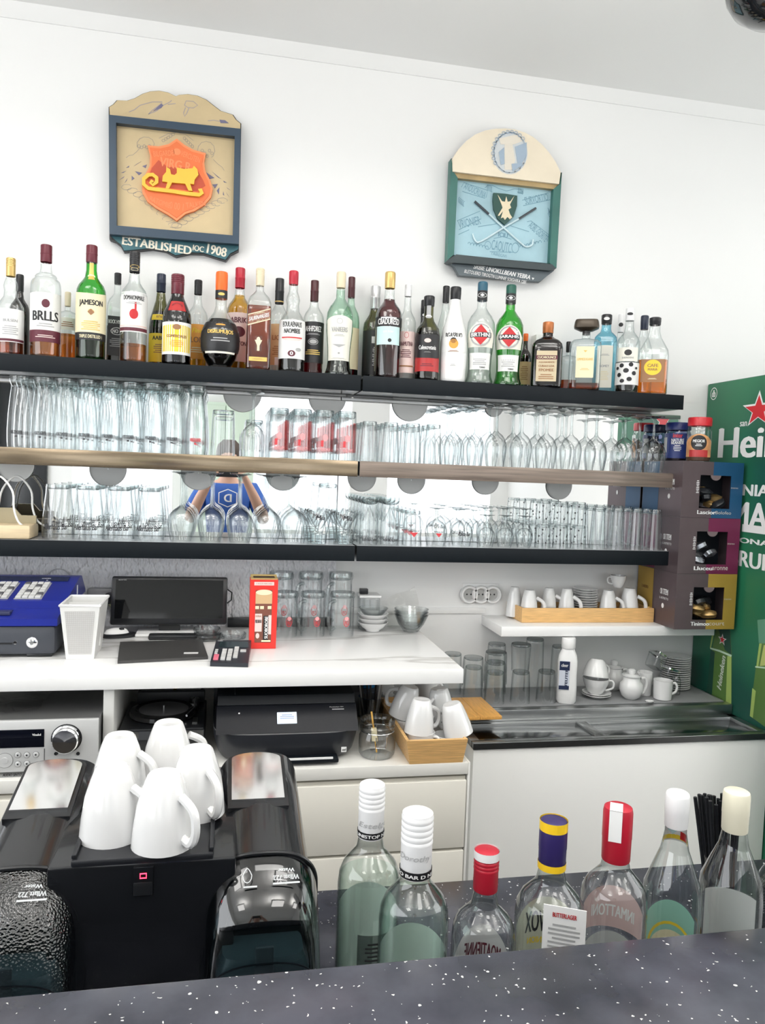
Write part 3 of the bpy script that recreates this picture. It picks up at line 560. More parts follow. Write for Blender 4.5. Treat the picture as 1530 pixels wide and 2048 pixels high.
# ================================================================ coffee pod boxes and instant coffee jars
BXF = 2.158; BX0, BX1 = PY(1351, 1200, BXF).x, PY(1471.5, 1200, BXF).x; bw = BX1-BX0; BD = WY-.012-BXF; bh = .1755
MAUVE = mat('box_mauve_grey', (.115, .085, .092), .35, .35, var=.12, vs=6)
COLS = [('gold', (.42, .27, .05)), ('magenta', (.17, .02, .07)), ('blue', (.015, .085, .19))]
names = ['*Tinimoo', '*Lluceu', '*Lascior']; n2 = ['court', 'aronne', 'Bolofeo']
POD = [mat('pod_wrapper_gold', (.45, .30, .12), .3, .7), mat('pod_wrapper_silver', (.42, .44, .48), .22, .8), mat('pod_wrapper_black', (.02, .022, .026), .25)]
for k in range(3):
    cn, cc = COLS[k]; z0 = 1.0885+k*(bh+.0005); cm = mat('box_'+cn, cc, .35, .3, var=.1, vs=5)
    t = thing('coffee_pod_box', '%s and mauve display box of coffee pods, %s of the stack' % (cn, ('bottom', 'middle', 'top')[k]), 'box', (BX0, BXF, z0))
    th = .0025; sp = bw*(.52, .47, .50)[k]
    wx0, wx1, wz0, wz1 = bw*.29, bw*.80, bh*.17, bh*.76
    f = MB()
    def pan(a, b, c, d, m):
        f.cur = m; f.box(a, b, 0, th, c, d)
    for a, b, m in ((0, wx0, 0), (wx1, bw, 1)): pan(a, b, 0, bh, m)
    for c, d in ((0, wz0), (wz1, bh)): pan(wx0, sp, c, d, 0); pan(sp, wx1, c, d, 1)
    fp = obj('front_panel', f, [MAUVE, cm], t, smooth=False)
    nt_ = MB(); nx = (wx0+wx1)/2; nt_.prism([(nx-.018, wz1), (nx+.018, wz1)]+[(nx+.018*cos(R(a)), wz1-.016*sin(R(a))) for a in range(15, 180, 15)], .0, th)
    obj('window_notch', nt_, mat('box_notch', (.16, .12, .125), .4), fp, smooth=False)
    obj('box_shell', MB().box(0, th, th, BD, 0, bh).box(bw-th, bw, th, BD, 0, bh).box(th, bw-th, BD-th, BD, 0, bh).box(th, bw-th, th, BD-th, 0, th).box(th, bw-th, th, BD-th, bh-th, bh), MAUVE, t, smooth=False)
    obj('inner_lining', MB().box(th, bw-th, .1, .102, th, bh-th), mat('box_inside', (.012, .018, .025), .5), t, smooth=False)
    sd = flat('side_print', '#rect', BD*.42, bh*.98, cm, t, T(-.0005, BD*.78, bh/2) @ FM)
    flat('lettering', '*OR TITEMI', .045, .018, W_, t, T(-.0008, BD*.28, bh*.62) @ FM); flat('lettering', 'IL RISTRETTO', .05, .007, W_, t, T(-.0008, BD*.28, bh*.5) @ FM); flat('emblem', '#disc', .014, .016, W_, t, T(-.0008, BD*.3, bh*.36) @ FM)
    flat('lettering', '*IL NOSTRO', .04, .010, mat('print_brown', (.16, .07, .02), .5), t, T(-.0008, BD*.78, bh*.62) @ FM)
    flat('lettering', names[k], bw*.30, .012, W_, fp, T(bw*.42, -.0006, bh*.10)); flat('lettering', n2[k], bw*.26, .010, mat('print_pale_text', (.6, .55, .5), .5), fp, T(bw*.70, -.0006, bh*.10))
    flat('barcode', '#lines', .010, .042, W_, fp, T(wx0-.008, -.0006, bh*.55)); flat('lettering', 'intenso', .025, .005, mat('print_pale_text', (.6, .55, .5), .5), fp, T(wx1+.013, -.0006, bh*.55))
    rnd = random.Random(k)
    for j in range(9):
        q = MB(); q.loft([(0, 0, -.012, .006, .004, 2), (0, 0, -.008, .024, .014, 3), (0, 0, .004, .026, .016, 3), (0, 0, .012, .01, .006, 2)], 10)
        o = obj('pod_sachet', q, POD[(j+k) % 3 if k else (0 if j < 5 else 2)], t, (wx0+.015+rnd.random()*(wx1-wx0-.03), .025+.02*(j % 3)+.012, .03+.02*(j//3)+.012), (rnd.uniform(-.8, .8), rnd.uniform(-.6, .6), rnd.uniform(-1, 1)))
BOXTOP = 1.0885+3*(bh+.0005)
def jar(px, py, wpx, y, h, lidm, glassm, fillm, label, extra):
    a = PY(px-wpx/2, py, y); b = PY(px+wpx/2, py, y); r = (b.x-a.x)/2; t = thing('coffee_jar', label, 'jar', ((a.x+b.x)/2, y, BOXTOP), -math.atan2((a.x+b.x)/2, y))
    obj('jar_glass', MB().lathe([(.001, 0), (r*.93, 0), (r, .006), (r, h*.70), (r*.9, h*.80), (r*.86, h*.83)], 28), glassm, t)
    obj('contents', MB().lathe([(.001, .002), (r*.92, .003), (r*.95, .006), (r*.95, h*.5), (.001, h*.5)], 24), fillm, t)
    obj('lid', MB().lathe([(r*.90, h*.80), (r*.98, h*.81), (r*.98, h*.975), (r*.93, h), (.001, h)], 28), lidm, t)
    extra(t, r, h)
def bend(name, kind, w, h, m, parent, r, z, a0=0.):
    v, f = shape(kind, w, h); mb = MB(); mb.add([((r+1.2e-4*(p[2] if len(p) > 2 else 0))*sin(p[0]/r+a0), -(r+1.2e-4*(p[2] if len(p) > 2 else 0))*cos(p[0]/r+a0), z+p[1]) for p in v], f); return obj(name, mb, m, parent, smooth=False)
def arc(name, r, z0, z1, half, m, parent, n=14, a0=0., topr=0.):
    mb = MB(); v = []
    for i in range(n+1):
        a = a0-half+2*half*i/n; u = (2*i/n-1); zz = z1-topr*u*u; v += [(r*sin(a), -r*cos(a), z0), (r*sin(a), -r*cos(a), zz)]
    mb.add(v, [(2*i, 2*i+2, 2*i+3, 2*i+1) for i in range(n)]); return obj(name, mb, m, parent)
def ex1(t, r, h):
    l = arc('label', r*1.012, h*.08, h*.72, 1.35, mat('label_blue', (.018, .035, .17), .4), t)
    bend('lettering', '*inter', .03, .014, mat('print_scarlet', (.7, .03, .03), .4), l, r*1.02, h*.66); bend('lettering', '*NATURE', .04, .010, W_, l, r*1.02, h*.54); bend('lettering', '*BEANIER', .04, .008, W_, l, r*1.02, h*.47); bend('lettering', '#lines', .026, .022, W_, l, r*1.02, h*.34)
    bend('sticker', '#rect', .026, .05, W_, l, r*1.02, h*.42, -1.2)
def ex2(t, r, h):
    l = arc('label', r*1.012, h*.10, h*.62, 1.3, mat('label_caramel', (.62, .30, .12), .4, var=.3, vs=40), t, topr=.025)
    bend('label_oval', '#disc', .050, .048, K_, l, r*1.02, h*.42); bend('lettering', '*MEGIOR', .036, .009, W_, l, r*1.03, h*.46); bend('lettering', '#lines', .022, .010, W_, l, r*1.03, h*.37); bend('label_foot', '#rect', .06, .022, mat('label_red', (.45, .03, .03), .4), l, r*1.025, h*.18)
jar(1356, 870, 45, 2.325, .128, mat('lid_blue', (.012, .022, .13), .35), glass('jar_glass_blue', (.55, .6, .8), (.2, .22, .35)), mat('coffee_granules', (.03, .015, .008), .7, bump=.5, bs=300), 'instant coffee jar with blue label and blue lid on the pod boxes', ex1)
jar(1398, 880, 42, 2.225, .140, mat('lid_red', (.55, .02, .03), .35), CLEAR, mat('coffee_granules_brown', (.09, .035, .012), .7, bump=.5, bs=300), 'clear coffee jar with red lid and caramel label on the pod boxes', ex2)
# ================================================================ bottles
PR = {
 'std': [(0, .93), (.015, 1), (.56, 1), (.61, .96), (.65, .84), (.69, .60), (.72, .44), (.78, .36), (1, .34)],
 'slope': [(0, .93), (.015, 1), (.50, 1), (.57, .95), (.66, .70), (.74, .47), (.82, .36), (1, .33)],
 'wine': [(0, .95), (.012, 1), (.55, 1), (.61, .93), (.66, .70), (.70, .50), (.75, .40), (1, .38)],
 'burg': [(0, .95), (.012, 1), (.42, 1), (.52, .93), (.62, .70), (.72, .46), (.80, .38), (1, .36)],
 'bulb': [(0, .55), (.02, .60), (.10, .85), (.20, .98), (.30, 1), (.38, .95), (.45, .80), (.52, .55), (.58, .36), (.64, .28), (1, .26)],
 'verm': [(0, .98), (.02, 1.0), (.07, .88), (.14, .82), (.26, .86), (.42, .98), (.53, 1), (.60, .96), (.66, .78), (.70, .55), (.745, .34), (1, .27)],
 'malibu': [(0, .88), (.02, .95), (.25, 1), (.42, .98), (.55, .84), (.66, .62), (.76, .44), (.86, .36), (1, .35)],
 'square': [(0, .96), (.012, 1), (.60, 1), (.66, .95), (.71, .78), (.75, .50), (.78, .33), (1, .29)],
 'squat': [(0, .93), (.03, 1), (.62, 1), (.67, .96), (.705, .80), (.725, .42), (.74, .26), (1, .25)],
 'bulge': [(0, .95), (.015, 1), (.42, 1), (.50, .95), (.56, .70), (.60, .50), (.66, .46), (.71, .52), (.75, .46), (.80, .32), (1, .32)],
 'bell': [(0, .95), (.015, 1), (.60, 1), (.65, .97), (.68, .90), (.705, .70), (.715, .72), (.73, .66), (.75, .42), (.79, .36), (1, .34)],
 'tall': [(0, .95), (.012, 1), (.66, 1), (.71, .94), (.75, .72), (.78, .50), (.82, .42), (1, .40)],
}
GLASSES = dict(clear=CLEAR, green=glass('green_glass', (.16, .66, .14), (.01, .16, .02)), olive=glass('olive_glass', (.36, .36, .13), (.05, .055, .02)), dark=glass('dark_glass', (.02, .02, .018), (.004, .004, .004)),
 brown=glass('brown_glass', (.10, .035, .012), (.02, .008, .004)), amber=glass('amber_glass', (.55, .20, .05), (.2, .06, .01)), blue=glass('sky_blue_glass', (.45, .78, .88), (.12, .40, .55)), pale=glass('pale_green_glass', (.72, .88, .78), (.25, .42, .33)),
 white=mat('white_bottle', (.84, .84, .83), .18, coat=.4))
def liq(name, c, d=.35): return glass('liquid_'+name, c, tuple(x*d for x in c), 1.33)
LQ = dict(amber=liq('amber', (.88, .50, .20), .5), gold=liq('gold', (.92, .68, .18), .5), whisky=liq('whisky', (.70, .28, .10), .5), dark=liq('dark', (.03, .012, .012)), wine=liq('wine', (.36, .03, .06)), cola=liq('cola', (.06, .02, .012)), clear=liq('clear', (.93, .95, .94), .6), orange=liq('orange', (.95, .48, .08), .5), mint=liq('mint', (.92, .99, .955), .88), green=liq('deep_green', (.01, .09, .03)))
def cm(n, c, r=.35, me=0.): return mat('cap_'+n, c, r, me)
CAPS = dict(gold=cm('gold', (.66, .46, .17), .3, .5), maroon=cm('maroon', (.13, .012, .025)), black=cm('black', (.012, .012, .014)), navy=cm('navy', (.012, .02, .045)), orange=cm('orange', (.85, .14, .01)), red=cm('red', (.48, .015, .035)), cream=cm('cream', (.78, .68, .48)), dkred=cm('dark_red', (.07, .012, .016)), silver=cm('silver', (.62, .62, .62), .3, .6), white=cm('white', (.84, .84, .84)), teal=cm('teal', (.02, .10, .16)), dkgreen=cm('dark_green', (.012, .10, .07)), copper=cm('copper', (.48, .16, .05), .35, .3), yellow=cm('yellow', (.85, .55, .02)), purple=cm('purple', (.03, .02, .11)), ivory=cm('ivory', (.80, .76, .60)))
LB = dict(white=mat('label_white', (.82, .82, .80), .5), cream=mat('label_cream', (.82, .74, .50), .5), black=mat('label_black', (.014, .014, .016), .4), yellow=mat('label_yellow', (.82, .60, .04), .5), maroon=mat('label_maroon', (.11, .015, .03), .5), red=mat('label_red', (.50, .02, .03), .45), pink=mat('label_pink', (.80, .62, .58), .5), tan=mat('label_tan', (.62, .42, .22), .5), teal=mat('label_teal', (.55, .74, .74), .5), caramel=mat('label_brown', (.33, .16, .07), .5), orange=mat('label_orange', (.80, .36, .06), .5), beige=mat('label_beige', (.60, .50, .33), .5), gold=mat('label_gold', (.72, .50, .14), .4, .3), grey=mat('label_grey', (.40, .40, .40), .5), greyt=glass('label_back_grey', (.26, .27, .27), (.1, .1, .1)), ivory=mat('label_ivory', (.84, .82, .72), .5))
PK = dict(k=K_, w=W_, r=RED, g=LB['gold'], m=LB['maroon'], y=LB['yellow'], o=LB['orange'], b=LB['caramel'], e=LB['grey'], c=LB['cream'], t=LB['teal'], p=LB['pink'])
def interp(prof, f):
    for (a, r0), (b, r1) in zip(prof, prof[1:]):
        if f <= b: return r0+(r1-r0)*(f-a)/max(1e-9, b-a)
    return prof[-1][1]
def smooth_prof(prof, n=30):
    zs = sorted(set([round(i/n, 4) for i in range(n+1)]+[p[0] for p in prof])); return [(z, interp(prof, z)) for z in zs]
def build_bottle(t, r, H, prof, gl, cap, liquid=None, labs=(), n=2., dep=1., capr=1.08, neck=(), inside=False):
    """parts of one bottle under t. cap=(material, height fraction, kind); labs: (z0, z1, half width fraction, material, prints, arch)"""
    P = PR[prof]; ch = cap[1]; zc = 1-ch; P2 = [p for p in smooth_prof(P) if p[0] <= zc+.02]; nk = interp(P, .95)
    def nn(rf): return 2+(n-2)*max(0., min(1., (rf-nk)/(.9-nk))) if n > 2 else 2.
    def ry(rf): return r*(rf*dep if n <= 2 or rf > .6 else max(rf*dep, min(rf, nk*1.05)))
    seg = 28 if n <= 2 else 36
    g = GLASSES[gl]
    obj('glass_body', MB().loft([(0, 0, z*H, r*q, ry(q), nn(q)) for z, q in P2], seg, cap1=False), g, t)
    if liquid:
        lm, lv = liquid; LP = [p for p in smooth_prof(P) if .012 < p[0] < lv]; LP = [(.012, LP[0][1])]+LP+[(lv, interp(P, lv))]
        obj('liquid', MB().loft([(0, 0, z*H, r*q*.955, ry(q)*.955, nn(q)) for z, q in LP], seg), LQ[lm], t)
    cr = r*interp(P, zc)*capr; cr = max(cr, r*nk*capr); kind = cap[2] if len(cap) > 2 else ''
    cmn = CAPS[cap[0]] if isinstance(cap[0], str) else cap[0]
    if kind == 'slab':
        obj('stopper', MB().loft([(0, 0, zc*H, cr*.9, cr*.9, 2), (0, 0, (zc+ch*.3)*H, cr*.9, cr*.9, 2)], 20, cap1=False), CAPS['black'], t)
        obj('cap', MB().loft([(0, 0, (zc+ch*.25)*H, r*.40, r*.30, 4), (0, 0, (zc+ch*.45)*H, r*.78, r*.55, 4), (0, 0, (zc+ch*.55)*H, r*.80, r*.56, 4), (0, 0, (zc+ch*.85)*H, r*.76, r*.54, 4), (0, 0, H, r*.70, r*.48, 4)], 28), mat('stopper_bronze', (.06, .045, .03), .3, .4), t)
    else:
        cp = [(cr*.97, zc), (cr, zc+.004)]
        rib0 = zc+ch*.5
        if kind == 'rib':
            k = 5
            for i in range(k): z = rib0+(1-rib0)*(i/k)*.92; dz = (1-rib0)/k*.92; cp += [(cr*1.0, z), (cr*1.03, z+dz*.3), (cr*1.03, z+dz*.6), (cr*.985, z+dz*.9)]
        elif kind == 'long': cp += [(cr, zc+ch*.45), (cr*1.03, zc+ch*.46), (cr*1.03, zc+ch*.52), (cr*1.0, zc+ch*.53), (cr, zc+ch*.9)]
        else: cp += [(cr*1.02, zc+ch*.4), (cr*1.04, zc+ch*.42), (cr*1.04, zc+ch*.9)]
        cp += [(cr*.98, .995), (cr*.86, 1.0), (.0005, 1.0)]
        c = obj('cap', MB().lathe([(a, b*H) for a, b in cp], 24), cmn, t)
        for it in neck:
            if it[0] == 'band': obj('cap_band', MB().lathe([(cr*1.045, (zc+ch*it[1])*H), (cr*1.045, (zc+ch*it[2])*H)], 24), CAPS.get(it[3]) or LB[it[3]], c)
            else: bend('lettering', it[0], it[3]*cr*2, it[4]*H, PK[it[5]], c, cr*1.06, (zc+ch*it[1])*H)
    for lb in labs:
        z0, z1, hw, lm, prints = lb[:5]; ar = lb[5] if len(lb) > 5 else 0; sk = lb[6] if len(lb) > 6 else 0
        mb = MB(); N = 16; K = 6; v = []
        for j in range(K+1):
            for i in range(N+1):
                u = 2*i/N-1; zt = z1-ar*u*u; zz = z0+(zt-z0)*j/K+sk*u; q = interp(P, max(0, min(1, zz)))*(.95 if inside else 1)
                if n > 2: x = u*hw*r*.93; yv = -ry(q)*1.012-.0004
                else: a = u*hw*pi/2; x = r*q*1.012*sin(a); yv = -r*q*1.012*cos(a)
                v.append((x, yv, zz*H))
        mb.add(v, [(j*(N+1)+i, j*(N+1)+i+1, (j+1)*(N+1)+i+1, (j+1)*(N+1)+i) for j in range(K) for i in range(N)])
        lo = obj('label', mb, LB[lm] if isinstance(lm, str) else lm, t)
        for ip, pr in enumerate(prints):
            txt, zf, w, h, cm_ = pr[:5]; xo = pr[5] if len(pr) > 5 else 0; lay = (.945-.004*ip) if inside else 1.022+.004*ip
            vv, ff = shape(txt, w*2*r, h*H); out = []
            for pp in vv:
                x, z = pp[:2]; ly = 1.2e-4*(pp[2] if len(pp) > 2 else 0); x += xo*r; zz = zf+z/H+sk*x/(hw*r); q = interp(P, max(0, min(1, zf)))
                if n > 2: out.append((x, -ry(q)*(1.012+.002*(ip+1))-.0006-ly, zz*H))
                else: rr = r*q*lay+ly; out.append((rr*sin(x/(r*q)), -rr*cos(x/(r*q)), zz*H))
            obj('lettering' if txt[0] != '#' else 'printed_mark', MB().add(out, ff), PK[cm_], lo, smooth=False)
def bottle(px, top, wpx, y, prof, gl, cap, label, z=None, liquid=None, labs=(), n=2., dep=1., name='liquor_bottle', capr=1.08, neck=(), face=True, turn=0., tilt=0., inside=False, grp=None):
    z = ZT if z is None else z
    a, b = PY(px-wpx/2, top+120, y), PY(px+wpx/2, top+120, y); x = PY(px, top, y).x; zt = PY(px, top, y).z
    t = thing(name, label, 'bottle', (x, y, z+.0008), (-math.atan2(x, y) if face else 0)+turn, 'bottles on the top shelf' if z == ZT else 'bottles on the bar counter')
    build_bottle(t, (b.x-a.x)/2*(.985), zt-z, prof, gl, cap, liquid, labs, n, dep, capr, neck, inside); return t
F1, F2 = 2.247, 2.358
bottle(22, 517, 56, F1, 'bulge', 'clear', ('gold', .19, 'rib'), 'clear whisky bottle with ribbed gold cap and bulbous neck, leftmost on the top shelf', liquid=('whisky', .12), labs=[(.12, .46, .85, 'white', [('*BULSEN', .34, .5, .028, 'e'), ('#lines', .24, .6, .10, 'e'), ('#rect', .14, 1.2, .025, 'm')])])
bottle(40, 550, 40, F2, 'std', 'dark', ('black', .2), 'dark bottle with black cap half hidden behind the gold-capped one')
bottle(93, 491, 62, F1, 'bell', 'clear', ('maroon', .155, 'long'), 'clear whisky bottle with maroon cap and big white label with maroon foot', liquid=('amber', .19), labs=[(.225, .555, .9, 'white', [('#disc', .46, .26, .075, 'm'), ('*BRLLS', .35, .88, .085, 'k'), ('#lines', .27, .6, .04, 'e')]), (.12, .225, .9, 'maroon', [('#lines', .17, .7, .03, 'p')])])
bottle(136, 585, 44, F2, 'squat', 'clear', ('cream', .2), 'low clear bottle with amber liquor between the maroon-capped and the green bottle', liquid=('amber', .40), labs=[(.45, .62, .8, 'ivory', [('#lines', .53, .6, .08, 'b')])])
bottle(184, 492, 61, F1, 'std', 'green', ('maroon', .15, 'long'), 'green whiskey bottle with dark red cap and tall cream label', liquid=('green', .50), labs=[(.225, .56, .92, 'cream', [('*JAMESON', .475, .82, .06, 'k'), ('#ring', .405, .2, .04, 'g'), ('#diamond', .40, .22, .055, 'b'), ('#lines', .285, .66, .085, 'g')], -.02), (.16, .225, .92, 'black', [('*TRIPLE DISTILLED 1', .19, .8, .028, 'c')]), (.69, .84, .24, 'gold', [('#disc', .72, .26, .035, 'c')])])
bottle(236, 547, 42, F2, 'square', 'clear', ('black', .12, 'rib'), 'square whiskey bottle with black cap and black label behind the green one', liquid=('cola', .42), labs=[(.10, .52, .95, 'black', [('*BOCK HYDOL', .46, .8, .04, 'w'), ('#ring', .36, .6, .08, 'w'), ('*NO 7', .36, .4, .04, 'w'), ('#lines', .24, .7, .1, 'e')])], n=5)
bottle(270, 504, 55, F1, 'std', 'clear', ('black', .19, 'rib'), 'clear brandy bottle with long black cap and white label showing a red pear', liquid=('amber', .16), neck=[('#ring', .25, 0, 1.0, .03, 'g'), ('#ring', .12, 0, .8, .025, 'c')], labs=[(.26, .62, .86, 'white', [('*DOMAIONMALE', .565, .8, .04, 'k'), ('#disc', .42, .32, .09, 'r'), ('#rect', .49, .07, .07, 'r', .12), ('#rect', .315, 1.2, .012, 'p'), ('#rect', .285, 1.25, .03, 'm'), ('#lines', .52, .6, .025, 'e')])])
bottle(323, 549, 46, F2, 'burg', 'olive', ('navy', .19, 'long'), 'olive green wine bottle with navy capsule and yellow label', liquid=('dark', .6), labs=[(.06, .36, .9, 'yellow', [('*AABUU', .31, .7, .04, 'k'), ('#lines', .2, .6, .1, 'b')]), (.50, .56, .6, 'yellow', [('*ROXU', .53, .35, .03, 'b')])])
bottle(356, 550, 59, F1, 'slope', 'dark', ('maroon', .22, 'rib'), 'dark brown brandy bottle with maroon capsule, red seal and yellow label', labs=[(.10, .455, .86, 'white', []), (.13, .425, .74, 'yellow', [('#disc', .40, .28, .06, 'b'), ('*COMERCIALES', .30, .70, .03, 'b'), ('#lines', .22, .5, .08, 'o')], .015), (.58, .69, .46, 'red', [('#ring', .635, .36, .06, 'm')])])
bottle(397, 561, 42, F2, 'std', 'clear', ('black', .16, 'rib'), 'clear bottle with black cap and orange-yellow label behind the round dark bottle', liquid=('gold', .46), labs=[(.12, .50, .9, 'orange', [('/*Fine', .43, .5, .05, 'y'), ('*LON', .33, .6, .06, 'b'), ('#lines', .22, .7, .07, 'c')])])
bottle(444, 545, 80, F1, 'bulb', 'clear', ('orange', .28, ''), 'round-bellied dark liqueur bottle with bright orange stopper cap', liquid=('dark', .5), labs=[(.15, .46, .9, 'black', [('#disc', .425, .24, .02, 'o'), ('*DISRUMUJOS', .345, .66, .05, 'g'), ('#lines', .27, .5, .05, 'e')]), (.13, .15, .6, 'ivory', [])], neck=[('band', 0, .3, 'black'), ('#disc', .15, 0, .6, .03, 'g')])
bottle(481, 537, 52, F2, 'std', 'clear', ('red', .19, 'long'), 'golden liqueur bottle with red capsule behind the slanted-label whisky', liquid=('gold', .74), labs=[(.10, .56, .9, 'pink', [('*ABRIKI', .49, .7, .05, 'm'), ('#disc', .38, .5, .10, 'm'), ('*COSTON', .27, .6, .04, 'm')])])
bottle(521, 538, 50, F1, 'square', 'clear', ('cream', .17, 'rib'), 'square amber whisky bottle with cream cap and slanted red label', liquid=('whisky', .62), labs=[(.45, .56, .96, 'cream', [], 0, .035), (.46, .55, .96, 'red', [('*SAURINAALEISS', .505, .80, .04, 'w'), ('#lines', .54, .5, .012, 'c')], 0, .035), (.075, .115, .78, 'gold', [('#lines', .095, .5, .012, 'b')]), (.17, .32, .30, glass('no_tint', (.9, .9, .9), (.8, .8, .8)), [('#disc', .28, .16, .06, 'c'), ('#rect', .21, .1, .07, 'c'), ('#tri', .24, .3, .08, 'c')])], n=6)
bottle(560, 558, 40, F2, 'std', 'clear', ('black', .26, 'long'), 'clear bottle with tall black capsule and tan label behind the red-capped one', neck=[('band', .06, .10, 'gold')], labs=[(.10, .52, .9, 'tan', [('*LION', .38, .6, .05, 'b'), ('#lines', .25, .6, .1, 'b'), ('#rect', .14, .5, .08, 'w', .2)])])
bottle(588, 543, 54, F1, 'bulge', 'clear', ('red', .135, ''), 'clear rum bottle with bright red cap and white label with a red mouth shape', liquid=('dark', .14), labs=[(.12, .50, .88, 'white', [('*EOULAENAUS', .455, .74, .05, 'k'), ('*NAOMBEIS', .39, .6, .045, 'k'), ('#disc', .315, .72, .04, 'p'), ('#rect', .325, .8, .012, 'r'), ('#disc', .17, .28, .06, 'm'), ('*0', .17, .1, .035, 'w'), ('#disc', .21, .22, .035, 'e', .5)])])
bottle(630, 562, 42, 2.285, 'std', 'clear', ('dkred', .22, 'long'), 'dark liqueur bottle with wine-red capsule and black label with white letters', liquid=('wine', .35), labs=[(.12, .55, .92, 'black', [('*AHHFDREZ', .475, .8, .055, 'w'), ('#lines', .42, .7, .02, 'e'), ('#ring', .34, .5, .07, 'e'), ('#disc', .34, .36, .045, 'e'), ('#lines', .23, .75, .06, 'g')])])
bottle(683, 545, 54, F1, 'verm', 'pale', ('cream', .155, ''), 'pale green vermouth bottle with cream cap and arched white label', liquid=('dark', .16), labs=[(.13, .56, .74, 'ivory', [('#ring', .505, .22, .055, 'e'), ('*VANIEERS', .425, .6, .045, 'e'), ('#lines', .37, .4, .02, 'e'), ('#tri', .27, .5, .03, 'e'), ('#disc', .20, .08, .02, 'e'), ('#lines', .15, .6, .012, 'e')], .04)])
bottle(704, 555, 36, F2, 'std', 'pale', ('dkred', .2, 'long'), 'greenish bottle with dark red capsule hidden behind the pale vermouth', labs=[(.1, .5, .9, 'cream', [])], liquid=('dark', .3))
bottle(752, 573, 46, F2, 'wine', 'olive', ('silver', .24, 'long'), 'olive bottle with long silver capsule and dark back label', liquid=('dark', .5), labs=[(.06, .52, .8, 'black', [('*FI', .40, .35, .03, 'w', .25), ('#rect', .42, .4, .07, 'w', .2), ('#lines', .25, .3, .2, 'w', .2)])])
bottle(781, 545, 53, F1, 'std', 'clear', ('gold', .155, ''), 'clear bottle of dark red bitter with gold cap and turquoise label', liquid=('wine', .74), labs=[(.475, .56, .86, 'black', [('*CBADURESD', .515, .84, .055, 'w'), ('#rect', .55, .6, .012, 'w')]), (.30, .47, .62, 'teal', [('/apla bitter', .42, .4, .03, 'w'), ('#disc', .34, .14, .035, 'k', .12)])])
bottle(817, 570, 36, 2.275, 'std', 'clear', ('white', .125, 'rib'), 'clear bottle with white printed cap and pale pink label beside the bitter', labs=[(.07, .50, .88, 'pink', [('#ring', .46, .25, .06, 'r'), ('*TAAMUTINA', .37, .75, .045, 'm'), ('#lines', .27, .6, .09, 'm'), ('#rect', .14, .9, .015, 'b')])])
bottle(849, 601, 30, 2.364, 'wine', 'dark', ('black', .2, 'long'), 'black bottle with black capsule behind the port', neck=[('#disc', .1, 0, .5, .03, 'w')])
bottle(859, 593, 47, F1, 'wine', 'olive', ('black', .12, ''), 'dark port bottle with black cap and black and red label', liquid=('dark', .58), labs=[(.25, .53, .92, 'black', [('#disc', .455, .28, .05, 'p'), ('*Culencretania', .375, .75, .05, 'w'), ('#lines', .32, .3, .01, 'e')]), (.095, .25, .92, 'red', [('#lines', .17, .6, .04, 'm')], -.02), (.73, .88, .3, 'grey', [('#disc', .75, .28, .04, 'w')])], capr=1.12)
bottle(893, 573, 34, 2.364, 'slope', 'clear', ('black', .165, 'rib'), 'clear bottle with black cap half hidden behind the white one')
bottle(912, 575, 53, F1, 'malibu', 'white', ('black', .13, ''), 'opaque white coconut rum bottle with black cap and sunset print', labs=[(.30, .50, .62, 'white', [('*BGASBUO', .475, .62, .05, 'k'), ('#disc', .385, .34, .10, 'o'), ('#disc', .42, .22, .06, 'k', -.02), ('#lines', .31, .4, .02, 'b')]), (.15, .18, .3, 'white', [('#lines', .165, .2, .02, 'e')])])
for px, top, gl, capn, lab in ((966, 565, 'clear', 'teal', 'clear vermouth bottle with blue cap and round red-diamond label'), (1023, 571, 'green', 'dkgreen', 'bright green vermouth bottle with green cap and round red-diamond label')):
    bottle(px, top, 54, F1, 'verm', gl, (capn, .185, ''), lab, liquid=('clear', .4) if gl == 'clear' else ('mint', .5), neck=[('band', 0, .52, 'black'), ('#ring', .27, 0, 1.1, .045, 'w'), ('#diamond', .27, 0, .5, .03, 'w')],
           labs=[(.345, .58, .72, 'grey' if 0 else 'ivory', [('#ring', .463, .80, .215, 'e'), ('#diamond', .463, .66, .20, 'r'), ('#rect', .463, .80, .048, 'k'), ('*BIRTHINI' if gl == 'clear' else '*IJARAHIS', .463, .70, .038, 'w')], .11), (.13, .29, .62, 'white', [('#lines', .22, .5, .10, 'e'), ('*TORINO', .15, .2, .015, 'k', .2)])])
bottle(1052, 668, 24, F2, 'std', 'brown', ('orange', .13, ''), 'small brown bottle with orange cap peeking out beside the green vermouth', labs=[(.1, .5, .9, 'tan', [('#lines', .3, .6, .25, 'b')])])
p0, p1 = PY(1068, 700, 2.365), PY(1118, 700, 2.365); bz = PY(1090, 672, 2.365).z-ZT
t = thing('gift_carton', 'white carton standing behind the square amber bottle', 'box', (p0.x, 2.352, ZT+.0008)); w = p1.x-p0.x
obj('carton_body', MB().box(0, w, 0, .04, 0, bz, .001), LB['white'], t); flat('lettering', '#lines', w*.6, bz*.5, PK['e'], t, T(w*.4, -.0005, bz*.45)); flat('printed_band', '#rect', w*.5, .016, PK['k'], t, T(w*.3, -.0005, bz*.86))
bottle(1097, 645, 58, F1, 'square', 'brown', ('copper', .17, ''), 'square amber-brown orange liqueur bottle with copper cap and beige label', n=5, dep=.8, liquid=('cola', .55), labs=[(.08, .54, .70, 'beige', [('#rect', .44, .68, .06, 'm'), ('*CUCAROUNCE', .44, .58, .035, 'c'), ('*AQUARDIENTE', .365, .5, .025, 'b'), ('*CURAO LDA', .31, .5, .03, 'b'), ('*FPOMEE', .25, .46, .04, 'b'), ('#lines', .15, .5, .09, 'b')])])
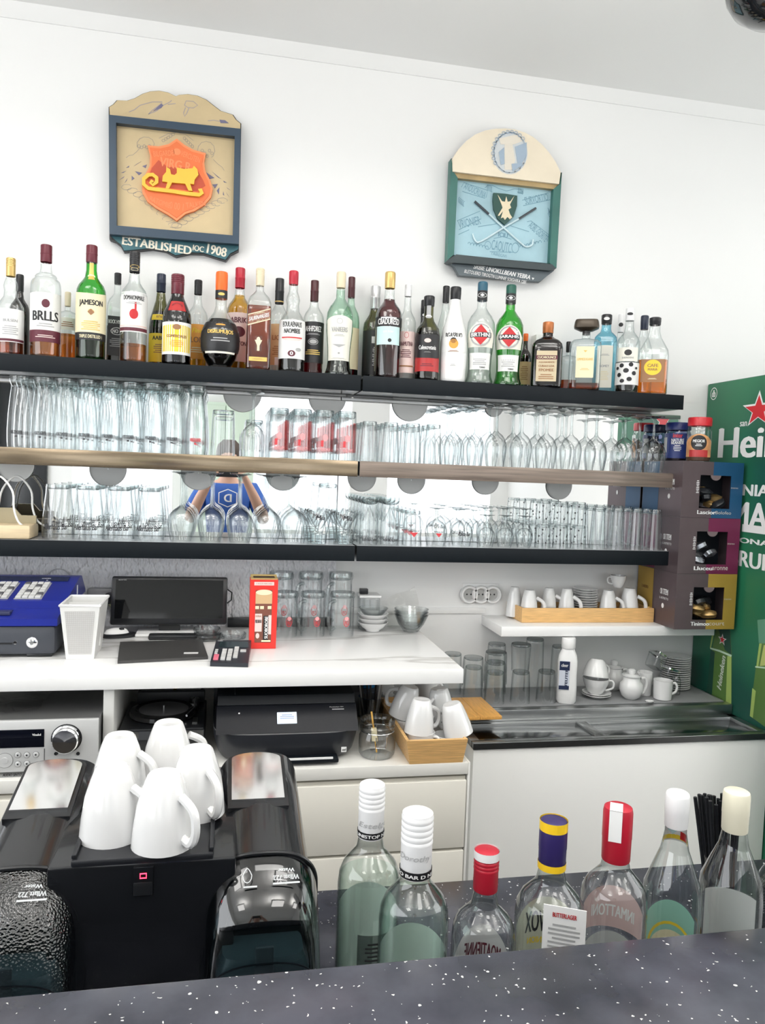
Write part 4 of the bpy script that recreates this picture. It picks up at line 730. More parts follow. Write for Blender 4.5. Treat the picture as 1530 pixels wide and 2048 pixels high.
bottle(1138, 684, 34, 2.362, 'squat', 'clear', ('black', .2), 'square clear bottle with red dregs behind the flat-stoppered decanter', n=5, liquid=('whisky', .25))
bottle(1174, 641, 58, F1, 'squat', 'clear', ('black', .21, 'slab'), 'square clear almond liqueur bottle with wide flat bronze stopper and cream label', n=5, dep=.8, liquid=('whisky', .09), labs=[(.16, .60, .60, 'cream', [('#tri', .53, .12, .03, 'g'), ('*LIMMESUGANS', .42, .48, .035, 'g'), ('#lines', .28, .3, .03, 'g')])])
bottle(1214, 630, 42, 2.315, 'tall', 'blue', ('black', .12, ''), 'pale sky-blue square gin bottle with black cap and white label', n=5, dep=.8, neck=[('#disc', .5, 0, .6, .04, 'w')], labs=[(.07, .60, .72, 'ivory', [('#lines', .48, .4, .03, 'e'), ('*BOMEY', .34, .4, .03, 'e'), ('#lines', .22, .4, .12, 'c')], .01)], liquid=None)
bottle(1243, 629, 28, 2.365, 'std', 'clear', ('white', .22, ''), 'clear bottle with white dotted cap behind the cow-spotted one', neck=[('#disc', .4, 0, .8, .05, 'k')])
bottle(1261, 617, 42, F1, 'std', 'clear', ('white', .15, 'long'), 'clear bottle with white cap and black cow-spot label', liquid=('dark', .28), neck=[('#disc', .5, 0, .7, .035, 'k')], labs=[(.085, .35, .92, 'white', [('#disc', .31, .2, .05, 'k', -.5), ('#disc', .32, .2, .05, 'k', .3), ('#disc', .25, .24, .055, 'k', -.1), ('#disc', .20, .2, .05, 'k', -.7), ('#disc', .22, .2, .05, 'k', .6), ('#disc', .15, .22, .05, 'k', .2), ('#disc', .13, .2, .045, 'k', -.4), ('#disc', .28, .12, .03, 'k', .8), ('#disc', .28, .16, .035, 'k', -.9)]), (.345, .355, .92, 'black', []), (.36, .52, .6, 'ivory', [('#disc', .46, .32, .07, 'k'), ('*SHERIDENS', .40, .5, .02, 'e')])])
bottle(1290, 632, 36, 2.345, 'slope', 'clear', ('navy', .17, ''), 'clear bottle with dark blue cap second from the right end')
bottle(1311, 636, 54, F1, 'slope', 'clear', ('black', .10, ''), 'amber liqueur bottle with black cap and brown label with gold oval, rightmost on the shelf', liquid=('orange', .44), labs=[(.145, .44, .82, 'caramel', [('#disc', .335, .56, .20, 'y'), ('*CAFE', .36, .34, .04, 'b'), ('*MARIA', .31, .3, .03, 'b'), ('#lines', .19, .3, .02, 'c')])], n=4, dep=.75)
# ================================================================ glassware on the two lower bar shelves
ROWN = ['front row', 'second row', 'row by the mirror']
def gset(name, cat, group, desc, build, px, z, rows, py, jit=.0012, turn=.35, rowoff=0.):
    """one glass of each kind is built with its parts, the others are copies of it"""
    proto = None; rnd = random.Random(hash(len(desc)+px[0]*7) & 1023)
    for j, y in enumerate(rows):
        for i, x in enumerate(px):
            X = PY(x, py, rows[0]).x + rnd.uniform(-jit, jit) + rowoff*j; lb = '%s, %s%s from the left' % (desc, (ROWN[j]+', ') if len(rows) > 1 else '', ORD[i]) if len(px) > 1 else '%s, %s' % (desc, ROWN[j]) if len(rows) > 1 else desc
            loc = (X, y, z+.0008); rz = 0.
            if proto is None: proto = thing(name, lb, cat, loc, rz, group); build(proto)
            else: dup(proto, loc, rz, lb, group)
    return proto
PB = mat('glass_print_black', (.03, .03, .035), .5); PRD = mat('glass_print_red', (.62, .05, .06), .5); PPK = mat('glass_print_pink', (.78, .35, .36), .5)
ZMt, ZBt = ZM+.0006, ZB+.0006
def inv(h, prof): return [(r, h-z) for r, z in prof]
def b_weizen(pr):
    def f(t):
        obj('glass_wall', MB().lathe([(.0285, 0), (.0300, .02), (.0302, .045), (.0280, .09), (.0235, .135), (.0205, .158), (.0205, .166)], 22), CUP, t)
        ft = obj('glass_foot', MB().lathe([(.0001, .160), (.016, .161), (.0205, .166), (.0235, .174), (.0255, .182), (.0255, .189), (.022, .191), (.0001, .190)], 22), THICK, t)
        m = PB if pr == 'k' else PRD
        pt = bend('printed_text', '*HERZOGBIER', .030, .009, m, t, .0308, .040); bend('printed_mark', '#rect', .006, .004, m, pt, .0309, .029)
    return f
gset('wheat_beer_glass', 'beer glass', 'wheat beer glasses on the middle shelf', 'upturned wheat beer glass with black lettering', b_weizen('k'), [38, 85, 129, 173, 217, 260, 303, 346], ZMt, [2.241, 2.302, 2.363], 850)
gset('wheat_beer_glass', 'beer glass', 'wheat beer glasses on the middle shelf', 'upturned wheat beer glass with red lettering', b_weizen('r'), [392], ZMt, [2.241, 2.302, 2.363], 850)
def tumbler(r0, r1, h, base=.012, m=CUP, seg=24, rim=True):
    def f(t):
        P = [(r0, 0), (r0+(r1-r0)*.25, h*.25), (r0+(r1-r0)*.6, h*.6), (r1, h*.93), (r1*.97, h*.985), (r1*.9, h)]
        obj('glass_wall', MB().lathe(P, seg), m, t)
        obj('glass_base', MB().lathe([(.0001, h-base*.8), (r1*.85, h-base), (r1*.93, h-base*.7), (r1*.93, h-.001), (.0001, h-.0005)], seg), THICK, t)
    return f
gset('tumbler', 'tumbler', None, 'single short upturned tumbler left of the cut wine glass', tumbler(.0345, .031, .128), [446], ZMt, [2.25], 860)
gset('tumbler', 'tumbler', None, 'single short upturned tumbler half hidden behind the cut wine glass', tumbler(.03, .027, .11), [508], ZMt, [2.34], 860)
def wine(R0, rr, h, stem=.45, foot=.9, m=CUP, full=.62):
    """upturned stem glass: rim (radius R0) on the shelf, widest radius rr, foot on top"""
    def f(t):
        hb = h*(1-stem); P = [(R0, 0), (R0+(rr-R0)*.5, hb*.22), (rr, hb*.50), (rr*.985, hb*.62), (rr*.86, hb*.76), (rr*.58, hb*.89), (rr*.28, hb*.96), (.0065, hb*1.0)]
        obj('bowl', MB().lathe(P, 24), m, t)
        obj('stem', MB().lathe([(.0068, hb*.985), (.0045, hb*1.06), (.0036, hb+(h-hb)*.4), (.0040, h*.93), (.0075, h*.965)], 10), THICK, t)
        obj('foot', MB().lathe([(.0075, h*.963), (rr*foot*.45, h*.978), (rr*foot*.97, h*.990), (rr*foot, h*.996), (rr*foot*.97, h), (.0001, h)], 24), THICK, t)
    return f
def cutwine(t):
    wine(.033, .0345, .185, .48, .9)(t)
    obj('cut_flutes', MB().tube([(0, 0, .06), (0, 0, .061)], .001, 4) if 0 else sum_flutes(.0335, .02, .075), mat('cut_glass_lines', (.55, .57, .57), .1, .6), t)
def sum_flutes(r, z0, z1):
    mb = MB()
    for k in range(14): a = 2*pi*k/14; mb.tube([(r*cos(a), r*sin(a), z0), (r*1.03*cos(a), r*1.03*sin(a), (z0+z1)/2), (r*.96*cos(a), r*.96*sin(a), z1)], .0009, 4)
    return mb
gset('wine_glass', 'wine glass', None, 'upturned cut crystal wine glass standing alone between tumblers', cutwine, [505], ZMt, [2.262], 850)
def b_red(t):
    tumbler(.0292, .0280, .142, .02)(t)
    bend('red_panel', '#rect', .022, .085, glass('translucent_red', (.80, .22, .22), (.5, .1, .1)), t, .0294, .065, .95)
    e = bend('printed_emblem', '#disc', .016, .020, PPK, t, .0294, .062); bend('printed_text', '*REKLAM', .028, .010, PPK, t, .0294, .028, .05); bend('printed_mark', '#rect', .008, .018, PRD, e, .0296, .045, -.3)
gset('straight_beer_glass', 'beer glass', 'red-printed beer glasses on the middle shelf', 'straight upturned beer glass with red print', b_red, [558, 603, 648, 692], ZMt, [2.242, 2.303, 2.363], 870)
gset('tapered_tumbler', 'tumbler', 'tapered tumblers on the middle shelf', 'plain upturned tumbler beside red-printed glasses', tumbler(.0275, .0215, .117), [738, 781, 824, 866], ZMt, [2.240, 2.298, 2.356], 880)
gset('stem_glass', 'wine glass', 'narrow stem glasses on the middle shelf', 'slim upturned stem glass beside plain tumblers', wine(.022, .0265, .180, .46, 1.05), [906, 951], ZMt, [2.240, 2.298, 2.356], 870)
gset('wine_glass', 'wine glass', 'wine glasses on the middle shelf', 'upturned wine glass on grey wood shelf', wine(.0275, .0340, .190, .44, .95), [993, 1043, 1093, 1143, 1193], ZMt, [2.246, 2.318], 870)
gset('balloon_glass', 'wine glass', 'balloon glasses on the middle shelf', 'large upturned balloon glass on wood shelf', wine(.031, .0395, .178, .40, .82), [1249, 1307], ZMt, [2.252, 2.338], 890)
# --- lowest shelf
def b_script(t):
    h = .150
    obj('glass_wall', MB().lathe([(.0405, 0), (.042, .02), (.0425, .038), (.041, .062), (.037, .095), (.0335, .125), (.0325, .143), (.0315, h)], 26), CUP, t)
    obj('glass_base', MB().lathe([(.0001, h-.010), (.026, h-.013), (.031, h-.010), (.0312, h-.001), (.0001, h-.0005)], 26), THICK, t)
    p = bend('printed_text', '/*Allerhaus Bar', .070, .016, PB, t, .0432, .036); bend('printed_text', '/*Premium', .030, .006, PB, p, .0431, .049, .2)
gset('script_tumbler', 'tumbler', 'tumblers with black script on the lowest shelf', 'waisted upturned tumbler with black script', b_script, [116, 177, 238, 299], ZBt, [2.256, 2.347], 1030, turn=.15)
gset('wine_glass', 'wine glass', 'wine glasses on the lowest shelf', 'upturned wine glass before the blue-shirt reflection', wine(.0285, .0385, .196, .50, .80), [363, 422, 480, 537, 590], ZBt, [2.250, 2.333], 1020)
def b_dessert(t):
    obj('glass_wall', MB().lathe([(.024, 0), (.025, .028), (.027, .034), (.036, .075), (.037, .092)], 24), CUP, t)
    obj('glass_base', MB().lathe([(.0001, .001), (.0235, .001), (.0245, .027), (.0001, .030)], 24), THICK, t)
    obj('inner_cone', MB().lathe([(.0001, .040), (.010, .045), (.028, .075), (.036, .092)], 24), CUP, t); bend('printed_text', '/*Mia', .026, .014, PB, t, .0368, .078)
gset('dessert_glass', 'glass', 'ice cream glasses on the lowest shelf', 'heavy-footed conical dessert glass with script', b_dessert, [637, 691], ZBt, [2.252, 2.335], 1050, turn=.1)
gset('stacked_tumbler', 'tumbler', None, 'upturned tumbler standing on the dessert glasses', tumbler(.031, .028, .082), [655], ZBt+.093, [2.30], 990)
def b_pils(t):
    h = .143; obj('glass_wall', MB().lathe([(.0265, 0), (.028, .03), (.0275, .07), (.0265, .11), (.026, .128), (.0275, .132)], 24), CUP, t)
    obj('glass_foot', MB().lathe([(.0001, .118), (.02, .122), (.0265, .129), (.0275, .132), (.0275, h), (.0001, h)], 24), THICK, t); bend('printed_text', '*BIERBRAUEREI', .05, .007, PB, t, .0284, .016)
    obj('inner_point', MB().lathe([(.0001, .118), (.007, .10), (.015, .085), (.022, .07)], 18), CUP, t)
gset('pilsner_glass', 'beer glass', 'pilsner glasses on the lowest shelf', 'upturned thick-footed pilsner glass, lowest shelf', b_pils, [738, 780], ZBt, [2.242, 2.300, 2.358], 1030)
def b_tri(t):
    tumbler(.0295, .024, .105)(t); p = bend('printed_text', '*SVITHERLAND', .036, .005, PB, t, .0298, .045); bend('printed_triangle', '#tri', .026, .014, PRD, p, .0297, .034)
gset('triangle_tumbler', 'tumbler', 'tumblers with red triangle on the lowest shelf', 'small upturned tumbler with red triangle print', b_tri, [824], ZBt, [2.244, 2.305, 2.362], 1050)
def b_snif(tri):
    def f(t):
        wine(.027, .034, .115, .30, .74)(t)
        if tri: p = bend('printed_text', '*SVITHERLAND', .03, .005, PB, t, .0352, .044); bend('printed_triangle', '#tri', .02, .012, PRD, p, .0351, .034)
        else: bend('printed_text', '/*Rakia Bar', .04, .012, PB, t, .0352, .04)
    return f
gset('snifter', 'brandy glass', None, 'upturned snifter with red triangle print', b_snif(True), [872], ZBt, [2.247], 1050, turn=.1)
gset('snifter', 'brandy glass', 'snifters on the lowest shelf', 'upturned snifter with black script', b_snif(False), [923], ZBt, [2.247, 2.322], 1050)
gset('cordial_glass', 'brandy glass', 'cordial glasses on the lowest shelf', 'small upturned cordial glass among the snifters', wine(.020, .0265, .098, .36, .9), [973, 1011, 1049], ZBt, [2.242, 2.305, 2.362] if 0 else [2.240, 2.300, 2.358][0:1], 1060)
gset('cordial_glass', 'brandy glass', 'cordial glasses on the lowest shelf', 'taller upturned cordial glass behind the small ones', wine(.020, .0265, .118, .36, .9), [970, 1009, 1047], ZBt, [2.297, 2.355], 1060)
def b_dot(t):
    tumbler(.0245, .021, .072, .008)(t)
    for k in range(7): a = -1.4+k*.47; bend('printed_dot', '#disc', .005, .006, PB, t, .0240, .018+.02*(k % 3), a)
gset('dotted_tumbler', 'tumbler', 'dotted tumblers on the lowest shelf', 'upturned dark-dotted tumbler, lower layer', b_dot, [1085, 1121, 1157], ZBt, [2.238, 2.292, 2.346], 1070)
gset('dotted_tumbler', 'tumbler', 'dotted tumblers on the lowest shelf', 'upturned dark-dotted tumbler, upper layer', b_dot, [1087, 1123, 1158], ZBt+.0725, [2.265, 2.32], 1020)
gset('tapered_tumbler', 'tumbler', 'tapered tumblers on the lowest shelf', 'plain upturned tumbler beside the pod boxes', tumbler(.0255, .0200, .130), [1195, 1233, 1271, 1309], ZBt, [2.240, 2.298, 2.356], 1060)
# --- beech holder with white wire loops at the left end
p = PY(25, 1075, 2.26); t = thing('napkin_holder', 'pale beech napkin holder with white wire loops at the left end of the lowest shelf', 'napkin holder', (p.x-.03, 2.262, ZBt+.0006))
BEECH = mat('pale_beech', (.70, .56, .36), .5, var=.08, vs=9, stretch=(2, 12, 20))
obj('base_tray', MB().box(-.11, .085, -.048, .052, 0, .038, .006), BEECH, t); obj('holder_plate', MB().prism([(-.10, 0), (-.10, .022), (-.045, .022), (-.028, .042), (.028, .042), (.045, .022), (.085, .022), (.085, 0)], .02, .028, T(0, 0, .038)), mat('holder_olive', (.36, .31, .2), .5), t)
WIRE = mat('white_wire', (.82, .82, .80), .35)
for dy, sc, dx in ((-.03, 1., 0), (.035, 1.05, .03)):
    obj('wire_loop', MB().tube([(dx-.085*sc, dy, .03), (dx-.05*sc, dy, .06), (dx-.035*sc, dy, .13), (dx, dy, .168), (dx+.035*sc, dy, .13), (dx+.04*sc, dy, .08), (dx+.052*sc, dy, .045), (dx+.072*sc, dy, .03)], .0028, 8, smooth=5), WIRE, t)
# ================================================================ things on the marble worktop
REGB = mat('register_blue', (.012, .022, .24), .3); REGG = mat('register_grey', (.05, .055, .068), .4); KEYM = mat('key_pale', (.58, .58, .57), .5); KEYD = mat('key_dark', (.10, .10, .11), .5)
y0 = PZ(60, 1316, WT).y; xr = PZ(113, 1313, WT).x; XW = .46
t = thing('cash_register', 'blue and dark grey cash register with rows of small keys', 'cash register', (xr-XW/2, y0, WT+.0006))
x0, x1 = -XW/2, XW/2
obj('drawer_body', MB().box(x0, x1, 0, .33, .006, .080, .012), REGG, t)
for sx in (x0+.05, x1-.04): obj('foot', MB().box(sx-.03, sx+.03, .01, .06, 0, .008, .002), BLACK, t)
obj('drawer_slot', MB().box(x0+.05, .13, -.0012, .002, .034, .038), BLACK, t)
lk = obj('lock', MB().lathe([(.0001, .004), (.010, .004), (.0135, .002), (.0145, 0)], 20, T(.175, 0, .038) @ RX(90)), CHROME, t); obj('keyhole', MB().lathe([(.0001, .006), (.004, .006), (.005, .004)], 12, T(.175, 0, .038) @ RX(90)), STEEL, lk)
obj('drawer_knob', MB().lathe([(.0001, .003), (.004, .003), (.005, 0)], 12, T(.137, 0, .038) @ RX(90)), CHROME, t)
obj('front_lid', MB().prism([(-.004, .080), (-.004, .098), (.055, .112), (.33, .112), (.33, .080)], -x1-.004, -x0, RZ(90)), REGB, t, ang=20)
obj('receipt_recess', MB().box(-.15, .12, .012, .045, .1035, .1115, .001, RX(0)), mat('recess_blue_grey', (.04, .045, .10), .25), t)
obj('upper_case', MB().prism([(.055, .112), (.055, .132), (.24, .168), (.27, .168), (.33, .12), (.33, .112)], -x1-.012, -x0, RZ(90)), REGB, t, ang=20)
KM = T(0, .055, .1325) @ RX(math.degrees(math.atan2(.036, .185)))
obj('display_strip', MB().box(x0+.01, x1-.012, .148, .182, 0, .0016, 0, KM), mat('display_dark', (.012, .018, .06), .12), t)
km = MB().box(-.0068, .0068, -.0085, .0085, 0, .005, .0012); kme = None
for g, (gx, nc) in enumerate(((.148, 4), (.068, 4), (-.020, 5), (-.125, 5))):
    kp = obj('key_panel', MB().box(gx-nc*.0078-.002, gx+nc*.0078+.002, .010, .133, 0, .0012, 0, KM), mat('key_panel_grey', (.36, .36, .40), .4), t)
    for i in range(nc):
        for j in range(6):
            p = KM @ Vector((gx+(i-(nc-1)/2)*.0155, .022+j*.0198, .001)); e = (RX(math.degrees(math.atan2(.036, .185)))).to_euler()
            if kme is None: o = obj('key', km, KEYM, kp, p, e); kme = o.data; kmd = kme.copy(); kmd.materials[0] = KEYD
            else: o = obj('key', kmd if (i+2*j+g) % 5 == 0 else kme, None, kp, p, e)
flat('lettering', '*LINIOEN', .022, .004, W_, t, KM @ T(.16, .165, .0022) @ RX(-90)); flat('indicator', '#disc', .006, .004, W_, t, KM @ T(.165, .150, .0022) @ RX(-90)); flat('lettering', '#rect', .014, .003, KEYM, t, KM @ T(.0, .165, .0022) @ RX(-90))
obj('receipt_paper', MB().box(x1-.004, x1+.013, .20, .21, .125, .15), W_, t)
# white slotted basket
a, b = PZ(132, 1319, WT), PZ(188, 1318, WT); w = b.x-a.x; dp = .115; h = .135
t = thing('plastic_basket', 'white slotted plastic basket with divider beside the cash register', 'basket', ((a.x+b.x)/2, a.y, WT+.0006))
PLW = mat('translucent_white_plastic', (.84, .84, .82), .4, alpha=.8); PLR = mat('white_plastic', (.85, .85, .84), .35)
def bq(z, k): return [(-w/2-k, -k, z), (w/2+k, -k, z), (w/2+k, dp+k, z), (-w/2-k, dp+k, z)]
B0, B1 = bq(0, 0), bq(h, .014)
for i in range(4):
    j = (i+1) % 4; o = Vector((0, dp/2, 0)); q = [Vector(B0[i]), Vector(B0[j]), Vector(B1[j]), Vector(B1[i])]; n_ = (q[1]-q[0]).cross(q[3]-q[0]).normalized()*.0022
    mb = MB(); mb.rings([[tuple(v) for v in q], [tuple(v-n_) for v in q]]); obj('basket_wall', mb, PLW, t, smooth=False)
obj('basket_floor', MB().box(-w/2, w/2, 0, dp, 0, .002), PLR, t)
obj('rim', MB().tube([tuple(Vector(v)+Vector((0, 0, .001))) for v in B1], .0035, 6, closed=True), PLR, t)
obj('divider', MB().box(-w/2-.006, w/2+.006, dp*.5, dp*.5+.002, .02, h-.002), PLW, t)
g = MB(); nx, nz = 14, 22
for side in (0, 1):
    f = lambda u, v: (Vector(B0[0]).lerp(Vector(B0[1]), u)).lerp(Vector(B1[0]).lerp(Vector(B1[1]), u), v)+Vector((0, (dp+.03*v-.0) if side else -.0008, 0))
    for i in range(nx+1): u = .12+.76*i/nx; p, q = f(u, .1), f(u, .9); g.tube([p, q], .0005, 4)
    for j in range(nz+1): v = .1+.8*j/nz; p, q = f(.12, v), f(.88, v); g.tube([p, q], .0005, 4)
o = obj('slot_grid', g, mat('slot_grey', (.50, .48, .47), .5), t, smooth=False); o['kind'] = 'stuff'
# monitor
yb = 2.27; a, b = PY(219, 1250, yb), PY(453, 1250, yb); w = b.x-a.x; zb = PY(335, 1250, yb).z; zt = PY(345, 1153, yb+.03).z
t = thing('pos_monitor', 'black flat monitor with dark screen standing against the textured wall', 'monitor', ((a.x+b.x)/2, yb, WT+.0006))
hh = (zt-zb); M = T(0, 0, zb-WT) @ RX(-12)
obj('housing', MB().box(-w/2, w/2, 0, .018, 0, hh*1.02, .006, M), BLACK, t); obj('screen', MB().box(-w/2+.012, w/2-.012, -.0008, .002, .018, hh*1.02-.010, 0, M), mat('screen_off', (.0015, .002, .0025), .05), t)
obj('stand_neck', MB().box(-.03, .03, .02, .035, .004, .06, .003), BLACK, t); obj('stand_foot', MB().box(-.09, .09, -.03, .06, 0, .008, .003), PLR, t); flat('lettering', 'acerot', .022, .003, KEYM, t, M @ T(-w/2+.03, -.0012, hh*.94))
obj('side_hook', MB().tube([(w/2, .01, zb-WT+hh*.75), (w/2+.013, .01, zb-WT+hh*.68), (w/2+.012, .01, zb-WT+hh*.52), (w/2, .01, zb-WT+hh*.45)], .0022, 6), BLACK, t)
p = PZ(236, 1272, WT); t = thing('barcode_scanner', 'white and black hand scanner lying at the foot of the monitor', 'scanner', (p.x+.005, p.y-.01, WT+.0006), .3)
obj('grip', MB().loft([(0, 0, 0, .046, .026, 2.2), (0, 0, .008, .046, .026, 2.2), (0, 0, .011, .040, .021, 2.2)], 24), BLACK, t); obj('head', MB().loft([(-.008, 0, .011, .034, .019, 2.2), (-.008, 0, .020, .028, .015, 2.2), (-.008, 0, .025, .012, .007, 2.2)], 24), PLR, t); obj('trigger', MB().loft([(.004, -.008, .021, .008, .005, 2), (.004, -.008, .026, .006, .004, 2)], 12), BLACK, t)
a, b = PZ(300, 1272, WT), PZ(440, 1268, WT)
tag(obj('cable_tray', MB().box(a.x, b.x, 2.20, 2.235, WT+.0006, WT+.014, .004), BLACK), 'flat black bar lying in front of the monitor foot', 'cable tray')
# clipboard-like dark pad
q = [PZ(235, 1328, WT), PZ(416, 1319, WT), PZ(404, 1284, WT), PZ(240, 1289, WT)]
t = thing('desk_pad', 'dark grey flat pad with a white sticker lying on the marble', 'pad', (q[0].x, q[0].y, WT+.0006))
mb = MB(); mb.rings([[(v.x-q[0].x, v.y-q[0].y, 0) for v in q], [(v.x-q[0].x, v.y-q[0].y, .007) for v in q]]); obj('pad_body', mb, mat('pad_grey', (.05, .048, .047), .35), t, smooth=False)
c = PZ(382, 1312, WT)-q[0]; obj('sticker', MB().box(c.x-.018, c.x+.018, c.y-.008, c.y+.006, .0072, .0078, 0, None), PLR, t)
# calculator
q = [PZ(420, 1333, WT), PZ(496, 1335, WT), PZ(502, 1300, WT), PZ(432, 1300, WT)]; O = q[0]
t = thing('calculator', 'black desk calculator with grey keys and one pink key', 'calculator', (O.x, O.y, WT+.0006))
loc = [v-O for v in q]; top = [Vector((v.x, v.y, .010 if i < 2 else .026)) for i, v in enumerate(loc)]
mb = MB(); mb.rings([[(v.x, v.y, 0) for v in loc], [tuple(v) for v in top]]); obj('case', mb, mat('calculator_black', (.022, .025, .032), .35), t, smooth=False)
def cp(u, v, dz=.0006): p = (top[0].lerp(top[1], u)).lerp(top[3].lerp(top[2], u), v); return Vector((p.x, p.y, p.z+dz))
def cq(name, u0, u1, v0, v1, m, dz=.0008, par=None):
    r = [cp(u0, v0, dz), cp(u1, v0, dz), cp(u1, v1, dz), cp(u0, v1, dz)]; r0 = [cp(u0, v0, -.0004), cp(u1, v0, -.0004), cp(u1, v1, -.0004), cp(u0, v1, -.0004)]
    mb = MB(); mb.rings([[tuple(x) for x in r0], [tuple(x) for x in r]]); return obj(name, mb, m, par or t, smooth=False)
cq('display', .12, .95, .66, .92, mat('lcd_dark', (.02, .035, .04), .15)); cq('key', .06, .19, .10, .30, mat('key_pink', (.75, .18, .25), .5), .003)
for i, u in enumerate((.25, .41, .57)):
    for j in range(4): cq('key', u, u+.12, .10+.12*j+(.10 if i == 2 else 0), .195+.12*j+(.10 if i == 2 else 0), KEYM, .003)
cq('key', .74, .90, .46, .53, KEYM, .003)
for j in range(3): cq('key', .05, .13, .36+.08*j, .39+.08*j, KEYM, .002)
flat('lettering', '*CAMIO', .013, .003, W_, t, Matrix.Translation(cp(.12, .955)) @ RX(-78))
# glass ashtrays
for k, (px, py, z) in enumerate(((415, 1282, 0), (466, 1279, 0), (413, 1281, .0165))):
    p = PZ(px, py, WT); t = tag(obj('glass_ashtray', MB().lathe([(.0001, .003), (.030, .003), (.033, .008), (.0345, .015), (.0365, .015), (.0375, .012), (.036, 0), (.0001, 0)], 28), CUP, None, (p.x, p.y+.02, WT+.0008+z)), ('round clear glass ashtray under another one by the pad', 'round clear glass ashtray behind the calculator', 'round clear glass ashtray on top of another one')[k], 'ashtray', 'glass ashtrays')
# red display carton
a, b = PZ(498, 1298, WT), PZ(552, 1300, WT); w = b.x-a.x; H = .188
t = thing('red_carton', 'tall red chocolate carton with printed window between calculator and mugs', 'carton', ((a.x+b.x)/2, a.y, WT+.0006)); RC = mat('carton_red', (.72, .035, .025), .4)
dd = .055
mb = MB(); mb.rings([[(-w/2, 0, 0), (w/2, 0, 0), (w/2, dd, 0), (-w/2, dd, 0)], [(-w/2*1.04, 0, H), (w/2*1.04, 0, H), (w/2*1.04, dd, H), (-w/2*1.04, dd, H)]]); cb = obj('carton_body', mb, RC, t, smooth=False)
obj('lid', MB().box(-w*.50, w*.50, .003, dd-.003, H, H+.004).box(-w*.50, w*.5, dd-.006, dd-.003, H, H+.008), mat('carton_gold', (.40, .30, .12), .4), t, smooth=False); obj('lid_opening', MB().box(-w*.40, w*.40, .008, dd-.01, H+.004, H+.0046), mat('carton_dark', (.06, .04, .02), .5), t)
def rb(n, kind, x, z, ww, hh2, m, lay=1): return flat(n, kind, w*ww, H*hh2, m, cb, T(w*x, -.0004*lay, H*z))
CHOC = mat('print_chocolate', (.20, .07, .045), .5); rb('top_band', '#rect', 0, .945, .74, .05, LB['pink']); rb('lettering', 'A ROUX MERCHESS', 0, .945, .6, .018, PK['b'], 2); rb('window_print', '#rect', 0, .47, .62, .76, CHOC); rb('window_print', '#rect', 0, .74, .62, .17, LB['tan'], 2); rb('window_print', '#disc', 0, .82, .60, .08, LB['cream'], 3)
for x in (-.24, -.06, .22): rb('printed_tag', '#rect', x, .60, .14, .045, LB['cream'], 3)
rb('printed_card', '#rect', -.18, .38, .26, .26, LB['pink'], 3); rb('lettering', '*COLA', -.18, .475, .2, .025, PK['b'], 4); rb('lettering', '*MILK BAR 0-01', -.18, .40, .22, .05, PK['k'], 4); rb('printed_fruit', '#disc', -.2, .19, .14, .08, LB['pink'], 3); rb('printed_strip', '#rect', .10, .30, .19, .36, K_, 3)
flat('lettering', '*SUOBOROBE', H*.32, w*.12, W_, cb, T(w*.12, -.002, H*.31) @ RY(-90)); rb('printed_strip', '#rect', .25, .35, .11, .28, LB['pink'], 4); rb('printed_strip', '#rect', .12, .115, .34, .025, LB['cream'], 5)
# beer mugs
def b_mug(h):
    def f(t):
        r = .0355; obj('glass_wall', MB().lathe([(r, 0), (r*1.02, .012), (r, h*.4), (r*.98, h*.86), (r*1.06, h*.90), (r*1.06, h*.955), (r*1.0, h)], 26), CUP, t)
        obj('glass_base', MB().lathe([(.0001, h*.90), (r*.9, h*.88), (r*.96, h*.95), (r*.95, h*.998), (.0001, h*.997)], 26), THICK, t)
        obj('handle', MB().tube([(-r*.7, -r*.72, h*.82), (-r*1.15, -r*1.15, h*.80), (-r*1.3, -r*1.28, h*.60), (-r*1.28, -r*1.26, h*.35), (-r*1.1, -r*1.1, h*.20), (-r*.72, -r*.72, h*.2)], .0055, 8, smooth=3), THICK, t)
        e = bend('printed_emblem', '#ring', .020, .030, PRD, t, r*1.03, h*.36, .25); bend('printed_text', '*PRO', .012, .012, PRD, e, r*1.035, h*.33, .25); bend('printed_mark', '#disc', .012, .012, PPK, e, r*1.035, h*.43, .25)
    return f
my = PZ(683, 1276, WT).y+.037
gset('beer_mug', 'beer mug', 'beer mugs on the worktop', 'upturned glass beer mug with red emblem, front row', b_mug(.130), [570, 626, 683], WT, [my], 1235)
gset('beer_mug', 'beer mug', 'beer mugs on the worktop', 'taller upturned glass beer mug behind the front mugs', b_mug(.178), [562, 620, 680], WT, [my+.078 if my+.078 < 2.345 else 2.345], 1200)
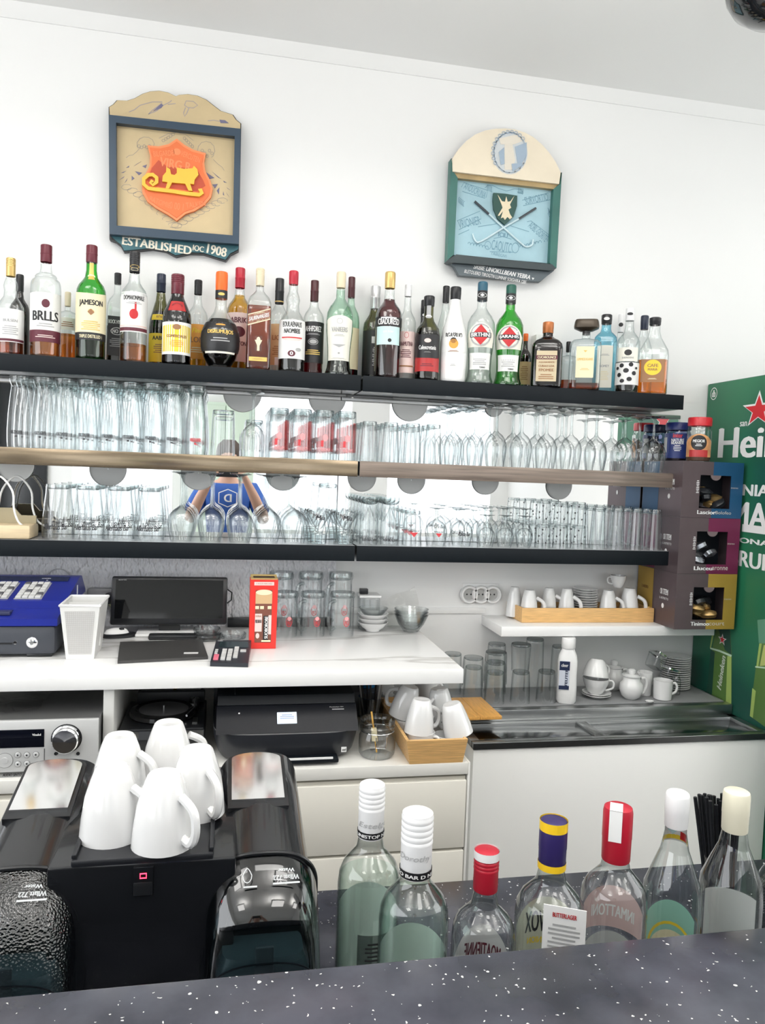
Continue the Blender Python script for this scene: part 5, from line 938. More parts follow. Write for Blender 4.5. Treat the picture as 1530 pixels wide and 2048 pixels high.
# bowls
p = PZ(746, 1268, WT); by = min(p.y+.045, 2.33)
def bowl(R_, h, m, th=.0025): return MB().lathe([(.0001, 0), (R_*.45, 0), (R_*.48, .004), (R_*.75, h*.45), (R_*.96, h*.92), (R_, h), (R_-th, h), (R_*.72, h*.47), (R_*.4, .007), (.0001, .006)], 30)
for k in range(3): tag(obj('china_bowl', bowl(.047, .028, PORC), PORC, None, (PY(746, 1240, by).x, by, WT+.0008+k*.0135)), 'small white china bowl, %s of the stack of three' % ('bottom', 'middle', 'top')[k], 'bowl', 'stacked white bowls')
tag(obj('glass_dish', bowl(.046, .03, CUP), CUP, None, (PY(746, 1240, by).x, by, WT+.0009+.0415)), 'clear glass dish nested on the white china bowls', 'dish')
p = PY(737, 1200, 2.355); t = thing('glass_container', 'square clear glass container with pale lid behind the bowls', 'container', (p.x, 2.352, WT+.0006)); obj('glass_body', MB().box(-.032, .032, -.03, .03, 0, .10, .006), CUP, t); obj('lid', MB().box(-.034, .034, -.032, .032, .10, .108, .002), PLR, t); obj('clip', MB().box(-.03, -.004, -.01, .01, .1085, .125, .002), BLACK, t)
gx = PY(823, 1240, 2.30).x
for k in range(3): tag(obj('glass_bowl', bowl(.054, .052, CUP), CUP, None, (gx, 2.305, WT+.0008+k*.009)), 'clear glass bowl near the worktop end, %s of three nested' % ('outermost', 'middle', 'innermost')[k], 'bowl', 'nested glass bowls')
mb = MB(); rnd = random.Random(3); n = 7; V = []
for j in range(n):
    for i in range(n): u, v = i/(n-1), j/(n-1); V.append((.11*u-.02*v, .012*sin(9*u+4*v)+rnd.uniform(-.004, .004), .085*v*(.45+.55*u)+.0))
mb.add(V, [(j*n+i, j*n+i+1, (j+1)*n+i+1, (j+1)*n+i) for j in range(n-1) for i in range(n-1)]); p = PY(772, 1215, 2.372)
t = thing('plastic_bag', 'crumpled clear plastic bag behind the glass bowls', 'bag', (p.x, 2.365, WT+.0008)); obj('bag_sheet', MB().add(V, mb.f), glass('clear_plastic_film', (.93, .93, .92), (.7, .7, .7), 1.5, .05), t, (0, 0, .045)); obj('bag_base', MB().loft([(.035, 0, 0, .03, .012, 2), (.04, 0, .025, .036, .014, 2), (.045, 0, .05, .04, .008, 2)], 16), glass('clear_plastic_film', (.93, .93, .92), (.7, .7, .7), 1.5, .05), t)
# sockets on the wall
p = PY(960, 1187, WY); t = thing('wall_sockets', 'triple round white power socket on the wall above the trim', 'socket', (p.x, WY, p.z)); sp = .040
pl = obj('plate', MB().box(-.062, .062, -.004, 0, -.006, .034, .001), PLR, t)
for k in (-1, 0, 1):
    s = obj('socket', MB().lathe([(.030, 0), (.030, .010), (.0275, .014), (.022, .014), (.0205, .010), (.0195, .003), (.0001, .003)], 28, T(k*sp, -.003, -.002) @ RX(90)), PLR, t)
    obj('socket_insert', MB().lathe([(.019, .0035), (.0001, .0036)], 24, T(k*sp, -.003, -.002) @ RX(90)), mat('socket_grey', (.42, .42, .41), .5), s)
    for hx in (-.007, .007): obj('pin_hole', MB().lathe([(.0028, .0042), (.0001, .0043)], 10, T(k*sp+hx, -.003, -.002) @ RX(90)), BLACK, s)
p = PY(200, 1195, 2.385); t = thing('power_strip', 'grey wall power strip with plugged-in cables beside the monitor', 'power strip', (p.x, 2.393, p.z)); obj('housing', MB().box(-.035, .06, -.022, 0, -.035, .03, .008), mat('strip_grey', (.40, .40, .41), .45), t); obj('plug', MB().lathe([(.018, 0), (.018, .02), (.012, .03), (.0001, .03)], 18, T(.03, -.02, -.0) @ RX(90)), BLACK, t)
obj('cable', MB().tube([(-.022, -.04, -.05), (-.015, -.045, -.02), (.01, -.045, -.005), (.035, -.045, -.015), (.045, -.04, -.05)], .004, 6, smooth=4), mat('cable_olive', (.30, .31, .17), .5), t)
p = PY(118, 1165, 2.392); tag(obj('wire_loop', MB().tube([(-.04, 0, -.03), (-.038, 0, .012), (-.015, 0, .038), (.015, 0, .036), (.034, 0, .012), (.034, 0, -.03)], .0012, 6, smooth=5), mat('wire_grey', (.55, .55, .57), .4), None, (p.x, 2.390, p.z)), 'thin grey wire loop on the textured wall above the cash register', 'wire')
a, b = PY(560, 1240, 2.37), PY(455, 1250, 2.37)
tag(obj('cable_duct', MB().box(b.x, PY(720, 1240, 2.37).x-.09, 2.372, 2.393, WT+.0006, WT+.028, .002), BLACK), 'black cable duct along the wall behind the red carton', 'cable duct')
# ================================================================ cups, trays and things on the right-hand shelf and the cooler
def cup_mesh(t, r, h, foot, handle=0., m=None, hs=1., inside=True, bulge=.6):
    """upright cup: foot radius, rim r, handle at angle handle"""
    m = m or PORC; P = [(foot*.9, 0), (foot, .002), (foot+(r-foot)*.30, h*.18), (foot+(r-foot)*bulge, h*.42), (foot+(r-foot)*.88, h*.72), (r, h)]
    th = .0028; Q = [(a-th, max(z, .005)) for a, z in P[::-1] if a > th*2]
    obj('cup_body', MB().lathe([(.0001, .0015)]+P+Q+[(.0001, .006)], 30), m, t)
    c, s = cos(handle), sin(handle); d = h*.42*hs
    rr = lambda f: foot+(r-foot)*(bulge if f < .5 else .9)
    pts = [(rr(.8)-.004, h*.82), (r+d*.35, h*.86), (r+d*.62, h*.66), (r+d*.45, h*.40), (rr(.2)-.002, h*.26)]
    obj('handle', MB().tube([(a*c, a*s, z) for a, z in pts], .0052*h/.08, 8, smooth=4), m, t)
def cup(name, label, loc, r, h, foot, handle=0., up=True, rot=None, group=None, hs=1., bulge=.6, cat='cup'):
    t = thing(name, label, cat, loc, 0, group); cup_mesh(t, r, h, foot, handle, hs=hs, bulge=bulge)
    if rot: t.rotation_euler = rot
    elif not up: t.rotation_euler = (pi, 0, 0); t.location.z += h
    return t
def saucer(R_, h=.012): return MB().lathe([(.0001, .001), (R_*.5, 0), (R_*.55, .002), (R_*.9, h*.75), (R_, h), (R_*.985, h+.001), (R_*.88, h*.75+.0025), (R_*.5, .0035), (.0001, .003)], 36)
SZ = 1.0885
# bamboo tray with coffee cups
TX0, TX1, TY0, TY1, th = .917, 1.374, 2.268, 2.388, .008
t = thing('bamboo_tray', 'long bamboo tray holding cups and saucers on the white shelf', 'tray', (TX0, TY0, SZ)); w = TX1-TX0; d = TY1-TY0; h = .046
obj('front_side', MB().box(0, w, 0, th, 0, h, .001), BAMBOO, t); obj('back_side', MB().box(0, w, d-th, d, 0, h, .001), BAMBOO, t); obj('end_side', MB().box(0, th, th, d-th, 0, h, .001), BAMBOO, t); obj('end_side', MB().box(w-th, w, th, d-th, 0, h, .001), BAMBOO, t); obj('tray_floor', MB().box(th, w-th, th, d-th, 0, .005), BAMBOO, t)
tz = SZ+.0058; yy = 2.318
for k, (px, y, r, h, ha, ds) in enumerate(((1029, 2.352, .026, .095, 1.2, 'half hidden behind the first one'), (1059, 2.309, .030, .092, -.5, 'leftmost at the front'), (1098, 2.335, .027, .095, -.2, 'second from the left'), (1134, 2.322, .028, .095, -.7, 'left of the saucer stack'), (1217, 2.316, .030, .092, -.5, 'right of the saucer stack'), (1259, 2.322, .033, .098, -.4, 'rightmost and largest'))):
    X = PY(px, 1190, y).x; cup('coffee_cup', 'white upturned coffee cup in the long bamboo tray, '+ds, (X, y, tz), r, h, r*.56, -ha, False, group='cups in the long bamboo tray', hs=.8)
X = PY(1172, 1190, 2.334).x
for k in range(12): tag(obj('saucer', saucer(.041, .008), PORC, None, (X, 2.338, tz+k*.0078)), 'white saucer in the long bamboo tray stack, %s from the bottom' % ORD[k], 'saucer', 'saucers in the bamboo tray')
X = PY(1236, 1168, 2.335).x; cup('coffee_cup', 'white upright cup balanced on the upturned cups in the long tray', (X, 2.335, tz+.0985), .027, .040, .014, pi, True, hs=1.1)
# glasses on the cooler ledge
def gl_base(px, py): return PZ(px, py, MT)
def ledge(px, y, py, z, label, r=.031, r1=.027, h=.098):
    X = PY(px, py, y).x; t = thing('water_glass', label, 'glass', (X, y, z), 0, 'glasses on the cooler ledge'); tumbler(r, r1, h, .008)(t); return t
ROWA, ROWB = 2.225, 2.335
ledge(946, 2.29, 1370, MT+.0006, 'upturned water glass at the left end of the ledge, lower of two'); ledge(946, 2.29, 1340, MT+.0006+.030, 'upturned water glass at the left end of the ledge, upper of two', .0345, .0315)
for k in range(3): ledge(989, ROWA, 1380, MT+.0006+.031*k, 'upturned water glass in the stack of three nested glasses, %s' % ('bottom', 'middle', 'top')[k], .0315+.0025*k, .0275+.003*k)
ledge(1040, ROWA, 1390, MT+.0006, 'upturned water glass third along the ledge front, lower of two'); ledge(1040, ROWA, 1340, MT+.0006+.099, 'upright water glass balanced on the third upturned glass', .027, .031, .085)
ledge(1092, ROWA, 1380, MT+.0006, 'upturned water glass next to the white bottle')
for px, hgt, lb in ((992, .16, 'left'), (1068, .175, 'middle'), (1120, .15, 'right')): ledge(px, ROWB, 1330, MT+.0006, 'taller upturned glass in the back row on the ledge, %s of three' % lb, .032, .029, hgt)
ledge(905, ROWB, 1330, MT+.0006, 'upturned water glass half hidden behind the worktop corner', .031, .028, .13)
# white plastic bottle
p = gl_base(1139, 1410); t = thing('cleaner_bottle', 'tall white plastic cleaner bottle with blue and white label on the ledge', 'bottle', (p.x, 2.212, MT+.0006), -.3); h = .205
obj('bottle_body', MB().loft([(0, 0, 0, .026, .019, 3), (0, 0, .008, .030, .022, 3.2), (0, 0, .05, .0305, .0225, 3.2), (0, 0, .09, .029, .0215, 3), (0, 0, .13, .030, .022, 3), (0, 0, .150, .027, .021, 2.6), (0, 0, .165, .0205, .018, 2), (0, 0, .172, .0195, .0175, 2)], 32), PLR, t)
obj('cap', MB().lathe([(.0205, .172), (.0215, .174), (.0215, h-.004), (.020, h), (.0001, h)], 28), PLR, t)
lb = obj('label', MB().box(-.027, .004, -.0008, 0, .045, .135, 0, T(0, -.0232, 0)), mat('label_cleaner', (.62, .66, .74), .4), t, smooth=False); flat('label_band', '#rect', .031, .028, mat('label_navy', (.015, .025, .07), .4), lb, T(-.0115, -.0246, .120)); flat('lettering', '*cleer', .02, .010, W_, lb, T(-.0115, -.0252, .122)); flat('label_band', '#rect', .031, .012, mat('label_navy', (.015, .025, .07), .4), lb, T(-.0115, -.0246, .052)); flat('lettering', '*FEUTERS', .06, .008, mat('label_navy', (.015, .025, .07), .4), lb, T(-.005, -.0246, .088) @ RY(-90))
# stacked cups with saucers
p = gl_base(1193, 1395); X, Y = p.x, 2.255
for k in range(2): tag(obj('saucer', saucer(.046, .012), PORC, None, (X, Y, MT+.0008+k*.006)), 'white saucer under the leaning cups beside the bottle, %s of two' % ('lower', 'upper')[k], 'saucer', 'saucers on the ledge')
cup('coffee_cup', 'white upright cup standing on the two saucers on the ledge', (X-.004, Y, MT+.0125), .042, .052, .02, -.35, True)
cup('coffee_cup', 'white cup stacked upside down on the upright cup on the ledge', (X-.004, Y-.0, MT+.125), .041, .055, .022, 0, rot=(pi-.10, .14, .3))
# sugar pots, creamer, mugs
def pot(label, px, y, r, h, spoon=True):
    X = PY(px, 1380, y).x; t = thing('sugar_pot', label, 'pot', (X, y, MT+.0008))
    obj('pot_body', MB().lathe([(.0001, .001), (r*.5, 0), (r*.8, h*.12), (r, h*.38), (r*.93, h*.60), (r*.72, h*.72), (r*.70, h*.86), (r*.80, h*.90), (r*.80, h*.93), (r*.66, h*.93), (r*.66, h*.6), (.0001, h*.3)], 30), PORC, t)
    obj('handle', MB().tube([(r*.78, -.004, h*.80), (r*1.2, -.004, h*.80), (r*1.35, -.004, h*.55), (r*1.1, -.004, h*.25), (r*.88, -.004, h*.24)], .0045, 8, smooth=4), PORC, t)
    obj('lid_knob', MB().lathe([(r*.64, h*.92), (r*.5, h*.95), (.009, h*.97), (.0125, h*1.05), (.012, h*1.13), (.006, h*1.17), (.0001, h*1.17)], 22), PORC, t)
pot('round white sugar pot with handle and knob lid on the ledge front', 1262, 2.235, .038, .082); pot('round white sugar pot half hidden behind the leaning cups', 1226, 2.335, .036, .085)
X = PY(1293, 1380, 2.262).x; t = thing('milk_jug', 'slim white milk jug right of the sugar pot', 'jug', (X, 2.275, MT+.0008)); obj('jug_body', MB().lathe([(.0001, .001), (.022, 0), (.0235, .004), (.023, .05), (.0245, .075), (.0225, .075), (.021, .05), (.0001, .006)], 26), PORC, t); obj('spout', MB().tube([(-.020, 0, .066), (-.027, 0, .075)], .004, 6), PORC, t)
X = PY(1324, 1385, 2.225).x; cup('espresso_mug', 'straight white mug at the front right of the ledge', (X, 2.222, MT+.0008), .030, .062, .028, -.25, True, bulge=.55, cat='mug', hs=.9)
X = PY(1300, 1400, 2.19).x; tag(obj('china_spoon', MB().loft([(0, 0, 0, .012, .009, 2), (0, 0, .004, .015, .011, 2), (0, 0, .006, .010, .008, 2)], 18), PORC, None, (X, 2.192, MT+.0008)), 'small white china spoon rest in front of the straight mug', 'spoon')
X = PY(1303, 1330, 2.33).x
for k, (dx, z, rot) in enumerate(((0.005, .012, (-.15, .55, .2)), (.05, .006, (-.1, .35, 0)))):
    t = thing('square_tealight_glass', ('square tea-light glass tilted beside the plates', 'square tea-light glass leaning on the plate stack')[k], 'glass', (X+dx, 2.325-.01*k, MT+.018+z+(.045 if k == 0 else 0)), 0, 'square glasses'); t.rotation_euler = rot
    obj('glass_wall', MB().loft([(0, 0, 0, .022, .022, 6), (0, 0, .005, .024, .024, 6), (0, 0, .05, .025, .025, 6)], 28, cap1=False), CUP, t); obj('metal_rim', MB().loft([(0, 0, .046, .0258, .0258, 6), (0, 0, .052, .0258, .0258, 6)], 28, cap0=False, cap1=False), CHROME, t)
X = PY(1340, 1370, 2.27).x; tag(obj('salt_cellar', MB().lathe([(.0001, 0), (.014, 0), (.015, .003), (.015, .045), (.012, .055), (.010, .060), (.0001, .061)], 20), CUP, None, (X+.02, 2.268, MT+.0008)), 'small glass shaker behind the straight mug', 'shaker')
X = PY(1352, 1340, 2.335).x
for k in range(15): tag(obj('side_plate', saucer(.050, .007), PORC, None, (X, 2.338, MT+.0008+k*.0074)), 'white side plate in the tall stack by the fridge, %s from the bottom' % ORD[k], 'plate', 'plates by the fridge')
# bamboo board on the cooler
q = [PZ(1000, 1453, FT+.004), PZ(885, 1398, FT+.004)]; bx1 = q[0].x; by0 = 1.99
t = thing('bamboo_board', 'bamboo cutting board lying on the steel cooler rim', 'board', (.592, 2.066, MT+.0006)); 
for k in range(3): obj('plank', MB().box(.066*k+.0004, .066*(k+1)-.0004, 0, .186, 0, .010, .0008), BAMBOO2, t)

# ================================================================ things on the low cabinet
# receiver
a = PZ(207, 1554, CT); H = PY(207, 1437, 1.825).z-CT; w = .43; y0 = 1.82
t = thing('hifi_receiver', 'silver hi-fi receiver with big chrome volume knob under the worktop', 'receiver', (a.x-w-.016, y0, CT+.0006)); SIL = mat('silver_panel', (.66, .665, .66), .35, .25)
obj('case', MB().box(0, w, .012, .33, .008, H, .002), mat('receiver_top', (.16, .16, .16), .4, .5), t); fp = obj('front_panel', MB().box(0, w, 0, .012, .006, H, .002), SIL, t)
def rp(px, py): p = PY(px, py, y0); return p.x-(a.x-w), p.z-CT
kx, kz = rp(148, 1477); kn = obj('volume_knob', MB().lathe([(.031, 0), (.031, .003), (.0285, .004), (.0285, .020), (.026, .023), (.0001, .024)], 36, T(kx, 0, kz) @ RX(90)), CHROME, t); obj('knob_ring', MB().lathe([(.0335, .0005), (.031, .0012)], 36, T(kx, 0, kz) @ RX(90)), BLACK, kn)
d0, d1 = rp(0, 1497), rp(104, 1458); ds = obj('display', MB().box(max(.02, d0[0]-.12), d1[0], -.0015, .003, d0[1], d1[1], .001), mat('receiver_display', (.004, .005, .010), .08), t); flat('lettering', '*Vinakd', .018, .005, W_, ds, T(d1[0]-.016, -.0022, d1[1]-.012))
g0 = rp(104, 1497); obj('panel_groove', MB().box(g0[0]-.0006, g0[0]+.0006, -.0006, .002, .012, g0[1]), BLACK, t)
for px, py in ((51, 1510), (69, 1510), (87, 1509), (51, 1528), (69, 1527), (4, 1512), (4, 1530)):
    x, z = rp(px, py); b = obj('button', MB().lathe([(.0062, 0), (.0062, .0015), (.005, .002), (.0001, .002)], 16, T(x, 0, z) @ RX(90)), SIL, t); obj('button_ring', MB().lathe([(.0072, .0003), (.0062, .0006)], 16, T(x, 0, z) @ RX(90)), mat('ring_grey', (.18, .18, .18), .4), b); obj('button_dot', MB().lathe([(.002, .0022), (.0001, .0023)], 10, T(x, 0, z) @ RX(90)), BLACK, b)
x, z = rp(25, 1521); dp_ = obj('jog_dial', MB().lathe([(.0165, 0), (.0165, .0012), (.0075, .0016), (.007, .0026), (.0001, .003)], 28, T(x, 0, z) @ RX(90)), SIL, t); obj('dial_ring', MB().lathe([(.0175, .0003), (.0165, .0006)], 28, T(x, 0, z) @ RX(90)), mat('ring_grey', (.18, .18, .18), .4), dp_)
for px in (127, 171): x, z = rp(px, 1507); obj('jack', MB().lathe([(.004, 0), (.004, .0015), (.0022, .0016), (.0001, .0004)], 14, T(x, 0, z) @ RX(90)), BLACK, t)
x, z = rp(40, 1549); obj('lower_strip', MB().box(.01, w-.004, -.0014, .002, z-.006, z+.006), STEEL, t); flat('lettering', '/*AUDIO SINTO', .04, .006, K_, t, T(x, -.0018, z))
for sx in (.04, w-.04): obj('foot', MB().lathe([(.0001, 0), (.015, 0), (.016, .008), (.0001, .008)], 16, T(sx, .05, 0)), BLACK, t)
V = []; n = 9; rnd = random.Random(5)
for j in range(n):
    for i in range(n): V.append((.26*i/(n-1), .2*j/(n-1), rnd.uniform(0.001, .012)))
tag(obj('plastic_wrap', MB().add(V, [(j*n+i, j*n+i+1, (j+1)*n+i+1, (j+1)*n+i) for j in range(n-1) for i in range(n-1)]), glass('clear_wrap', (.9, .9, .9), (.6, .6, .6), 1.6, .03), None, (a.x-.42, 1.87, CT+H+.003)), 'crumpled clear plastic wrap lying on the silver receiver', 'wrap')
# turntable
p = PZ(320, 1515, CT); x0, x1 = PY(238, 1480, 1.92).x, PY(408, 1480, 1.92).x; w = x1-x0; y0 = 1.905; zt = .072
t = thing('record_player', 'black record player with round platter under the worktop', 'record player', (x0, y0, CT+.0006))
obj('plinth', MB().box(0, w, 0, .23, .01, zt, .004), BLACK, t); obj('front_band', MB().box(.0, w, -.0012, .002, .045, .066), DKGREY, t)
for sx in (.002, w-.047): obj('control_plate', MB().box(sx, sx+.045, -.0022, 0, .05, .066), STEEL, t)
pl = obj('platter', MB().lathe([(.082, zt), (.085, zt+.004), (.083, zt+.013), (.070, zt+.018), (.062, zt+.014), (.0001, zt+.014)], 36, T(w*.48, .11, 0)), mat('platter_black', (.012, .012, .013), .12, .3), t); obj('slip_mat', MB().lathe([(.062, zt+.0145), (.0001, zt+.015)], 32, T(w*.48, .11, 0)), mat('slip_mat_grey', (.11, .11, .115), .35), pl); obj('spindle', MB().lathe([(.003, zt+.014), (.003, zt+.024), (.0001, zt+.025)], 10, T(w*.48, .11, 0)), CHROME, pl)
obj('hinge_bar', MB().box(.02, w-.005, .205, .228, zt, zt+.030, .003), DKGREY, t); obj('tone_arm', MB().tube([(w-.03, .19, zt+.02), (w-.028, .10, zt+.018), (w-.045, .05, zt+.014)], .003, 8), CHROME, t); obj('arm_base', MB().lathe([(.012, zt), (.012, zt+.02), (.0001, zt+.022)], 16, T(w-.03, .18, 0)), STEEL, t); obj('speed_slider', MB().box(w-.03, w-.018, .03, .07, zt, zt+.004), STEEL, t)
for sx in (.03, w-.03): obj('foot', MB().lathe([(.0001, 0), (.013, 0), (.014, .011), (.0001, .011)], 14, T(sx, .03, 0)), BLACK, t)
# cables behind the turntable
for k, pts in enumerate((((240, 1410), (250, 1400), (262, 1382)), ((255, 1440), (252, 1410), (258, 1385)), ((405, 1410), (398, 1395), (402, 1380), (415, 1372)))):
    tag(obj('black_cable', MB().tube([tuple(PY(px, py, 2.30)) for px, py in pts], .003, 6, smooth=4), BLACK), 'thin black cable hanging under the worktop, %s from the left' % ORD[k], 'cable', 'cables under the worktop')
tag(obj('yellow_strap', MB().tube([tuple(PY(px, py, 2.32)) for px, py in ((328, 1405), (340, 1390), (356, 1372))], .004, 6), mat('strap_yellow', (.70, .52, .02), .5)), 'yellow strap hanging behind the record player', 'strap')
# printer
y0 = 1.835; x0, x1 = PY(425, 1490, y0).x, PY(722, 1490, y0).x; w = x1-x0; PBK = mat('printer_black', (.005, .007, .010), .4, spec=.25); PBG = mat('printer_gloss', (.004, .005, .008), .35, spec=.25)
t = thing('inkjet_printer', 'black inkjet printer with small bright screen on the low cabinet', 'printer', ((x0+x1)/2, y0, CT+.0006)); hw = w/2
obj('base_tub', MB().loft([(0, .145, .006, hw*.90, .130, 5), (0, .145, .02, hw*.95, .14, 5), (0, .145, .055, hw, .147, 5), (0, .145, .075, hw*1.0, .147, 5)], 44), mat('printer_side', (.02, .022, .027), .35), t)
obj('silver_line', MB().loft([(0, .145, .0735, hw*1.004, .1475, 5), (0, .145, .0765, hw*1.004, .1475, 5)], 44, cap0=False, cap1=False), mat('printer_trim', (.5, .5, .5), .3, .7), t)
fpn = obj('control_face', MB().prism([(.0, .0765), (.055, .128), (.285, .128), (.285, .0765)], -hw*.96, hw*.96, RZ(90)), PBG, t, ang=20)
ld = obj('scanner_lid', MB().prism([(.06, .1285), (.072, .148), (.27, .158), (.285, .1285)], -hw*.95, hw*.95, RZ(90)), PBK, t, ang=20); obj('lid_seam', MB().box(-hw*.72, -hw*.715, .075, .26, .150, .1545), DKGREY, ld)
FMx = T(0, .0, .0765) @ RX(math.degrees(math.atan2(.0515, .055))-90)
sx = (PY(575, 1466, y0).x-(x0+x1)/2); s_ = obj('touch_screen', MB().box(sx-.024, sx+.024, -.0015, .001, .024, .055, .001, FMx), mat('screen_lit', (.55, .62, .70), .3, emit=((.75, .84, .95), .55)), t); flat('screen_icons', '#lines', .036, .014, mat('screen_text', (.25, .33, .5), .4), s_, FMx @ T(sx, -.002, .042)); flat('screen_icons', '#ring', .008, .006, mat('screen_text', (.25, .33, .5), .4), s_, FMx @ T(sx-.012, -.002, .032))
flat('lettering', 'Pendeskjet 301', .034, .004, KEYM, t, FMx @ T(hw*.68, -.0006, .066)); flat('lettering', '#rect', .030, .002, KEYM, t, FMx @ T(hw*.70, -.0006, .060)); flat('power_light', '#disc', .004, .004, W_, t, FMx @ T(-hw*.66, -.0006, .055))
obj('paper_tray', MB().box(-hw*.30, hw*.68, -.022, .04, .006, .017, .003), PBK, t); obj('tray_edge', MB().box(-hw*.45, hw*.60, -.0226, -.018, .0165, .0205), PLR, t); bd = flat('badge', '#rect', .013, .013, PLR, t, T(hw*.76, -.0035, .032)); flat('badge_mark', '*ood', .009, .006, K_, bd, T(hw*.76, -.0045, .032))
for fx in (-.1, .1): obj('foot', MB().box(fx-.015, fx+.015, .05, .2, 0, .008), BLACK, t)
tag(obj('paper_caddy', MB().box(PY(428, 1400, 2.2).x, PY(470, 1400, 2.2).x, 2.13, 2.30, CT+.0006, CT+.15, .004), mat('navy_black', (.008, .012, .02), .4)), 'tall dark box standing behind the printer', 'box')
# clip-top jar
p = PZ(760, 1523, CT); t = thing('clip_jar', 'open clip-top glass jar with a wooden stick beside the printer', 'jar', (p.x, p.y+.046, CT+.0006)); r = .045
obj('jar_glass', MB().lathe([(.0001, .002), (r*.9, 0), (r*1.02, .008), (r*1.04, .03), (r*1.02, .052), (r*.93, .060), (r*.92, .066), (r*.98, .069), (r*.98, .075), (r*.92, .078), (r*.98, .082), (r*.97, .092), (r*.88, .092), (r*.87, .062)], 32), CUP, t)
obj('wire_clip', MB().tube([(-.012, -r*1.05, .060), (-.012, -r*1.12, .035), (.012, -r*1.12, .033), (.014, -r*1.05, .060)], .0012, 6), CHROME, t); obj('wire_band', MB().tube([(r*.95*cos(a), r*.95*sin(a), .064) for a in [2*pi*i/20 for i in range(20)]], .001, 5, closed=True), CHROME, t)
obj('wooden_stick', MB().tube([(.0, .0, .006), (-.018, -.005, .112)], .0022, 6), mat('stick_wood', (.72, .42, .10), .5), t); obj('sugar_sachet', MB().loft([(-.006, 0, .035, .008, .004, 3), (-.010, -.002, .07, .007, .003, 3)], 10), LB['cream'], t)
# utensil cup, blue cup, plates behind
p = PY(742, 1440, 2.09); t = thing('utensil_glass', 'grey plastic cup of black stirrers behind the clip jar', 'cup', (p.x, 2.09, CT+.0006)); obj('cup_wall', MB().lathe([(.0001, .002), (.03, 0), (.036, .075), (.037, .085), (.034, .085)], 26), glass('smoky_plastic', (.62, .64, .65), (.3, .32, .33)), t)
for k in range(7): a = k*.9; obj('stirrer', MB().tube([(.015*cos(a), .015*sin(a), .01), (.034*cos(a)-.005, .03*sin(a), .125+.012*(k % 3))], .003, 6), BLACK if k % 3 else KEYM, t)
p = PY(732, 1395, 2.22); cup('blue_mug', 'glossy blue mug half hidden under the worktop behind the printer', (p.x, 2.22, CT+.075), .036, .085, .026, .4).children[0].data.materials[0] = mat('blue_glaze', (.01, .16, .38), .15, coat=.5)
tag(obj('storage_tin', MB().box(p.x-.05, p.x+.04, 2.17, 2.29, CT+.0006, CT+.0745, .004), DKGREY), 'dark low tin under the blue mug', 'tin')
# bamboo box with cups
yb = 1.782; x0, x1 = PY(823, 1533, yb).x, PY(930, 1533, yb).x; w = x1-x0; dd = .34; h = .062; fl = .012
t = thing('bamboo_box', 'flared bamboo box full of white cups overhanging the cream drawers', 'box', ((x0+x1)/2, yb+.02, CT+.0006))
A = [(-w/2, 0), (w/2, 0), (w/2, dd), (-w/2, dd)]; Bp = [(-w/2-fl, -fl), (w/2+fl*.6, -fl), (w/2+fl*.6, dd+fl), (-w/2-fl, dd+fl)]
for i in range(4):
    j = (i+1) % 4; q = [Vector((*A[i], 0)), Vector((*A[j], 0)), Vector((*Bp[j], h)), Vector((*Bp[i], h))]; nrm = (q[1]-q[0]).cross(q[3]-q[0]).normalized()*.007
    obj('box_side', MB().rings([[tuple(v) for v in q], [tuple(v-nrm) for v in q]]), BAMBOO, t, smooth=False)
obj('box_floor', MB().box(-w/2+.003, w/2-.003, .003, dd-.003, 0, .006), BAMBOO, t)
X0, Y0 = (x0+x1)/2, yb+.02; z0 = CT+.0075
G = 'cups in the bamboo box'
cup('coffee_cup', 'white upright cup at the front left inside the bamboo box', (X0-.030, Y0+.050, z0), .036, .058, .022, -.6, True, group=G)
cup('coffee_cup', 'white upturned cup standing on the front left cup in the bamboo box', (X0-.030, Y0+.050, z0+.140), .0375, .084, .023, -.35, rot=(pi, .06, 0), group=G)
cup('coffee_cup', 'white upright cup at the front right inside the bamboo box', (X0+.036, Y0+.042, z0), .033, .050, .02, 2.7, True, group=G)
cup('coffee_cup', 'white cup tipped upside down at the front right of the bamboo box', (X0+.046, Y0+.046, z0+.128), .0375, .080, .024, -2.2, rot=(pi-.05, -.28, 0), group=G)
cup('coffee_cup', 'white upright cup at the back left inside the bamboo box', (X0-.038, Y0+.145, z0), .036, .060, .022, 2.6, True, group=G)
cup('coffee_cup', 'white cup leaning upside down at the back left of the bamboo box', (X0-.036, Y0+.150, z0+.145), .037, .084, .023, -2.4, rot=(pi+.10, .22, 0), group=G)
cup('coffee_cup', 'white upright cup in the middle right of the bamboo box', (X0+.038, Y0+.135, z0), .036, .060, .022, 1.2, True, group=G)
cup('coffee_cup', 'white cup tipped on the middle right cup in the bamboo box', (X0+.040, Y0+.140, z0+.140), .036, .078, .023, 2.5, rot=(pi, -.12, 0), group=G)
cup('coffee_cup', 'white upright cup with raised handle at the back right of the bamboo box', (X0+.030, Y0+.235, z0+.066), .032, .068, .020, .2, True, group=G)
cup('coffee_cup', 'white upturned cup at the very back right of the bamboo box', (X0+.030, Y0+.235, z0), .036, .065, .022, .8, False, group=G)
p = PY(826, 1390, 2.255)
for k in range(10): tag(obj('dinner_plate', saucer(.058, .010), PORC, None, (p.x, 2.27, CT+.0008+k*.0130)), 'white plate in the stack behind the bamboo box, %s from the bottom' % ORD[k], 'plate', 'plates behind the bamboo box')
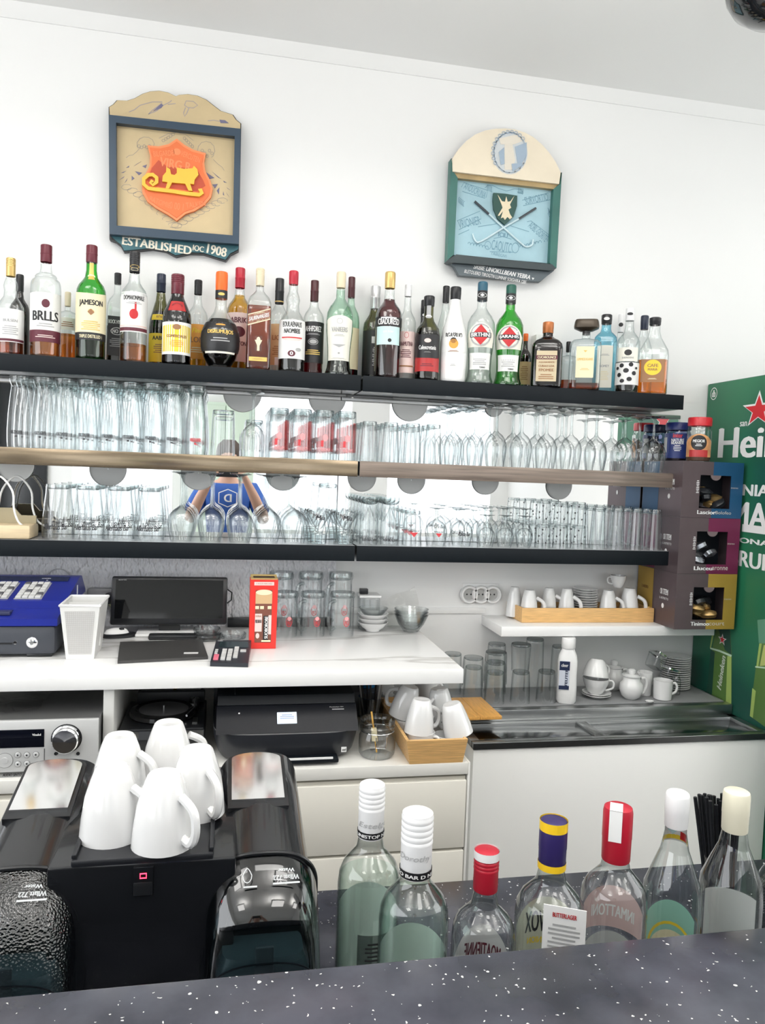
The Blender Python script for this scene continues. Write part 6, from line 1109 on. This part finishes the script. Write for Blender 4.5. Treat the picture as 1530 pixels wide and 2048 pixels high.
# ================================================================ bar counter in the foreground
BT, BY = 1.05, .742; LC, LY = .79, 1.342
t = thing('bar_counter', 'raised dark speckled bar top in the foreground', 'bar counter', (-1.3, .32, 0))
obj('bar_top', MB().box(0, 3.2, 0, BY-.32, BT-.04, BT, .003), STONE, t); obj('bar_front', MB().box(0, 3.2, .06, .09, 0, BT-.04), mat('bar_panel', (.10, .09, .085), .5), t); obj('riser', MB().box(0, 3.2, .36, .385, LC, BT-.04), BLACK, t)
t = thing('back_counter', 'lower dark speckled work counter behind the raised bar top', 'counter', (-1.3, .71, 0))
obj('counter_top', MB().box(0, 2.95, 0, LY-.71, LC-.04, LC, .003), STONE, t); obj('counter_body', MB().box(.02, 2.9, .02, LY-.76, 0, LC-.04), mat('bar_panel', (.10, .09, .085), .5), t)
# ---------------------------------------------------------------- coffee machine
MZ = 1.03; XA, XB = -.188, -.006; YF, YR = 1.035, 1.36
MB_ = mat('machine_black', (.008, .009, .011), .22, coat=.3); MBM = mat('machine_satin_black', (.012, .013, .016), .35)
SMOKE = glass('smoked_plastic', (.40, .47, .50), (.16, .20, .22), 1.9, .04)
def smoke_bumpy():
    m = SMOKE.copy(); m.name = 'pebbled_smoked_plastic'; nt = m.node_tree; tc = nt.nodes.new('ShaderNodeTexCoord'); v = nt.nodes.new('ShaderNodeTexVoronoi'); v.inputs['Scale'].default_value = 300
    bp = nt.nodes.new('ShaderNodeBump'); bp.inputs['Strength'].default_value = .4; bp.inputs['Distance'].default_value = .004; nt.links.new(tc.outputs['Object'], v.inputs['Vector']); nt.links.new(v.outputs['Distance'], bp.inputs['Height'])
    for n in nt.nodes:
        if n.type == 'BSDF_GLOSSY': nt.links.new(bp.outputs[0], n.inputs['Normal']); n.inputs['Roughness'].default_value = .12
    return m
SMOKE2 = smoke_bumpy()
t = thing('coffee_machine', 'black twin coffee machine with chrome lids and smoked water tanks', 'coffee machine', (0, 0, LC+.0006)); z0 = LC
obj('centre_body', MB().box(XA-.03, XB+.03, YF, YR, 0, MZ-z0-.012, .004), MB_, t)
tr = obj('cup_tray', MB().box(XA, XB, YF-.004, YR-.01, MZ-z0-.012, MZ-z0-.002, .003), MBM, t); [obj('tray_lip', MB().box(x, x+.006, YF, YR-.01, MZ-z0-.002, MZ-z0+.004, .0015), MBM, tr) for x in (XA, XB-.006)]
p = PY(287, 1750, YF); sw = obj('power_switch', MB().box(p.x-.013, p.x+.013, YF-.003, YF+.002, p.z-z0-.028, p.z-z0+.012, .0015), MB_, t); obj('switch_light', MB().tube([(p.x-.004, YF-.0035, p.z-z0-.003), (p.x+.004, YF-.0035, p.z-z0-.003), (p.x+.004, YF-.0035, p.z-z0+.003), (p.x-.004, YF-.0035, p.z-z0+.003)], .0008, 6, closed=True), mat('red_led', (.9, .02, .03), .4, emit=((1, .02, .05), 8)), sw); obj('switch_lower', MB().box(p.x-.012, p.x+.012, YF-.0036, YF-.002, p.z-z0-.027, p.z-z0-.009, .0008), BLACK, sw)
def pod(xc, hw, smk, nm):
    ob = MB(); rings = []; YP = YF+.022; sl = lambda y: .022-.046*(YR-.03-y)/(YR-.03-YP)
    for y, top, k in ((YR+.01, -.055, .93), (YR, -.004, .97), (YR-.03, sl(YR-.03), 1.), (YR-.12, sl(YR-.12), 1.), (YP+.06, sl(YP+.06), 1.), (YP-.002, sl(YP), 1.03)):
        ring = []; zt = MZ-z0+top
        for i in range(25):
            a = pi*i/24; c, s = cos(a), sin(a); ring.append((xc+hw*k*math.copysign(abs(c)**.62, c), y, zt-.075+.075*abs(s)**.6))
        rings.append([(xc+hw*k, y, .01)]+ring+[(xc-hw*k, y, .01)])
    ob.rings(rings, True, True, True); sh = obj('pod_housing', ob, MB_, t, ang=50)
    tl = math.degrees(math.atan2(.046, YR-.03-YP)); Mx = T(xc-.004, YR-.055, MZ-z0+sl(YR-.055)+.0015) @ RX(tl+1.0); hw2 = hw*.60
    def lid(y0, y1, wd): return [(wd*cos(a), y1-wd*.45+wd*.45*sin(a)) for a in [pi*i/12 for i in range(13)]]+[(-wd, y0), (wd, y0)]
    for nme, wd, y0, y1, za, zb, m in (('lid_recess', hw2*1.14, -.135, .022, -.034, .0005, BLACK), ('chrome_lid', hw2, -.120, .014, .0, .0050, mat('chrome_lid_metal', (.80, .80, .80), .08, 1.))):
        q = lid(y0, y1, wd); mb = MB(); mb.rings([[(x, y, za) for x, y in q], [(x, y, zb) for x, y in q]], M=Mx); obj(nme, mb, m, sh, ang=30)
    # tank: smoked hood curving forward and down
    zf = sl(YP); HT = .0775; rings = []
    for y, top in ((YP+.002, zf+.002), (YP-.015, zf-.003), (YP-.040, zf-.016), (YP-.062, zf-.038), (YP-.076, zf-.068), (YP-.082, zf-.105)):
        zt = MZ-z0+top; ring = []
        for i in range(29):
            a = pi*i/28; c, s = cos(a), sin(a); yy = y+.034*(1-abs(s)**.7)
            ring.append((xc+HT*math.copysign(abs(c)**.75, c), min(yy, YP+.03), zt-.078+.078*abs(s)**.75))
        rings.append(ring)
    last = rings[-1]; rings.append([(x, y, .012+(z-.012)*.5) for x, y, z in last]); rings.append([(x, y, .012) for x, y, z in last])
    tank = MB(); tank.rings(rings, False, False, False); tk = obj('water_tank', tank, smk, t, ang=60)
    rim = [(x, y-.001, z+.0015) for x, y, z in rings[0]]; obj('tank_rim', MB().tube([(xc+HT, YP+.03, .012)]+rim+[(xc-HT, YP+.03, .012)], .0032, 8), BLACK, tk)
    mid = [(x*1.0, y-.0005, z-.038) for x, y, z in rings[4]]; obj('tank_seam', MB().tube(mid, .0012, 6), mat('seam_dark', (.02, .025, .03), .3), tk)
    obj('inner_tank', MB().loft([(xc, YP-.028, .012, hw*.92, .042, 5), (xc, YP-.028, .085, hw*.92, .042, 5), (xc, YP-.026, .105, hw*.80, .032, 4)], 32), mat('inner_tank_grey', (.07, .10, .105), .25), tk)
    obj('inner_post', MB().box(xc-.012, xc+.012, YP-.074, YP-.068, .02, .13, .002), mat('inner_post_grey', (.10, .12, .125), .3), tk)
    PW = mat('tank_print', (.62, .65, .66), .5); Mp = T(xc+.016, YP-.040, MZ-z0+zf-.0150) @ RX(-38)
    for (tx, x, z, ww, hh) in (('*Water', .012, .012, .022, .0045), ('*Wllatt 722', .012, .003, .034, .006), ('#rect', .012, -.004, .036, .0022), ('#rect', -.036, -.006, .018, .002)): flat('printed_text', tx, ww, hh, PW, tk, Mp @ T(x, -.004, z) @ RY(180))
    dr = strokes('printed_drop', [[(.006*cos(a)*(1-.5*max(0, sin(a))), .009*sin(a)) for a in [2*pi*i/12 for i in range(13)]]], .0011, PW, tk, 0); dr.matrix_local = Mp @ T(-.040, -.004, .008)
    obj('pod_base', MB().box(xc-hw*1.02, xc+hw*1.02, YP-.06, YR-.01, 0, .012, .003), MB_, t)
pod(.063, .068, SMOKE, 'right'); pod(-.258, .068, SMOKE2, 'left')
# five inverted cups on the warming tray
for k, (px, py, ha, ds) in enumerate(((222, 1668, -.5, 'front left'), (326, 1684, -.75, 'front right'), (238, 1592, -.45, 'back left'), (392, 1622, -1.0, 'middle right'), (335, 1560, .3, 'at the very back'))):
    q = PZ(px, py, MZ); cup('cappuccino_cup', 'large white upturned cup on the coffee machine, '+ds, (q.x, q.y, MZ-.0012), .0425, .098, .0225, -ha, False, group='cups on the coffee machine', hs=.72, bulge=.66)
# ---------------------------------------------------------------- bottles behind the bar top
def fb(px, top, y, r, prof, gl, cap, label, liquid=None, labs=(), n=2., dep=1., neck=(), capr=1.08, inside=True, turn=pi, zsh=0):
    q = PY(px, top, y); t = thing('spirit_bottle', label, 'bottle', (q.x, y, LC+.0008), -math.atan2(q.x, y)+turn, 'bottles on the bar counter')
    build_bottle(t, r, q.z-LC, prof, gl, cap, liquid, labs, n, dep, capr, neck, inside); return t
GLASSES['front'] = glass('spirit_glass', (.95, .97, .965), (.40, .45, .45), 1.8)
WCAP = cm('pearl_white', (.84, .84, .85), .3)
fb(745, 1567, 1.035, .0440, 'std', 'front', ('white', .235, 'rib'), 'tall clear spirit bottle with long white cap and pale green liquor, leftmost', ('mint', .60), labs=[(.08, .40, .34, 'greyt', [('#lines', .30, .30, .14, 'k'), ('#rect', .16, .16, .06, 'w')])], neck=[('band', .03, .15, 'black'), ('*UNISTOP NIKI', .09, 0, 1.6, .014, 'w'), ('/Estelge', .28, 0, 1.4, .03, 'e')], inside=False, turn=.25)
fb(836, 1623, .940, .0455, 'std', 'front', ('white', .26, 'rib'), 'tall clear spirit bottle with long white cap and pale green liquor, second from the left', ('mint', .66), labs=[(.05, .17, .60, 'greyt', [('#tri', .2, .5, .08, 'e')], -.03), (.18, .26, .3, glass('faint_label', (.75, .85, .8), (.6, .7, .65)), [('#ring', .22, .4, .06, 'e')])], neck=[('band', .02, .14, 'black'), ('*TO BAR D NI', .08, 0, 1.4, .014, 'w'), ('/Dorothy', .35, 0, 1.2, .03, 'e')], inside=False, turn=-.1)
PKM = paper('back_label_pink', (.72, .52, .51))
fb(974, 1700, .945, .0422, 'std', 'front', ('red', .205, 'rib'), 'short clear gin bottle with red and white cap', labs=[(.12, .52, .80, paper('back_label_grey', (.66, .64, .65)), [('*MOATIENNE', .38, .66, .085, 'm'), ('#rect', .28, 1.1, .05, 'm'), ('#disc', .24, .7, .04, 'p')], .16)], neck=[('band', .80, 1.0, 'white'), ('/Barzini', .2, 0, 1.5, .04, 'w')])
fb(1108, 1640, .945, .0465, 'std', 'front', ('purple', .22, ''), 'broad clear tequila bottle with blue and yellow cap and price card', labs=[(.18, .56, .84, paper('back_label_olive', (.58, .59, .48)), [('*TOOVVOX', .44, .8, .10, 'k'), ('*BRAG REUNION', .35, .7, .03, 'y')], .10)], neck=[('band', .80, 1.0, 'yellow'), ('band', 0, .14, 'yellow'), ('/Adlayers', .35, 0, 1.5, .04, 'g')])
fb(1237, 1613, .955, .0455, 'std', 'front', ('red', .245, ''), 'broad clear gin bottle with dark red cap and white tax strip', labs=[(.36, .56, .74, PKM, [('*INMATTONI', .44, .74, .055, 'w')], .07), (.12, .34, .70, paper('back_label_pale', (.60, .60, .60)), [('#disc', .22, .7, .12, 'w')], .06)], neck=[('#disc', .30, 0, .9, .06, 'm')])
fb(1356, 1585, .965, .0415, 'slope', 'front', ('white', .155, ''), 'clear rum bottle with white cap and colourful neck label', labs=[(.10, .44, .60, paper('back_label_mint', (.36, .66, .54)), [('#ring', .24, .9, .2, 'y'), ('#disc', .22, .8, .16, 'c'), ('*LONGE', .20, .6, .06, 'e')], .05), (.755, .845, .9, 'white', [('#tri', .81, .4, .05, 't', .1), ('#rect', .80, .18, .06, 'r', -.35), ('#rect', .775, .8, .02, 'y')])])
fb(1474, 1582, .975, .0450, 'slope', 'front', ('ivory', .19, ''), 'clear spirit bottle with ivory cap and gold label band', labs=[(.22, .46, .60, paper('back_label_silver', (.70, .70, .69)), []), (.12, .22, .66, 'caramel', [('*ONWEE', .18, .5, .04, 'g')])], neck=[('/Dreeraft', .22, 0, 1.4, .03, 'e')])
fb(1580, 1640, 1.02, .0400, 'std', 'front', ('white', .2, ''), 'clear bottle cut by the right picture edge', labs=[(.15, .5, .8, 'greyt', [('#lines', .35, .6, .2, 'w')])])
# tax strip on the red cap, price card
q = PY(1237, 1613, .955); tag(obj('tax_strip', MB().box(-.011, .006, -.0206, -.0200, -.042, .0012).box(-.011, .006, -.0206, .008, .0006, .0012), W_, None, (q.x, .955, q.z), (0, 0, -math.atan2(q.x, .955))), 'white tax strip folded over the dark red cap', 'strip')
q = PY(1122, 1880, .90); t = thing('price_card', 'white printed card leaning before the blue-capped bottle', 'card', (q.x, .893, LC+.0008), -.45); flat('lettering', '*BUTTERLAGER', .030, .006, RED, t, T(0, -.0006, .196)); flat('lettering', '#lines', .042, .035, PK['e'], t, T(0, -.0006, .168)); obj('card_sheet', MB().box(-.027, .027, .0, .0014, 0, .207), W_, t)
# black straws in a glass
q = PY(1452, 1700, 1.12); t = thing('straw_holder', 'glass full of black drinking straws behind the ivory-capped bottle', 'straw glass', (q.x, 1.125, LC+.0008)); obj('glass_wall', MB().lathe([(.0001, .002), (.026, 0), (.030, .10), (.031, .13)], 24), CUP, t)
zt = PY(1425, 1592, 1.12).z-LC
for k in range(22): a = k*2.4; r1 = .006+.0011*k; obj('straw', MB().tube([(r1*.6*cos(a), r1*.6*sin(a), .006), (r1*1.6*cos(a)-.020, r1*1.1*sin(a), zt-.004*(k % 4))], .0032, 6), BLACK, t)

PAPW = paper('white_label_paper', (.88, .9, .88))
# white back labels seen through the green spirits
for o in [x for x in C.objects if x.get('label', '').startswith('tall clear spirit bottle')]:
    gb = [c for c in o.children if c.name.startswith('glass_body')][0]; H_ = max(v.co.z for v in gb.data.vertices); r_ = max(v.co.x for v in gb.data.vertices)
    turn_ = o.rotation_euler.z+math.atan2(o.location.x, o.location.y)
    arc('rear_label', r_*1.012, H_*.04, H_*.62, 1.25, PAPW, o, 18, pi-turn_, H_*.06)
# ================================================================ pendant lamp in the top right corner
p = PY(1562, -62, 1.5); r = .112
t = thing('pendant_lamp', 'glossy black dome pendant lamp cut by the top right corner', 'lamp', (p.x, 1.5, p.z))
obj('shade', MB().lathe([(r, .0), (r*.99, -.02), (r*.93, -.05), (r*.80, -.075), (r*.55, -.097), (r*.25, -.109), (.0001, -.112)], 40).lathe([(r, 0), (r*.96, .03), (r*.75, .07), (r*.4, .095), (.02, .105)], 40), mat('lamp_gloss_black', (.008, .010, .013), .08, coat=.6), t)
obj('collar', MB().lathe([(.022, .10), (.022, .13), (.008, .14)], 20), CHROME, t); obj('cord', MB().tube([(0, 0, .13), (0, 0, CEIL-p.z)], .003, 8), BLACK, t)
# ================================================================ the photographer, seen only in the mirror
def skinned(name, joints, edges, m, parent, root=0, sub=2):
    me = bpy.data.meshes.new(name); me.from_pydata([j[:3] for j in joints], edges, []); me.materials.append(m); o = bpy.data.objects.new(name, me); C.objects.link(o); o.parent = parent
    sk = o.modifiers.new('skin', 'SKIN'); sk.use_smooth_shade = True
    for i, j in enumerate(joints): me.skin_vertices[0].data[i].radius = (j[3], j[4] if len(j) > 4 else j[3]); me.skin_vertices[0].data[i].use_root = (i == root)
    s = o.modifiers.new('sub', 'SUBSURF'); s.levels = sub; s.render_levels = sub
    bpy.context.view_layer.update(); ev = o.evaluated_get(bpy.context.evaluated_depsgraph_get()); nm = bpy.data.meshes.new_from_object(ev); o.modifiers.clear(); o.data = nm; bpy.data.meshes.remove(me)
    if not nm.materials: nm.materials.append(m)
    return o
SKIN = mat('skin', (.55, .33, .24), .45); SHIRT = mat('shirt_blue', (.02, .09, .36), .7, var=.12, vs=14); PANT = mat('trousers_dark', (.02, .022, .03), .8); HAIR = mat('hair_brown', (.035, .02, .012), .6)
t = thing('person', 'person in a blue shirt with white emblem photographing with raised arms, seen in the mirror', 'person', (0.0, -.42, 0))
J = [(0, 0, .90, .14, .10), (0, 0, 1.08, .125, .09), (0, .0, 1.25, .15, .10), (0, -.01, 1.37, .13, .085), (0, 0, 1.45, .055, .055), (0, .02, 1.50, .05, .05), (0, .03, 1.56, .075, .085), (0, .03, 1.62, .075, .09), (0, .02, 1.67, .05, .06)]
E_ = [(i, i+1) for i in range(8)]
for s in (-1, 1):
    k = len(J); J += [(s*.155, -.005, 1.385, .055, .055), (s*.215, .03, 1.26, .047, .047), (s*.235, .13, 1.19, .040, .040), (s*.17, .24, 1.34, .036, .036), (s*.10, .315, 1.475, .025, .022), (s*.085, .335, 1.515, .03, .014)]
    E_ += [(3, k), (k, k+1), (k+1, k+2), (k+2, k+3), (k+3, k+4), (k+4, k+5)]
    k = len(J); J += [(s*.09, 0, .82, .09, .09), (s*.10, .01, .48, .06, .06), (s*.10, -.01, .10, .04, .04), (s*.105, .11, .035, .04, .03)]; E_ += [(0, k), (k, k+1), (k+1, k+2), (k+2, k+3)]
body = skinned('body', J, E_, SKIN, t)
S = [(0, 0, .90, .15, .11), (0, 0, 1.08, .137, .102), (0, 0, 1.25, .163, .113), (0, -.01, 1.37, .142, .098), (0, 0, 1.425, .07, .066)]; SE = [(0, 1), (1, 2), (2, 3), (3, 4)]
for s in (-1, 1): k = len(S); S += [(s*.155, -.005, 1.385, .068, .068), (s*.215, .03, 1.26, .064, .064), (s*.225, .06, 1.235, .064, .064)]; SE += [(3, k), (k, k+1), (k+1, k+2)]
sh = skinned('shirt', S, SE, SHIRT, t)
Pn = [(0, 0, .93, .15, .115)]; PE = []
for s in (-1, 1): k = len(Pn); Pn += [(s*.09, 0, .80, .10, .10), (s*.10, .01, .48, .075, .075), (s*.10, -.01, .10, .06, .06)]; PE += [(0, k), (k, k+1), (k+1, k+2)]
skinned('trousers', Pn, PE, PANT, t)
obj('hair', MB().loft([(0, .012, 1.585, .080, .088, 2), (0, .005, 1.63, .086, .098, 2), (0, .006, 1.68, .075, .088, 2), (0, .01, 1.715, .04, .05, 2)], 24), HAIR, t)
for s in (-1, 1):
    obj('shoe', MB().loft([(s*.105, .06, .0, .045, .13, 2.5), (s*.105, .055, .03, .045, .125, 2.5), (s*.105, .0, .08, .04, .06, 2.2)], 24), BLACK, t); e = obj('eye', MB().lathe([(.0001, -.008), (.006, -.005), (.008, 0), (.006, .005), (.0001, .008)], 12), W_, t, (s*.03, .112, 1.60)); obj('ear', MB().loft([(s*.078, .025, 1.555, .008, .012, 2), (s*.084, .025, 1.58, .012, .018, 2), (s*.080, .025, 1.605, .008, .014, 2)], 12), SKIN, t)
    for f in range(4): obj('finger', MB().tube([(s*(.085), .342+.0, 1.495+.017*f), (s*(.088-.004*f), .368, 1.497+.017*f), (s*(.060), .378, 1.500+.017*f)], .0078-.0006*abs(f-1.5), 8, smooth=3), SKIN, t)
    obj('thumb', MB().tube([(s*.088, .325, 1.50), (s*.075, .335, 1.535), (s*.058, .348, 1.552)], .0085, 8, smooth=3), SKIN, t)
obj('nose', MB().loft([(0, .110, 1.560, .012, .012, 2), (0, .122, 1.566, .010, .012, 2), (0, .108, 1.605, .006, .006, 2)], 12), SKIN, t); obj('mouth', MB().loft([(0, .108, 1.530, .020, .005, 2), (0, .110, 1.535, .022, .006, 2), (0, .108, 1.540, .018, .004, 2)], 12), mat('lips', (.42, .15, .12), .5), t)
# white emblem on the shirt front
def on_shirt(x, z): return (x, .118-.55*x*x, z)
hx = [(-.06, 1.30), (-.06, 1.37), (0, 1.395), (.06, 1.37), (.06, 1.30), (0, 1.275)]
mb = MB()
for i in range(6):
    a, b = hx[i], hx[(i+1) % 6]
    mb.add([on_shirt(a[0], a[1]), on_shirt(b[0], b[1]), on_shirt(b[0]*.9, 1.335+(b[1]-1.335)*.9), on_shirt(a[0]*.9, 1.335+(a[1]-1.335)*.9)], [(0, 1, 2, 3)])
obj('shirt_emblem', mb, W_, sh, smooth=False); v, f = shape('*D', .045, .05); obj('shirt_letter', MB().add([on_shirt(-p[0], 1.335+p[1]) for p in v], f), W_, sh, smooth=False)
t = thing('smartphone', 'black smartphone held upright in the photographer hands', 'phone', (0, -.05, 1.475)); obj('case', MB().box(-.075, .075, -.0045, .0045, 0, .078, .004), BLACK, t); obj('camera_bump', MB().box(.03, .065, .0045, .0065, .045, .07, .001), GBLACK, t)
# pale green cupboard and low white cabinet along the rear wall, only visible as reflections
t = thing('green_cupboard', 'pale green cupboard against the rear wall, seen in the mirror', 'cupboard', (-.32, REAR+.002, 0)); PG = mat('pale_green_paint', (.62, .74, .62), .5); obj('body', MB().box(0, .56, 0, .35, 0, 2.15, .003), PG, t)
for k in (0, 1): d = obj('door', MB().box(.005+.28*k, .275+.28*k, .35, .368, .03, 2.12, .003), PG, t); obj('handle', MB().tube([(.255+.05*k, .368, 1.1), (.255+.05*k, .39, 1.1), (.255+.05*k, .39, 1.25), (.255+.05*k, .368, 1.25)], .005), STEEL, d)
